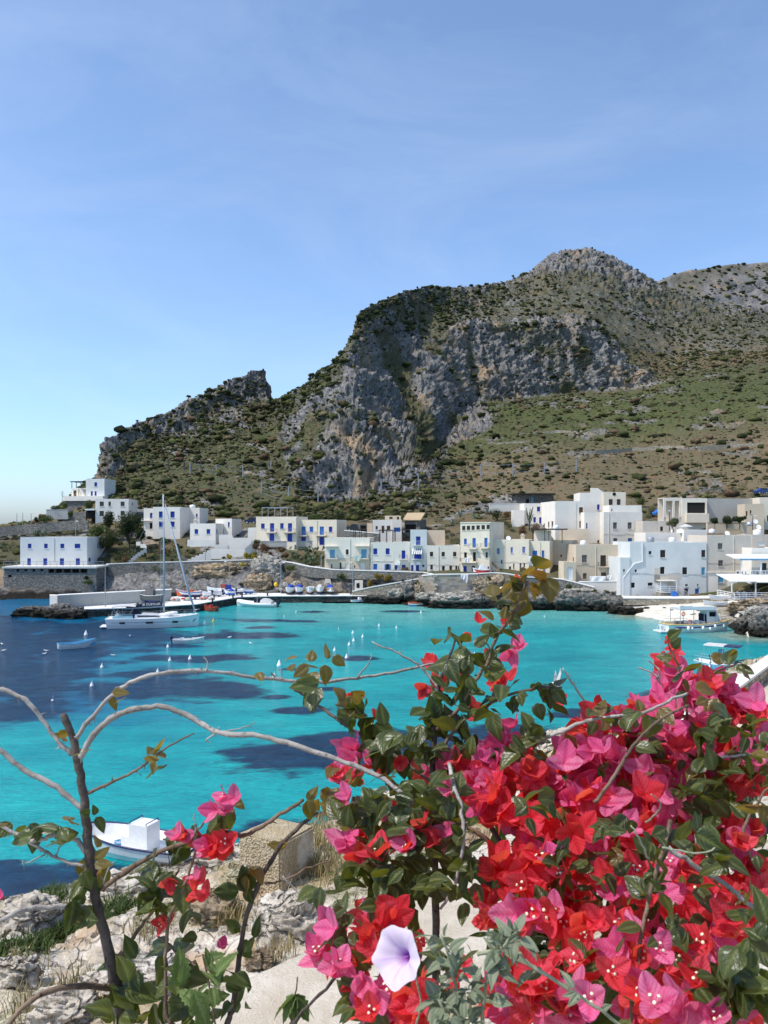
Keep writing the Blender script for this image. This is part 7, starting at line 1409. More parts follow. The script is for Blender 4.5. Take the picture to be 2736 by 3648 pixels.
# --- restaurant terrace
YT = 121.5; x0, x1 = (2606-CX)/F*YT, (2900-CX)/F*YT; zt_ = CH-(2136-HY)/F*YT
rt = empty('restaurant_terrace', (x0, YT, 0), 0, 'white-railed restaurant terrace with canvas roofs at the right edge', 'terrace'); W_ = x1-x0
MB().box(0, 0, -1, W_, 5.5, zt_-.1).build('terrace_wall', TANSTONE, rt); MB().box(-.1, -.15, zt_-.099, W_, 5.5, zt_).build('floor_slab', PALECONC, rt)
rb = MB(); railing(rb, [(0, -.05, zt_), (W_, -.05, zt_)], 1.05, 1.1, .06, (1., .72, .45, .2)); railing(rb, [(0, -.05, zt_), (0, 5.2, zt_)], 1.05, 1.1, .06, (1., .72, .45, .2)); rb.build('railing', WHITE, rt)
zr = CH-(2072-HY)/F*YT
def sheet(nm, xa, xb, ya, yb, za, zb, m, par):
    b = MB(); b.add([(xa, ya, za), (xb, ya, za), (xb, yb, zb), (xa, yb, zb), (xa, ya, za+.14), (xb, ya, za+.14), (xb, yb, zb+.14), (xa, yb, zb+.14)], [(3,2,1,0),(4,5,6,7),(0,1,5,4),(1,2,6,5),(2,3,7,6),(3,0,4,7)]); return b.build(nm, m, par)
xm = (2692-2606)/F*YT
sheet('canvas_roof', -.15, xm, -.3, 5.2, zr-.05, zr+.75, WHITE, rt); sheet('canvas_roof', xm+.05, W_, -.3, 5.2, zr-.15, zr+.6, WHITE, rt)
for x_ in (.05, xm, (2740-2606)/F*YT, (2800-2606)/F*YT): MB().bar((x_, 0, zt_), (x_, 0, zr-.05), .14).build('post', WHITE, rt)
zb1 = CH-(2062-HY)/F*124; MB().box((2682-2606)/F*YT, 5.6, zb1-.25, W_, 8.4, zb1).build('balcony_floor', WHITE, rt)
rb = MB(); railing(rb, [((2682-2606)/F*YT, 5.65, zb1), (W_, 5.65, zb1)], 1.1, .5, .05, (1., .5)); rb.build('balcony_railing', WHITE, rt)
zu = CH-(1992-HY)/F*126; sheet('canvas_roof', (2676-2606)/F*YT, W_, 5.4, 9, zu, zu+.5, WHITE, rt)
for px_ in (2688, 2760): MB().bar(((px_-2606)/F*YT+.6, 5.8, zb1), ((px_-2606)/F*YT+.6, 5.8, zu), .16).build('post', WHITE, rt)
MB().box((2680-2606)/F*YT+.5, 5.45, zu-.22, W_, 5.5, zu-.01).build('canopy_valance', LBLUE, rt)
def chair(p, label, m, rz=0):
    e = empty('chair', p, rz, label, 'chair', 'restaurant chairs'); MB().box(-.22, -.22, .42, .22, .22, .47).build('seat', m, e); MB().box(-.22, .18, .47, .22, .22, .9).build('backrest', m, e)
    for sx in (-.19, .19):
        for sy in (-.19, .19): MB().box(sx-.02, sy-.02, 0, sx+.02, sy+.02, .42).build('leg', m, e)
for k in range(3): chair(Vector((x0+(2696+k*17-2606)/F*YT, YT+6.4, zb1)), ('left', 'middle', 'right')[k]+' dark chair on the restaurant balcony', GREYSH, .4*k)
def table(p, label):
    e = empty('table', p, 0, label, 'table', 'restaurant tables'); MB().box(-.4, -.4, .7, .4, .4, .75).build('tabletop', WHITE, e); MB().bar((0, 0, 0), (0, 0, .7), .08).build('leg', GREYMETAL, e)
SKIN = paint('skin', (0.42, 0.22, 0.14), .6, .05); HAIR = paint('dark_hair', (0.015, 0.011, 0.009), .6, .1)
def seated(p, label, shirt, rz):
    """seated figure, one continuous body"""
    e = empty('person', p, rz, label, 'person', 'diners on the terrace'); bm = MB()
    me = bpy.data.meshes.new('body'); vs = [(0, 0, .5), (0, .02, .75), (0, 0, 1.0), (0, 0, 1.08), (0, -.02, 1.2), (.1, -.02, .48), (.11, -.42, .5), (.11, -.42, .06), (-.1, -.02, .48), (-.11, -.42, .5), (-.11, -.42, .06), (.19, 0, .98), (.25, -.05, .74), (.16, -.28, .76), (-.19, 0, .98), (-.25, -.05, .74), (-.16, -.28, .76), (.11, -.52, .04), (-.11, -.52, .04)]
    ed = [(0, 1), (1, 2), (2, 3), (3, 4), (0, 5), (5, 6), (6, 7), (7, 17), (0, 8), (8, 9), (9, 10), (10, 18), (2, 11), (11, 12), (12, 13), (2, 14), (14, 15), (15, 16)]
    rr_ = [.15, .15, .15, .06, .1, .1, .075, .05, .1, .075, .05, .065, .05, .035, .065, .05, .035, .04, .04]
    me.from_pydata(vs, ed, []); me.materials.append(shirt); o_ = link('body', me, e); md = o_.modifiers.new('skin', 'SKIN'); o_.modifiers.new('sub', 'SUBSURF').levels = 1
    for v, r_ in zip(me.skin_vertices[0].data, rr_): v.radius = (r_, r_)
    me.skin_vertices[0].data[0].use_root = True
    b = MB(); b.ell((0, -.03, 1.24), (.085, .1, .125), 10, 8); b.build('head', SKIN, e, True); b = MB(); b.ell((0, .0, 1.29), (.095, .1, .1), 10, 8); b.build('hair', HAIR, e, True)
SH = dict(white=paint('white_shirt', (0.6, 0.6, 0.6), .9, .05), black=paint('black_shirt', (0.015, 0.015, 0.018), .9, .05), navy=NAVY, purple=paint('purple_shirt', (0.06, 0.03, 0.12), .9, .05), lb=paint('light_blue_shirt', (0.3, 0.42, 0.55), .9, .05))
pl_ = [(2631, 'black', 'person in black seated at the left end of the terrace railing'), (2648, 'white', 'second diner from the left, in white'), (2662, 'white', 'third diner from the left, in white near the railing'), (2672, 'lb', 'diner in pale blue right of the two white shirts'), (2685, 'purple', 'diner in dark purple beside the canopy post'), (2694, 'navy', 'diner in navy behind the canopy post'), (2711, 'black', 'diner in black right of the canopy post'), (2728, 'navy', 'diner in navy at the right frame edge')]
for k, (px_, c_, lab) in enumerate(pl_):
    yy = 1.0 if k % 2 == 0 else 2.1; p_ = Vector((x0+(px_-2606)/F*(YT+yy), YT+yy, zt_)); seated(p_, lab, SH[c_], (1.4, -1.2)[k % 2]); chair(p_, 'chair under the %s' % lab.replace('person', 'diner').split(',')[0].replace(' at the left end of the terrace railing', ' by the left railing'), WHITE, (1.4, -1.2)[k % 2])
for k, px_ in enumerate((2640, 2668, 2702, 2720)): table(Vector((x0+(px_-2606)/F*(YT+1.5), YT+1.5, zt_)), ('first', 'second', 'third', 'fourth')[k]+' terrace table from the left behind the railing')
e = empty('parasol', P(2444, 1900, 147), 0, 'small grey parasol on the roof terrace', 'parasol'); MB().bar((0, 0, -.6), (0, 0, 1.6), .06).build('pole', WHITE, e); MB().lathe([(1.3, 1.2), (1.28, 1.25), (.6, 1.5), (.05, 1.7)], 10).build('canopy', CANVASG, e)
# ------------------------------------------------------------------ things on the near shore
BLOCKM = None
def mat_block():
    s = NT('rough_aggregate_block'); p = s.pos(obj=True); v = s.n('TexVoronoi', Scale=26.0); s.t.links.new(p, v.inputs['Vector']); n = s.noise(3, 5, .65, p)
    c = s.mix(s.ramp(n, .35, .65), (0.4, 0.32, 0.2), (0.58, 0.49, 0.34)); c = s.mix(s.math('MULTIPLY', s.ramp(v.outputs['Distance'], .25, .6), .55), c, (0.24, 0.18, 0.11)); c = s.mix(s.ramp(s.noise(1.2, 4, .6, p), .56, .66), c, (0.6, 0.55, 0.46))
    return s.finish(c, .95, s.bump(s.math('ADD', v.outputs['Distance'], s.math('MULTIPLY', n, .5)), .9, .05), .05)
BLOCKM = mat_block()
bm = bmesh.new(); bmesh.ops.create_cube(bm, size=1); bmesh.ops.bevel(bm, geom=bm.edges[:], offset=.03, segments=2, affect='EDGES'); bmesh.ops.subdivide_edges(bm, edges=bm.edges[:], cuts=5, use_grid_fill=True)
V = np.array([v.co[:] for v in bm.verts]); V *= (1+.035*fbm(V[:, 0]*4, V[:, 1]*4, V[:, 2]*4, 4)+.012*fbm(V[:, 0]*16, V[:, 1]*16, V[:, 2]*16, 2))[:, None]
for v, c in zip(bm.verts, V): v.co = c
me = bpy.data.meshes.new('stone_block'); bm.to_mesh(me); bm.free(); me.materials.append(BLOCKM)
ROCKN = mat_rock('beige_shore_limestone', (0.52, 0.45, 0.36), (0.7, 0.64, 0.55)); YB = 24.4; bc_ = P(985, 3070, YB); tag(link('stone_block', me, None, bc_, (0, 0, math.radians(58)), (1.62, 1.62, 1.95)), 'rough square aggregate block standing on the shore rocks', 'stone block')
for (lab, x0, x1, y0, y1, m) in (('cracked pale boulder left of the concrete path', 930, 1130, 3215, 3400, ROCKN), ('small tan rock under the cracked boulder', 880, 970, 3390, 3450, ROCKT), ('tan slab rock beside the block foot', 690, 850, 3190, 3300, ROCKT), ('wide pale rock slab near the trunk', 330, 640, 3440, 3560, ROCKN), ('jagged pale rock at the water edge left', 20, 200, 3200, 3330, ROCKN), ('pale shore rock right of the white motorboat', 700, 880, 3010, 3110, ROCKN), ('grey rock between the trunk and the motorboat', 330, 520, 3130, 3230, ROCKN), ('pale rock below the green mat at the left', 0, 130, 3420, 3520, ROCKN), ('broad cracked slab low at the left', 120, 330, 3540, 3640, ROCKN)):
    g = TNp((x0+x1)/2, (y0+y1)/2+30); boulder(lab, x0, x1, y0, y1, g.y, m, .7, 0, None, 'shore_rock', .5, 'near shore rocks')
# parapet at the far end of the path
wp = [Vector(((px-CX)/F*Y_, Y_, z_)) for px, Y_, z_ in ((2330, 30.2, 5.2), (2590, 36.2, 5.6), (2736, 41.2, 6.1), (3000, 51, 7.1))]
e = empty('parapet', wp[0], 0, 'low white-topped parapet along the path at the right', 'wall'); b = MB(); c = MB(); L_, Cc = [], []
for q in wp: q = q-wp[0]; n_ = Vector((.68, -.73, 0)); L_.append([q, q+n_*.5, q+n_*.5+Vector((0, 0, .8)), q+Vector((0, 0, .8))]); Cc.append([q-n_*.06+Vector((0, 0, .802)), q+n_*.6+Vector((0, 0, .802)), q+n_*.6+Vector((0, 0, .92)), q-n_*.06+Vector((0, 0, .92))])
b.loft([[p_-Vector((0, 0, .6)) if i_ in (0, 1) else p_ for i_, p_ in enumerate(r_)] for r_ in L_]); b.build('wall', TANSTONE, e); c.loft(Cc); c.build('coping', plaster('white_path_coping', (0.74, 0.72, 0.67), .3), e)
# grass, succulents and dry tufts on the near ground (uncountable)
def blades(pts, n, h, seed, lean=.5, wdt=.02):
    r = np.random.default_rng(seed); pts = np.array(pts); k = len(pts); c = pts[r.integers(0, k, n)]+r.normal(size=(n, 3))*np.array([.28, .28, .0])
    a = r.uniform(0, 6.28, n); d = np.stack([np.cos(a), np.sin(a), 0*a], -1); hh = h*r.uniform(.5, 1.3, (n, 1)); w_ = np.stack([-np.sin(a), np.cos(a), 0*a], -1)*wdt; ln_ = lean*r.uniform(.2, 1.2, (n, 1)); up = np.array([0, 0, 1.0])
    m_ = c+d*hh*ln_*.35+up*hh*.6; t_ = c+d*hh*ln_+up*hh
    V = np.stack([c-w_, c+w_, m_+w_*.8, m_-w_*.8, t_+w_*.15, t_-w_*.15], 1).reshape(-1, 3); o_ = np.arange(n)[:, None]*6
    return V, np.concatenate([o_+np.array([[0, 1, 2, 3]]), o_+np.array([[3, 2, 4, 5]])])
gp_ = [TNp(px, py) for px, py in ((1180, 2960), (1230, 2930), (1150, 3000), (1200, 3040), (1150, 3090), (1190, 3130), (1130, 3010), (1260, 3000), (1240, 3090), (1100, 3220), (830, 3290), (860, 3270), (980, 3420), (300, 3520), (200, 3560), (130, 3590), (60, 3480), (330, 3590), (520, 3330), (1130, 3110), (1165, 2925), (1120, 2960))]
V, Q = blades(gp_, 2600, .42, 3, .6, .012); tag(link('dry_grass', arr_mesh('dry_grass', V, Q, [LF['dry']])), 'dry straw-coloured grass tufts on the near shore', 'grass', kind='stuff')
gp2 = [TNp(px, py) for px, py in ((20, 3400), (70, 3390), (110, 3380), (150, 3350), (230, 3330), (260, 3310), (300, 3290), (200, 3190), (180, 3200), (160, 3215), (430, 3230), (420, 3260), (440, 3210), (460, 3180), (500, 3150), (60, 3420), (340, 3310), (370, 3270))]
V, Q = blades(gp2, 5200, .2, 5, 1.2, .022); tag(link('succulent_mat', arr_mesh('succulent_mat', V, Q, [LF['green']])), 'low green succulent mat between the near rocks', 'ground cover', kind='stuff')
gp3 = [TNp(px, py) for px, py in ((2620, 2880), (2660, 2900), (2700, 2920), (2720, 2960), (2690, 3000), (2640, 2960), (2600, 3060), (2700, 3060), (2350, 3500), (2400, 3550), (2650, 3200), (2600, 3160))]
V, Q = blades(gp3, 1500, .75, 7, .7, .012); tag(link('wild_grass', arr_mesh('wild_grass', V, Q, [LF['grey']])), 'tall grey-green wild grass beside the path', 'grass', kind='stuff')
for k, (px, py) in enumerate(((2592, 2838), (2690, 2945), (2706, 2950))):
    b = MB(); b.ell((0, 0, 0), (.06, .06, .025), 8, 4); tag(b.build('yellow_wildflower', YELLOW, None, True, TNp(px, py)+Vector((0, 0, .6))), ('single yellow wildflower on the pale path', 'left of two yellow wildflowers in the grass', 'right of two yellow wildflowers in the grass')[k], 'wildflower', 'yellow wildflowers')
# ------------------------------------------------------------------ bougainvillea and climbing plants close to the viewer
def mat_thin(name, cA, cB, tA, tB, k, rough, spec, edge=None, scale=60, sheen=0., side=None):
    s = NT(name); oi = s.n('ObjectInfo').outputs['Random']; isl = s.n('NewGeometry').outputs['Random Per Island']
    f = s.math('FRACT', s.math('ADD', oi, isl)); p = s.pos()
    n = s.noise(scale, 4, .6, p); col = s.mix(f, cA, cB); col = s.mix(s.math('MULTIPLY', s.ramp(n, .4, .7), .4), col, tuple(x*.62 for x in cA))
    at_ = s.n('Attribute', _attribute_name='vein').outputs['Fac']
    if edge: col = s.mix(s.math('MULTIPLY', at_, .75), col, edge)
    tr = s.mix(f, tA, tB)
    sv_ = s.n('Attribute', _attribute_name='side').outputs['Fac']; vein = s.ramp(s.math('SINE', s.math('MULTIPLY', sv_, 6.283)), .78, 1.0)
    col = s.mix(s.math('MULTIPLY', vein, .32), col, edge or cB); tr = s.mix(s.math('MULTIPLY', vein, .5), tr, tuple(x*.45 for x in tA))
    hv = s.n('HueSaturation'); s.t.links.new(s.ramp(f, 0, 1), hv.inputs['Value']); hv.inputs['Hue'].default_value = .5; s.t.links.new(col, hv.inputs['Color'])
    mr = s.n('MapRange'); s.t.links.new(s.math('FRACT', s.math('MULTIPLY', f, 7.31)), mr.inputs[0]); mr.inputs[3].default_value = .8; mr.inputs[4].default_value = 1.12; s.t.links.new(mr.outputs[0], hv.inputs['Value']); col = hv.outputs[0]
    b = s.n('BsdfPrincipled', Roughness=rough); b.inputs['Specular IOR Level'].default_value = spec; s.t.links.new(col, b.inputs['Base Color'])
    s.t.links.new(s.bump(s.math('ADD', n, s.math('ADD', s.math('MULTIPLY', at_, .6), s.math('MULTIPLY', vein, .8))), .5, .005), b.inputs['Normal'])
    t = s.n('BsdfTranslucent'); s.t.links.new(tr, t.inputs[0]); m = s.n('MixShader'); m.inputs[0].default_value = k
    s.t.links.new(b.outputs[0], m.inputs[1]); s.t.links.new(t.outputs[0], m.inputs[2]); s.t.links.new(m.outputs[0], s.out.inputs[0]); return s.m
LEAFM = mat_thin('bougainvillea_leaf', (0.02, 0.038, 0.01), (0.065, 0.09, 0.022), (0.16, 0.2, 0.015), (0.3, 0.28, 0.02), .3, .36, .45, (0.16, 0.18, 0.05), 45)
LEAFY = mat_thin('young_bronze_leaf', (0.09, 0.075, 0.015), (0.16, 0.13, 0.03), (0.4, 0.3, 0.02), (0.45, 0.2, 0.03), .38, .35, .45, (0.2, 0.17, 0.06), 45)
PINKM = mat_thin('lit_pink_bract', (0.88, 0.13, 0.36), (0.95, 0.36, 0.56), (0.97, 0.09, 0.2), (1.0, 0.2, 0.34), .5, .55, .2, (0.7, 0.06, 0.24), 70)
REDM = mat_thin('shaded_red_bract', (0.86, 0.05, 0.07), (0.92, 0.12, 0.2), (1.0, 0.07, 0.04), (1.0, 0.18, 0.09), .52, .55, .2, (0.5, 0.01, 0.03), 70)  # pink paints the bracts as sunlit, red as backlit in shade
FLORM = paint('cream_floret', (0.75, 0.68, 0.5), .6, .08)
def mat_bark(name, c1, c2):
    s = NT(name); p = s.pos(); n = s.noise(90, 5, .65, p); n2 = s.noise(14, 4, .6, p); c = s.mix(s.ramp(n2, .35, .65), c1, c2); c = s.mix(s.ramp(n, .55, .7), c, tuple(x*.45 for x in c1))
    return s.finish(c, .9, s.bump(n, .8, .004), .1)
BARKG = mat_bark('pale_grey_twig_bark', (0.26, 0.23, 0.2), (0.45, 0.41, 0.37)); BARKD = mat_bark('dark_stem_bark', (0.055, 0.042, 0.034), (0.15, 0.12, 0.1)); BARKM = mat_bark('brown_twig_bark', (0.12, 0.08, 0.055), (0.24, 0.17, 0.12)); STEMG = mat_bark('woolly_green_stem', (0.24, 0.26, 0.16), (0.38, 0.38, 0.26))
def vattr(me, a): fattr(me, 'vein', a[:, 0]); fattr(me, 'side', a[:, 1])
def petal(L, W_, nt, nw, prof, fold, droop, ripple, seed):
    """thin blade along +x, returns verts, quads, vein weight"""
    r = random.Random(seed); ph = r.uniform(0, 6); V, vn, sd2 = [], [], []
    for i in range(nt+1):
        t = i/nt; w_ = prof(t)*W_/2
        for j in range(-nw, nw+1):
            u = j/nw; x = t*L-abs(u)*.05*L*(1 if t < .2 else 0); y = u*w_; z = fold*abs(y)-droop*t*t*L+ripple*math.sin(7*t+ph+2.5*u)*w_*abs(u); V.append((x, y, z)); vn.append(1.0 if j == 0 else (.55 if abs(u) == 1 else 0.)); sd2.append(t*6-abs(u)*2.2)
    n_ = 2*nw+1; Q = [(i*n_+j, i*n_+j+1, (i+1)*n_+j+1, (i+1)*n_+j) for i in range(nt) for j in range(n_-1)]
    return np.array(V), np.array(Q), np.stack([vn, sd2], -1)
leafprof = lambda t: max(.03, (math.sin(math.pi*min(1, t**.72))**.8)*(1-.25*t)*1.12 if t < 1 else .01)
bractprof = lambda t: max(.05, (math.sin(math.pi*min(1, (t*.96+.02)**.62))**.62)*(1.02) if t < 1 else .02)
LEAVES = {}
for key, m_ in (('g', LEAFM), ('y', LEAFY)):
    for k in range(5):
        V, Q, vn = petal(1, .62+.06*k, 7, 3, leafprof, (.1, .2, .05, .3, -.1)[k], (.12, .3, .04, .2, .38)[k], (.08, .12, .14, .07, .16)[k], k)
        me = arr_mesh('leaf', V, Q, [m_], True); vattr(me, vn); LEAVES[key, k] = (me, V, Q, vn)
FLOWERS = {}
for key, m_ in (('p', PINKM), ('r', REDM)):
    for k in range(5):
        r = random.Random(k*3+1); Vs, Qs, vs_ = [], [], []; o_ = 0; opn = (.8, 1.0, 1.15, .6, .9)[k]
        for j in range(3):
            V, Q, vn = petal(1, .8+r.uniform(-.08, .1), 8, 3, bractprof, .16, -.28+.25*r.random(), .13, k*7+j)
            R_ = Matrix.Rotation(j*2.094+r.uniform(-.25, .25), 3, 'Z')@Matrix.Rotation(-(math.pi/2-opn*1.05-r.uniform(-.15, .2)), 3, 'Y'); V = V@np.array(R_).T
            Vs.append(V); Qs.append(Q+o_); vs_.append(vn); o_ += len(V)
        V, Q, vn = np.concatenate(Vs), np.concatenate(Qs), np.concatenate(vs_); me = arr_mesh('flower', V, Q, [m_], True); vattr(me, vn); FLOWERS[key, k] = (me, V, Q, vn)
b = MB()
for j in range(3):
    a = j*2.09+.5; b.T = Matrix.Rotation(a, 4, 'Z')@Matrix.Translation((.12, 0, 0))@Matrix.Rotation(.25, 4, 'Y'); b.lathe([(.025, .05), (.03, .4), (.035, .5), (.1, .54), (.1, .56), (.03, .555)], 8)
FLORET = b.mesh('floret', [FLORM], True)
def basis(n, tw):
    n = Vector(n).normalized(); a = n.orthogonal().normalized(); return Matrix.Rotation(tw, 3, n)@Matrix((a, n.cross(a), n)).transposed()
class Plant:
    def __init__(s, name, label, loc, cat='bougainvillea', seed=1):
        s.e = empty(name, loc, 0, label, cat); s.o = Vector(loc); s.r = random.Random(seed); s.items = {'leaf': [], 'flower': []}
    def branch(s, pts, r0, r1, m=BARKM, thorns=0, n=8, name='branch'):
        """pts: (px, py, Y); radii in photo pixels; smooth polyline"""
        w3 = [P(*p_) for p_ in pts]; sm = []
        for i in range(len(w3)-1):
            p0, p1, p2, p3 = w3[max(i-1, 0)], w3[i], w3[i+1], w3[min(i+2, len(w3)-1)]
            for k in range(5):
                t = k/5; sm.append(.5*((2*p1)+(-p0+p2)*t+(2*p0-5*p1+4*p2-p3)*t*t+(-p0+3*p1-3*p2+p3)*t**3))
        sm.append(w3[-1]); K = len(sm)
        sm = [p_+Vector((s.r.gauss(0, 1), s.r.gauss(0, 1), s.r.gauss(0, 1)))*.0006*(p_.y) for p_ in sm]
        R = [.86*(r0+(r1-r0)*i/(K-1))/F*sm[i].y*(1+.12*s.r.uniform(-1, 1)) for i in range(K)]
        b = MB(); b.tube([p_-s.o for p_ in sm], R, n)
        for k in range(thorns):
            i = s.r.randrange(1, K-1); d = Vector((s.r.gauss(0, 1), s.r.gauss(0, .4), s.r.gauss(0, 1))).normalized(); l = s.r.uniform(.005, .014); b.tube([sm[i]-s.o, sm[i]-s.o+d*l*.6, sm[i]-s.o+d*l+Vector((0, 0, -.002))], [R[i]*.6, R[i]*.3, .0006], 5)
        b.build(name, m, s.e, True); return sm
    def leaf(s, p, d, size, key='g', nrm=None):
        s.items['leaf'].append((Vector(p), Vector(d), size, key, s.r.randrange(5), nrm, s.r.uniform(-.6, .6)))
    def flower(s, p, n, size, key): s.items['flower'].append((Vector(p), Vector(n), size, key, s.r.randrange(5), None, s.r.uniform(0, 6.28)))
    def leafy(s, sm, n, size, t0=.1, t1=1., key='g', spread=.02):
        for k in range(n):
            t = t0+(t1-t0)*(k+s.r.random())/n; i = min(len(sm)-2, int(t*(len(sm)-1))); ax = (sm[i+1]-sm[i]).normalized()
            d = Vector((s.r.gauss(0, 1), s.r.gauss(0, 1), s.r.gauss(0, 1))); d = (d-ax*d.dot(ax)*.6).normalized()+ax*.35+Vector((0, 0, -.15)); s.leaf(sm[i]+d*spread*.3, d.normalized(), size*s.r.uniform(.6, 1.25)*sm[i].y/F, key)
    def lcloud(s, cx, cy_, rx, ry, Y, dY, n, size, key='g'):
        for k in range(n):
            a, q = s.r.uniform(0, 6.28), math.sqrt(s.r.random()); y_ = Y+s.r.uniform(-dY, dY); p = P(cx+rx*q*math.cos(a), cy_+ry*q*math.sin(a), y_); d = Vector((s.r.gauss(0, 1), s.r.gauss(0, .8), s.r.gauss(0, 1)-.2)).normalized(); s.leaf(p, d, size*s.r.uniform(.6, 1.2)*y_/F, key)
    def fcloud(s, cx, cy_, rx, ry, Y, dY, n, size, pk):
        for k in range(n if n < 6 else int(n*.74)):
            a, q = s.r.uniform(0, 6.28), math.sqrt(s.r.random()); y_ = Y+s.r.uniform(-dY, dY); px, py = cx+rx*q*math.cos(a), cy_+ry*q*math.sin(a); p = P(px, py, y_)
            n_ = Vector((s.r.gauss(-.4, .5), s.r.gauss(-.6, .42), s.r.gauss(.55, .5))); s.flower(p, n_, size*s.r.uniform(.8, 1.2)*.88*y_/F, 'p' if s.r.random() < pk else 'r')
    def emit(s):
        for kind in ('leaf', 'flower'):
            it = s.items[kind]; it.sort(key=lambda q: q[0].y/q[2]/(1 if 0 < q[0].y else 1)); lib = LEAVES if kind == 'leaf' else FLOWERS; vs_, qs, ws, mi, off = [], [], [], [], 0
            mats = [LEAFM, LEAFY] if kind == 'leaf' else [PINKM, REDM]; inv = lambda q: abs(CX+F*q[0].x/q[0].y-1368) < 1500 and (HY-(q[0].z-CH)/q[0].y*F) < 3760
            it.sort(key=lambda q: (not inv(q), q[0].y))
            for i, (p, d, size, key, k, nrm, tw) in enumerate(it):
                if kind == 'leaf':
                    x_ = d.normalized(); up = nrm or Vector((s.r.gauss(0, .45), s.r.gauss(-.25, .45), 1)); y_ = up.cross(x_); y_ = y_.normalized() if y_.length > .01 else x_.orthogonal().normalized(); M_ = Matrix((x_, y_, x_.cross(y_))).transposed(); M_ = M_@Matrix.Rotation(tw, 3, 'X')
                else: M_ = basis(d, tw)
                me, V, Q, vn = lib[key, k]
                if i < 290:
                    o_ = link(kind, me, s.e, p-s.o, M_.to_euler(), (size,)*3)
                    if kind == 'flower' and i % 3 == 0: link('floret', FLORET, o_, (0, 0, .0), (0, 0, 0), (.62, .62, .7))
                else:
                    vs_.append(V@(np.array(M_).T*size)+np.array(p-s.o)); qs.append(Q+off); off += len(V); ws.append(vn); mi.append(np.full(len(Q), 0 if key in 'gp' else 1))
            if vs_:
                me = arr_mesh(kind+'_mass', np.concatenate(vs_), np.concatenate(qs), mats, True, np.concatenate(mi)); vattr(me, np.concatenate(ws)); tag(link('dense_foliage' if kind == 'leaf' else 'dense_blossom', me, s.e), kind='stuff')
# --- left plant: nearly bare, arching
A_ = Plant('bougainvillea_bush', 'sparse bougainvillea with a dark upright trunk and long bare arching branches', P(480, 4740, 1.5), seed=5)
y = 1.5
tr = A_.branch([(480, 4740, y), (470, 4200, y), (440, 3700, y), (420, 3560, y), (395, 3420, y), (352, 3260, y), (330, 3120, y), (312, 2980, y), (300, 2860, y), (285, 2760, y), (268, 2660, y), (245, 2590, y), (226, 2548, y)], 29, 13, BARKD, 16, 12, 'trunk')
BR = [([(270, 2632, y), (320, 2565, y), (400, 2478, y), (480, 2425, y), (580, 2398, y), (720, 2390, 1.52), (900, 2412, 1.55), (1100, 2431, 1.58), (1240, 2418, 1.6), (1400, 2395, 1.62), (1545, 2364, 1.64)], 10, 5.5, BARKG, 26),
      ([(287, 2700, y), (330, 2620, y), (410, 2550, y), (500, 2523, y), (600, 2522, y), (690, 2562, 1.5), (780, 2612, 1.48), (900, 2618, 1.46), (1050, 2655, 1.44), (1200, 2706, 1.42), (1341, 2762, 1.4), (1453, 2850, 1.38), (1520, 2930, 1.36)], 13, 9, BARKG, 26),
      ([(-60, 2450, y), (20, 2460, y), (90, 2495, y), (150, 2560, y), (200, 2632, y), (255, 2690, y)], 9, 10, BARKG, 10), ([(-60, 2640, y), (0, 2672, y), (80, 2738, y), (170, 2785, y), (240, 2835, y), (300, 2885, y)], 10, 12, BARKG, 8),
      ([(308, 2828, y), (400, 2785, y), (470, 2752, y), (530, 2712, y), (600, 2660, 1.48), (690, 2612, 1.46)], 7, 3, BARKM, 8), ([(-20, 2930, y), (60, 2972, y), (110, 3003, y), (170, 3040, y), (230, 3068, y), (300, 3085, y)], 8, 6, BARKG, 8), ([(94, 2996, y), (150, 2990, y), (202, 2972, y), (253, 2976, y), (290, 3010, y), (325, 3060, y)], 8, 12, BARKG, 5),
      ([(362, 3170, y), (463, 3095, y), (550, 3045, y), (651, 3005, y), (788, 2965, 1.48), (868, 2976, 1.47), (940, 2940, 1.45), (998, 2900, 1.44), (1080, 2850, 1.42)], 11, 7, BARKM, 12), ([(-40, 3300, 1.4), (50, 3255, 1.4), (108, 3236, 1.42), (231, 3229, 1.45), (300, 3235, 1.5)], 9, 12, BARKG, 4), ([(0, 3690, 1.35), (60, 3610, 1.37), (145, 3544, 1.4), (260, 3515, 1.44), (400, 3520, 1.5)], 10, 13, BARKM, 4),
      ([(490, 4690, 1.49), (600, 3760, 1.45), (593, 3609, 1.45), (590, 3406, 1.45), (608, 3262, 1.45), (651, 3175, 1.45), (690, 3050, 1.45), (700, 2960, 1.45), (770, 2890, 1.45)], 9, 4, BARKM, 10), ([(420, 3420, 1.5), (480, 3330, 1.5), (540, 3250, 1.5), (600, 3170, 1.5), (640, 3090, 1.5)], 9, 4, BARKM, 6),
      ([(540, 4700, 1.5), (780, 3760, 1.5), (825, 3602, 1.5), (839, 3515, 1.5), (868, 3312, 1.5), (911, 3175, 1.5), (991, 3023, 1.5), (1070, 2943, 1.5), (1130, 2890, 1.5)], 13, 8, BARKD, 10), ([(945, 3150, 1.5), (1030, 3130, 1.5), (1090, 3095, 1.5), (1190, 3060, 1.5)], 5, 3, BARKM, 6), ([(560, 3330, 1.48), (640, 3400, 1.46), (700, 3440, 1.44)], 5, 3, BARKM, 2)]
SMS = [A_.branch(*q) for q in BR]
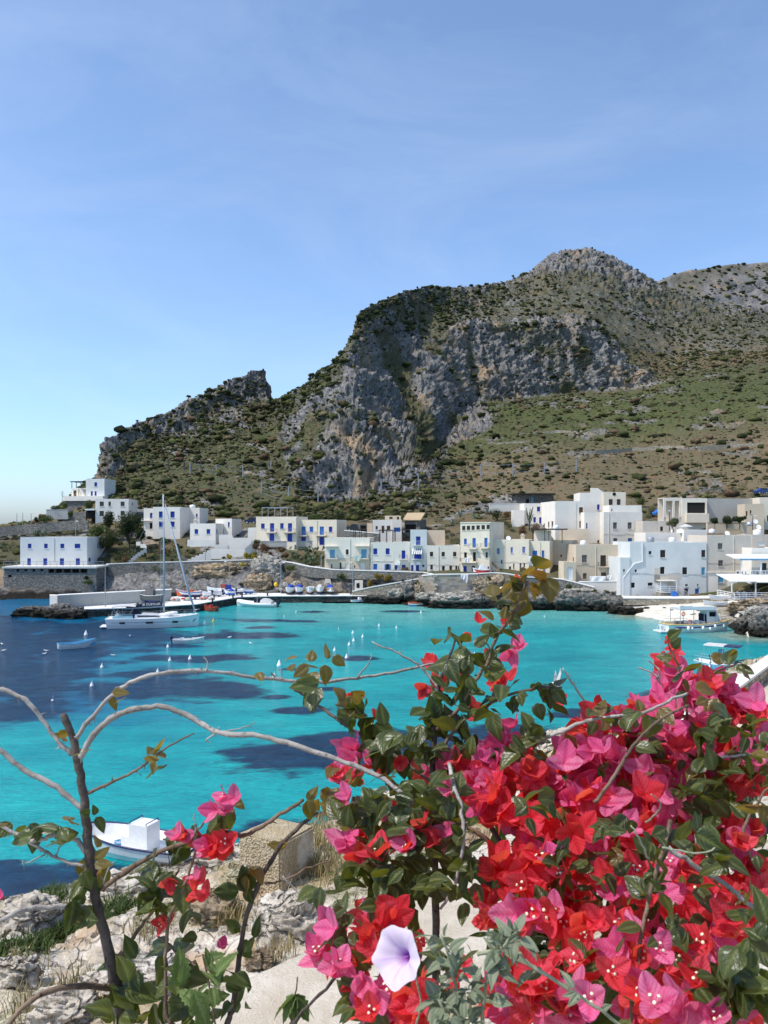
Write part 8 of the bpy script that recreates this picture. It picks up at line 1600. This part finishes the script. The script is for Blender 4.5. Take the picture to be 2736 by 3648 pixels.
for q in ([(735, 2388, 1.52), (740, 2360, 1.52), (728, 2345, 1.52)], [(800, 2605, 1.48), (860, 2595, 1.48), (905, 2575, 1.48)], [(770, 2612, 1.48), (735, 2635, 1.48), (745, 2645, 1.48)], [(1270, 2415, 1.6), (1310, 2370, 1.6), (1325, 2330, 1.6)], [(1010, 2425, 1.57), (1000, 2385, 1.57)], [(160, 3045, y), (100, 3075, y), (80, 3065, y)], [(195, 3050, y), (225, 3000, y)], [(365, 3160, y), (390, 3090, y), (410, 3070, y)], [(700, 3000, 1.45), (695, 2950, 1.45), (690, 2900, 1.45)], [(1005, 3120, 1.5), (1060, 3180, 1.5), (1100, 3210, 1.5)]): A_.branch(list(q), 4, 2, BARKG, 1, 6, 'twig')
for px, py, n_, rx, ry, sz, key in ((385, 2475, 2, 25, 25, 60, 'y'), (440, 2490, 1, 10, 15, 45, 'y'), (215, 2635, 2, 20, 12, 65, 'y'), (255, 2680, 2, 20, 12, 70, 'y'), (560, 2690, 5, 55, 30, 85, 'y'), (600, 2725, 1, 5, 10, 95, 'g'), (100, 2960, 9, 75, 45, 75, 'g'), (200, 2985, 7, 70, 35, 75, 'g'), (255, 2930, 2, 20, 15, 60, 'y'), (30, 2925, 2, 18, 14, 45, 'y'), (325, 2925, 3, 30, 30, 50, 'g'), (330, 3060, 6, 50, 45, 80, 'y'), (280, 3120, 3, 25, 40, 85, 'g'),
    (290, 3240, 9, 55, 50, 85, 'g'), (660, 2975, 9, 60, 45, 75, 'g'), (800, 2895, 6, 45, 30, 75, 'g'), (840, 2870, 4, 25, 40, 50, 'y'), (560, 3120, 8, 60, 45, 85, 'g'), (610, 3190, 8, 60, 70, 95, 'g'), (520, 3210, 9, 70, 50, 90, 'g'), (600, 3380, 8, 60, 80, 105, 'g'), (680, 3300, 5, 40, 60, 90, 'g'), (470, 3460, 6, 70, 50, 100, 'g'), (520, 3560, 9, 90, 60, 110, 'g'), (640, 3540, 9, 70, 70, 110, 'g'), (420, 3600, 5, 60, 40, 100, 'g'), (880, 3100, 5, 35, 30, 75, 'y'), (860, 3180, 4, 30, 40, 75, 'g'), (870, 3340, 5, 40, 40, 80, 'g'), (840, 3480, 5, 45, 60, 80, 'g'), (1010, 3000, 4, 30, 30, 60, 'y'), (1150, 2850, 6, 50, 35, 80, 'y'), (1090, 2870, 3, 30, 30, 60, 'y'), (690, 3640, 7, 90, 40, 110, 'g'), (860, 3600, 4, 50, 40, 80, 'g'), (760, 3640, 3, 50, 30, 80, 'g'),
    (1080, 2375, 6, 45, 45, 75, 'y'), (1120, 2430, 3, 25, 35, 90, 'g'), (1175, 2350, 4, 30, 25, 55, 'y'), (910, 2395, 1, 14, 8, 50, 'y'), (970, 2390, 1, 10, 8, 40, 'y')): A_.lcloud(px, py, rx, ry, 1.5, .05, n_, sz, key)
for px, py, rx, ry, n_, sz, pk in ((785, 2870, 35, 35, 3, 70, .9), (830, 2840, 12, 12, 1, 55, 1), (650, 3000, 40, 25, 3, 70, .8), (730, 3020, 60, 35, 6, 75, .25), (800, 3000, 35, 45, 4, 75, .15), (780, 3060, 25, 25, 2, 60, .0), (705, 3140, 22, 30, 3, 62, .6), (710, 3190, 20, 30, 3, 62, .0), (590, 3280, 18, 22, 2, 55, 0), (595, 3140, 12, 10, 1, 50, 0), (790, 3385, 10, 10, 1, 48, 1), (8, 3200, 8, 14, 1, 62, .8), (1190, 2780, 25, 20, 2, 60, .5)): A_.fcloud(px, py, rx, ry, 1.45, .04, n_, sz, pk)
A_.emit()
# --- right plant: dense bloom
B_ = Plant('bougainvillea_bush', 'large bougainvillea in dense pink and red bloom filling the lower right', P(2050, 5020, 1.38), seed=9)
Yd = lambda py: 0.98+.72*max(0, (3648-py))/1250
BR2 = [([(1560, 4950, 1.4), (1560, 4300, 1.4), (1552, 3400, 1.42), (1548, 3000, 1.45), (1543, 2750, 1.5), (1546, 2560, 1.52), (1565, 2430, 1.55), (1600, 2340, 1.57), (1624, 2280, 1.58)], 20, 4, BARKD, 12, 26, .3), ([(1556, 2600, 1.5), (1642, 2512, 1.5), (1703, 2410, 1.5), (1739, 2356, 1.5), (1769, 2271, 1.5), (1817, 2205, 1.48), (1850, 2140, 1.46), (1880, 2070, 1.45)], 9, 5, BARKM, 10, 20, .2),
       ([(1323, 2286, 1.6), (1389, 2316, 1.6), (1474, 2356, 1.6), (1522, 2404, 1.6), (1560, 2450, 1.58)], 3, 6, BARKG, 5, 0, 0), ([(1050, 2455, 1.6), (1100, 2488, 1.6), (1190, 2554, 1.58), (1257, 2603, 1.56), (1329, 2633, 1.54), (1420, 2700, 1.5), (1540, 2790, 1.46)], 7, 6, BARKD, 8, 10, .35), ([(1540, 2720, 1.5), (1620, 2600, 1.5), (1720, 2520, 1.5), (1835, 2470, 1.5), (1944, 2446, 1.5), (2000, 2450, 1.5)], 8, 4, BARKM, 6, 22, .2),
       ([(2004, 2380, 1.6), (2040, 2434, 1.6), (2076, 2488, 1.6), (2110, 2560, 1.6)], 3, 6, BARKG, 4, 0, 0), ([(1800, 2700, 1.5), (1900, 2650, 1.48), (1960, 2623, 1.46), (2076, 2572, 1.44), (2182, 2552, 1.42), (2283, 2542, 1.42), (2379, 2497, 1.42), (2449, 2472, 1.44)], 9, 6, BARKG, 6, 12, .3), ([(2120, 2860, 1.3), (2182, 2774, 1.3), (2242, 2678, 1.3), (2328, 2582, 1.32), (2454, 2512, 1.36)], 9, 5, BARKM, 4, 4, .3),
       ([(2273, 2376, 1.6), (2328, 2401, 1.6), (2348, 2421, 1.6), (2370, 2500, 1.6)], 3, 5, BARKG, 1, 0, 0), ([(2310, 2352, 1.6), (2346, 2383, 1.6), (2348, 2421, 1.6)], 3, 5, BARKG, 0, 0, 0), ([(2450, 2560, 1.6), (2424, 2401, 1.6), (2394, 2325, 1.6), (2373, 2275, 1.6)], 6, 3, BARKM, 2, 9, .1), ([(2480, 2500, 1.6), (2540, 2400, 1.6), (2605, 2371, 1.6), (2640, 2350, 1.6)], 6, 3, BARKM, 2, 10, .2), ([(2500, 2720, 1.4), (2555, 2698, 1.4), (2640, 2690, 1.4), (2760, 2680, 1.4)], 6, 4, BARKG, 2, 8, .1),
       ([(2380, 3020, 1.1), (2490, 3092, 1.1), (2578, 3148, 1.1), (2654, 3210, 1.1), (2760, 3290, 1.1)], 11, 11, BARKG, 4, 0, 0), ([(2390, 2920, 1.12), (2367, 3015, 1.1), (2321, 3158, 1.08), (2291, 3297, 1.06), (2265, 3492, 1.04), (2230, 3760, 1.0), (2120, 4900, 1.36)], 9, 9, BARKM, 4, 14, 0), ([(1600, 2720, 1.4), (1617, 2800, 1.3), (1643, 2877, 1.28), (1651, 3005, 1.26), (1622, 3148, 1.26), (1571, 3240, 1.26)], 9, 6, BARKG, 4, 0, 0),
       ([(1490, 2940, 1.36), (1600, 2930, 1.36), (1720, 2980, 1.36), (1850, 3100, 1.36)], 12, 9, BARKM, 2, 6, 0), ([(2050, 5020, 1.38), (2050, 3900, 1.35), (2000, 3500, 1.4), (1900, 3200, 1.45), (1750, 2950, 1.5)], 26, 12, BARKD, 4, 6, 0), ([(2062, 5020, 1.38), (2060, 3900, 1.35), (2150, 3400, 1.4), (2250, 3000, 1.5), (2350, 2700, 1.55), (2430, 2500, 1.6)], 26, 9, BARKD, 4, 8, .1), ([(1640, 5000, 1.38), (1580, 3780, 1.15), (1300, 3580, 1.12), (1260, 3430, 1.12), (1220, 3300, 1.14), (1190, 3230, 1.16)], 10, 5, BARKD, 3, 16, .1), ([(2736, 3180, 1.3), (2650, 2980, 1.3), (2700, 2860, 1.3), (2760, 2780, 1.3)], 7, 5, BARKM, 2, 8, .2),
       ([(1250, 3420, 1.12), (1180, 3500, 1.12), (1080, 3600, 1.12), (1020, 3680, 1.12)], 7, 6, BARKD, 2, 0, 0), ([(2300, 2930, 1.06), (2345, 2890, 1.04), (2352, 2860, 1.03), (2320, 2830, 1.02)], 4, 2.5, STEMG, 0, 0, 0), ([(2360, 3020, 1.0), (2420, 3030, 1.0), (2500, 3040, 1.0), (2550, 3020, 1.0)], 5, 3, STEMG, 0, 0, 0), ([(2310, 3060, 1.02), (2280, 2990, 1.0), (2250, 2940, 1.0)], 5, 3, STEMG, 0, 0, 0)]
for q in BR2:
    sm = B_.branch(q[0], q[1], q[2], q[3], q[4])
    if q[5]: B_.leafy(sm, int(q[5]*.6), 72, q[6], 1., 'g' if q[3] is not BARKG else 'y')
# leaf clusters by position
for px, py, rx, ry, n_, sz, key, Y_ in ((1870, 2060, 95, 45, 12, 95, 'y', 1.45), (1820, 2130, 75, 50, 9, 90, 'y', 1.45), (1790, 2190, 40, 30, 4, 70, 'y', 1.46), (1600, 2260, 60, 25, 6, 75, 'g', 1.58), (1760, 2240, 80, 25, 7, 80, 'g', 1.48), (1860, 2250, 25, 30, 3, 90, 'g', 1.48), (1640, 2330, 70, 60, 12, 90, 'g', 1.55), (1740, 2300, 40, 50, 6, 95, 'g', 1.5), (1600, 2430, 70, 70, 16, 95, 'g', 1.54), (1680, 2440, 60, 80, 14, 100, 'g', 1.52), (1540, 2500, 70, 50, 10, 85, 'g', 1.52), (1760, 2440, 60, 50, 9, 85, 'g', 1.5), (1660, 2540, 110, 60, 18, 95, 'g', 1.5), (1780, 2540, 70, 60, 10, 100, 'g', 1.45), (1920, 2460, 80, 35, 14, 60, 'g', 1.5), (1960, 2510, 60, 40, 10, 75, 'g', 1.5), (1920, 2580, 70, 60, 12, 90, 'g', 1.42), (1870, 2660, 60, 60, 10, 95, 'g', 1.4),
    (1260, 2480, 60, 40, 7, 75, 'y', 1.54), (1290, 2540, 60, 60, 11, 90, 'g', 1.53), (1360, 2620, 60, 50, 10, 100, 'g', 1.5), (1440, 2640, 55, 40, 7, 100, 'g', 1.5), (1340, 2690, 40, 50, 5, 100, 'g', 1.48), (1520, 2580, 60, 30, 8, 80, 'g', 1.5), (1580, 2620, 120, 70, 22, 95, 'g', 1.5), (1680, 2670, 110, 60, 16, 100, 'g', 1.48), (1300, 2760, 120, 50, 12, 80, 'y', 1.42), (1300, 2900, 100, 60, 18, 95, 'g', 1.38), (1430, 2880, 110, 70, 22, 95, 'g', 1.36), (1560, 2860, 90, 80, 18, 95, 'g', 1.34), (1420, 3000, 110, 60, 18, 95, 'g', 1.34), (1580, 2990, 90, 70, 14, 95, 'g', 1.32), (1300, 3110, 90, 80, 24, 105, 'g', 1.3), (1430, 3150, 110, 70, 28, 110, 'g', 1.28), (1560, 3120, 80, 70, 16, 100, 'g', 1.28), (1660, 3140, 50, 90, 10, 95, 'g', 1.26), (1400, 3220, 80, 40, 10, 100, 'g', 1.26), (1150, 3180, 45, 40, 4, 90, 'g', 1.2), (1230, 3260, 60, 50, 8, 90, 'g', 1.15), (1240, 3380, 70, 60, 10, 100, 'g', 1.13), (1260, 3500, 60, 80, 10, 110, 'g', 1.12), (1290, 3600, 60, 50, 7, 110, 'g', 1.1), (1490, 3580, 50, 50, 6, 90, 'g', 1.1),
    (2420, 2420, 70, 60, 10, 80, 'g', 1.55), (2590, 2370, 60, 35, 9, 70, 'y', 1.6), (2500, 2480, 70, 50, 10, 80, 'y', 1.5), (2160, 2540, 80, 40, 14, 80, 'g', 1.42), (2270, 2560, 60, 60, 8, 90, 'g', 1.4), (2620, 2540, 60, 50, 6, 95, 'g', 1.4), (2540, 2620, 60, 60, 9, 90, 'g', 1.4), (2690, 2600, 60, 60, 12, 90, 'g', 1.4), (2560, 2760, 80, 60, 12, 90, 'g', 1.4), (2480, 2830, 80, 60, 14, 100, 'g', 1.35), (2680, 2720, 70, 40, 8, 80, 'g', 1.4), (2600, 2640, 120, 60, 10, 85, 'g', 1.45), (2720, 2890, 30, 40, 3, 120, 'y', 1.0),
    (2360, 3000, 60, 60, 9, 85, 'g', 1.08), (2330, 3130, 50, 80, 8, 100, 'g', 1.06), (2560, 3050, 60, 70, 9, 100, 'g', 1.1), (2140, 3090, 60, 60, 7, 80, 'g', 1.12), (1990, 3060, 60, 60, 7, 80, 'g', 1.14), (2480, 2990, 90, 50, 10, 90, 'g', 1.12), (2540, 3480, 80, 90, 12, 130, 'g', .95), (2680, 3450, 70, 120, 16, 130, 'g', .95), (2720, 3330, 40, 60, 6, 120, 'g', .97), (2400, 3330, 80, 40, 6, 95, 'g', 1.02), (2640, 3600, 80, 50, 9, 130, 'g', .94), (2620, 3230, 60, 50, 5, 90, 'g', 1.05), (1940, 3420, 70, 40, 5, 70, 'g', 1.0), (2150, 2930, 110, 40, 10, 90, 'g', 1.16), (1930, 2890, 100, 40, 8, 90, 'g', 1.18)): B_.lcloud(px, py, rx, ry, Y_, .06, max(1, int(n_*(.5 if 2230 < py < 2600 and px > 1480 else .8 if 2140 < px and py < 2700 else 1.15))), sz*.9, key)
# dark interior foliage behind the bloom
for px, py, rx, ry, n_ in ((2050, 2850, 320, 220, 170), (2350, 2750, 230, 230, 130), (2150, 3200, 380, 300, 240), (2550, 3150, 230, 300, 150), (2300, 3520, 430, 200, 190), (1850, 3300, 110, 260, 70), (1560, 2800, 200, 120, 60), (1520, 3080, 190, 120, 60), (1420, 3560, 180, 100, 50), (2600, 2650, 120, 80, 26)): B_.lcloud(px, py, rx, ry, Yd(py)+.34, .16, int(n_*1.1), 90, 'g')
for k in range(150):
    py = B_.r.uniform(2560, 3600); px = B_.r.uniform(max(1750, 2350-(py-2500)*.9), 2720); B_.lcloud(px, py, 26, 22, Yd(py)-.02, .07, 2, 72, 'g' if k % 4 else 'y')
# blossom
for px, py, rx, ry, n_, sz, pk in ((2420, 2470, 60, 40, 9, 80, .9), (2500, 2430, 50, 30, 6, 78, .7), (2340, 2500, 50, 30, 6, 78, .9), (2560, 2460, 50, 25, 5, 78, .9), (2600, 2500, 40, 25, 4, 78, .6), (2250, 2580, 60, 30, 7, 80, .9), (2120, 2760, 150, 110, 34, 84, .85), (2280, 2680, 140, 110, 32, 84, .85), (2420, 2600, 120, 100, 26, 82, .85), (2480, 2480, 90, 60, 16, 78, .8), (2430, 2420, 50, 30, 6, 76, .8), (2380, 2390, 35, 25, 4, 76, .1), (2560, 2500, 70, 40, 10, 78, .8), (2300, 2530, 60, 40, 8, 78, .5), (2200, 2600, 70, 40, 8, 80, .6), (2150, 2570, 60, 30, 6, 84, .1), (2090, 2600, 40, 25, 4, 84, .3), (2480, 2700, 80, 80, 16, 84, .75), (2040, 2720, 80, 60, 12, 84, .8), (1970, 2760, 60, 60, 8, 86, .4), (1920, 2810, 60, 50, 8, 86, .3), (2360, 2800, 120, 70, 20, 86, .7), (2250, 2860, 130, 60, 16, 88, .4), (2060, 2860, 110, 50, 14, 88, .7),
    (1830, 2620, 70, 50, 9, 84, .6), (1790, 2690, 60, 40, 7, 84, .5), (1740, 2760, 70, 40, 8, 84, .8), (1600, 2740, 80, 40, 8, 78, .8), (1560, 2800, 110, 40, 8, 80, .7), (1680, 2800, 90, 50, 12, 86, .7), (1820, 2790, 90, 60, 12, 88, .35), (1900, 2720, 60, 50, 8, 86, .35),
    (1250, 2690, 35, 35, 4, 78, .9), (1240, 2760, 35, 30, 3, 72, .7), (1310, 2720, 40, 25, 3, 66, .3), (1400, 2720, 60, 30, 3, 60, .3), (1230, 2820, 30, 25, 2, 66, .6), (1370, 2870, 50, 40, 4, 66, .4), (1290, 3020, 60, 50, 7, 88, .35), (1225, 3010, 20, 25, 2, 64, 1), (1340, 3055, 30, 30, 3, 86, .0), (1420, 3010, 40, 40, 4, 80, .1), (1480, 2960, 60, 40, 4, 74, .4), (1590, 3000, 50, 50, 4, 80, .3),
    (1780, 2920, 90, 80, 18, 92, .3), (1900, 2960, 100, 80, 20, 94, .12), (1850, 3080, 90, 80, 18, 98, .08), (1800, 3180, 60, 80, 12, 98, .12), (1950, 3140, 90, 80, 16, 98, .1), (2050, 3020, 90, 70, 14, 96, .25), (2180, 3000, 90, 60, 12, 92, .5), (2300, 2960, 90, 50, 10, 90, .6), (2400, 2930, 90, 60, 12, 88, .7), (2530, 2930, 100, 50, 14, 88, .6), (2640, 2960, 60, 40, 8, 84, .5), (2660, 3010, 50, 40, 6, 80, .6), (1900, 3260, 80, 60, 12, 100, .25), (2010, 3250, 80, 70, 14, 100, .1), (2090, 3340, 90, 80, 16, 104, .1), (2120, 3180, 80, 70, 10, 96, .2), (2260, 3120, 60, 50, 8, 96, .4), (2420, 3120, 90, 60, 14, 96, .5), (2540, 3160, 80, 60, 12, 94, .4), (2660, 3130, 70, 60, 10, 92, .4), (2700, 3220, 50, 60, 8, 96, .3), (2380, 3230, 90, 60, 12, 100, .4), (2480, 3280, 80, 50, 10, 100, .4), (2600, 3290, 80, 60, 12, 104, .2), (2280, 3330, 80, 60, 10, 100, .5), (2230, 3420, 80, 60, 10, 104, .4), (2380, 3420, 90, 60, 14, 104, .55), (2500, 3400, 70, 50, 8, 104, .4), (2120, 3470, 70, 50, 8, 108, .05), (2040, 3410, 60, 40, 6, 104, .1), (2460, 3520, 70, 60, 10, 106, .7), (2320, 3560, 90, 60, 12, 112, .5), (2340, 3630, 90, 50, 10, 118, .7), (2480, 3620, 80, 50, 9, 118, .8), (2640, 3620, 60, 30, 4, 118, .8),
    (1910, 3530, 60, 70, 8, 120, .1), (1840, 3470, 60, 50, 7, 120, .1), (1960, 3590, 80, 60, 9, 124, .4), (1870, 3620, 80, 50, 8, 124, .5), (2060, 3600, 70, 50, 7, 118, .8), (1770, 3560, 30, 60, 3, 110, .2),
    (1180, 3310, 50, 40, 5, 84, .7), (1160, 3390, 40, 50, 5, 90, .5), (1200, 3440, 30, 50, 4, 90, .8), (1310, 3270, 40, 40, 4, 84, .05), (1380, 3290, 45, 50, 5, 88, .0), (1330, 3370, 50, 50, 5, 92, .3), (1290, 3430, 40, 50, 4, 92, .6), (1320, 3500, 60, 50, 6, 98, .7), (1420, 3540, 60, 60, 6, 110, .5), (1350, 3600, 60, 60, 6, 104, .1), (1500, 3570, 50, 60, 5, 108, .2), (1470, 3640, 70, 30, 4, 108, .3), (1760, 3300, 40, 40, 4, 80, .05), (1650, 3490, 30, 40, 3, 70, .0), (1640, 3440, 20, 20, 1, 60, .0), (1500, 3400, 20, 40, 2, 80, .2),
    (2660, 2540, 50, 30, 5, 84, .1), (2710, 2530, 40, 40, 4, 84, .5), (2650, 2650, 60, 40, 6, 90, .6), (2720, 2640, 30, 30, 2, 84, .6), (2600, 2740, 70, 50, 6, 88, .1), (2660, 2780, 60, 30, 4, 84, .0), (2540, 2830, 30, 40, 3, 74, .9),
    (1545, 2375, 20, 18, 2, 62, .0), (1660, 2280, 16, 14, 1, 56, 0), (1560, 2440, 22, 18, 2, 62, .1), (1520, 2450, 18, 18, 1, 60, .2), (1665, 2370, 30, 34, 3, 66, .1), (1640, 2440, 12, 8, 1, 42, 0), (1820, 2310, 30, 20, 3, 66, 1), (1755, 2365, 14, 14, 1, 52, .3), (1790, 2430, 25, 25, 3, 56, .0), (1690, 2510, 26, 24, 2, 62, .0), (1240, 2480, 10, 12, 1, 40, .1), (1350, 2550, 18, 14, 1, 46, .0), (1975, 2490, 16, 12, 1, 48, .1), (1710, 2220, 8, 8, 1, 46, .2), (1800, 2225, 6, 6, 1, 36, .1), (1840, 2070, 8, 8, 1, 44, .1), (2400, 2310, 20, 14, 2, 50, .3), (2370, 2350, 14, 10, 1, 50, .1), (2375, 2285, 5, 5, 1, 34, .1)): B_.fcloud(px, py, rx, ry, Yd(py), .09, n_, sz, pk)
B_.emit()
# --- morning glory
MG = Plant('morning_glory', 'lavender morning glory trumpet among the red blossom', P(1500, 5540, 1.1), 'morning glory', 3)
sm = MG.branch([(1500, 5540, 1.1), (1440, 3900, .98), (1470, 3700, .97), (1500, 3560, .96), (1470, 3440, .95)], 6, 4, STEMG, 0, 8, 'stem')
def mat_glory():
    s = NT('lavender_petal'); r_ = s.n('Attribute', _attribute_name='rad').outputs['Fac']; st_ = s.n('Attribute', _attribute_name='star').outputs['Fac']
    c = s.mix(s.ramp(r_, .05, .34), (0.3, 0.05, 0.45), (0.82, 0.66, 0.82)); c = s.mix(s.math('MULTIPLY', st_, .7), c, (0.64, 0.42, 0.72)); c = s.mix(s.ramp(r_, .6, 1.0), c, (0.84, 0.74, 0.85))
    b = s.n('BsdfPrincipled', Roughness=.6); s.t.links.new(c, b.inputs['Base Color']); t = s.n('BsdfTranslucent'); s.t.links.new(c, t.inputs[0]); m = s.n('MixShader'); m.inputs[0].default_value = .4; s.t.links.new(b.outputs[0], m.inputs[1]); s.t.links.new(t.outputs[0], m.inputs[2]); s.t.links.new(m.outputs[0], s.out.inputs[0]); return s.m
V, ra, sa_ = [], [], []; NA, NRr = 50, 12
for i in range(NRr+1):
    t = i/NRr; rr_ = .07+.93*t**1.1; zz_ = -.85*(1-t)**2.2
    for j in range(NA):
        a = 2*math.pi*j/NA; pent = 1+.06*t*math.cos(5*a)+.03*t*math.sin(8*a)+.02*t*math.sin(13*a); V.append((rr_*pent*math.cos(a), rr_*pent*math.sin(a), zz_+.05*t*t*math.cos(5*a+.5)+.025*t*math.cos(10*a)+.03*t**3*math.sin(3*a+1))); ra.append(t); sa_.append(max(0, math.cos(5*a))**14)
Q = [(i*NA+j, i*NA+(j+1) % NA, (i+1)*NA+(j+1) % NA, (i+1)*NA+j) for i in range(NRr) for j in range(NA)]
me = arr_mesh('trumpet', V, Q, [mat_glory()], True); fattr(me, 'rad', ra); fattr(me, 'star', sa_)
pc = P(1412, 3408, .9); R_ = basis((-.62, -.7, .36), .9); link('trumpet', me, MG.e, pc-MG.o, R_.to_euler(), (.0315,)*3)
b = MB(); b.tube([(0, 0, -1.4), (0, 0, -.9)], [.09, .1], 8); b.tube([(0, 0, -.85), (.02, 0, -.5)], [.05, .03], 6); o_ = b.build('tube', paint('purple_throat', (0.35, 0.12, 0.42), .6, .1), MG.e, True); o_.location = pc-MG.o; o_.rotation_euler = R_.to_euler(); o_.scale = (.0325,)*3
MG.lcloud(1560, 3420, 60, 60, .95, .03, 5, 120, 'g'); MG.lcloud(1470, 3300, 40, 30, .98, .03, 3, 90, 'g'); MG.emit()
# --- woolly grey-green shrub and wild vine at the bottom edge
WG = Plant('woolly_shrub', 'grey-green woolly shrub shoots at the bottom centre', P(1700, 6000, 1.0), 'shrub', 4)
LEAVES_BAK = dict(LEAVES); GREYL = mat_thin('woolly_grey_leaf', (0.16, 0.2, 0.12), (0.28, 0.32, 0.21), (0.22, 0.28, 0.12), (0.3, 0.33, 0.16), .25, .85, .05, (0.34, 0.36, 0.26), 60)
for k in range(5):
    V, Q, vn = petal(1, .34+.05*k, 6, 2, leafprof, .3, .3, .15, k+20); me = arr_mesh('leaf', V, Q, [GREYL], True); vattr(me, vn); LEAVES['g', k] = (me, V, Q, vn)
LEAFM_K = LEAFM; LEAFM = GREYL
for pts in ([(1700, 6000, 1.0), (1690, 3950, .9), (1640, 3600, .9), (1600, 3420, .9), (1570, 3330, .9)], [(1700, 3950, .9), (1720, 3600, .9), (1740, 3480, .9), (1800, 3360, .9), (1850, 3320, .9)], [(1690, 3950, .9), (1600, 3650, .88), (1560, 3560, .88)], [(1850, 3400, .9), (1886, 3435, .9), (2040, 3533, .9), (2204, 3645, .9), (2300, 3710, .9)], [(1700, 3400, .9), (1780, 3380, .9), (1850, 3330, .9)]):
    sm = WG.branch(pts, 9, 5, STEMG, 0); WG.leafy(sm, 26 if pts[0][0] != 1850 else 5, 75, .3, 1., 'g')
for px, py, rx, ry, n_ in ((1620, 3420, 80, 60, 16), (1600, 3560, 70, 70, 20), (1700, 3560, 80, 80, 22), (1640, 3640, 100, 40, 16), (1800, 3360, 70, 40, 12), (2045, 3530, 30, 20, 5)): WG.lcloud(px, py, rx, ry, .9, .05, n_, 62)
WG.emit()
VN = Plant('wild_vine', 'wild vine with toothed pale leaves at the bottom left of centre', P(820, 5000, 1.35), 'vine', 6)
VINEL = mat_thin('vine_leaf', (0.07, 0.12, 0.03), (0.13, 0.19, 0.06), (0.2, 0.28, 0.05), (0.26, 0.32, 0.06), .3, .6, .2, (0.2, 0.26, 0.1), 45); LEAFM = VINEL
tooth = lambda t: leafprof(t)*(1+.16*math.sin(t*34))
for k in range(5):
    V, Q, vn = petal(1, .55, 18, 2, tooth, .25, .25, .08, k+40); me = arr_mesh('leaf', V, Q, [VINEL], True); vattr(me, vn); LEAVES['g', k] = (me, V, Q, vn)
for pts in ([(820, 5000, 1.35), (800, 3950, 1.3), (760, 3600, 1.3), (740, 3480, 1.3), (720, 3400, 1.3)], [(820, 3950, 1.3), (1040, 3640, 1.25), (1050, 3560, 1.25), (1060, 3480, 1.25)]): sm = VN.branch(pts, 5, 3, BARKM, 0)
for px, py, n_ in ((760, 3500, 5), (700, 3560, 5), (690, 3620, 4), (740, 3440, 3), (640, 3500, 2)): VN.lcloud(px, py, 30, 25, 1.3, .04, n_, 105)
for k in range(6):
    a = -2.6+k*.42; VN.leaf(P(1050, 3550, 1.25), Vector((math.cos(a), -.2, math.sin(a))), 100/F*1.25)
VN.emit(); LEAVES.update(LEAVES_BAK); LEAFM = LEAFM_K
for o in sc.objects:
    if o.parent is None and 'category' in o and 'kind' not in o: o['kind'] = 'thing'
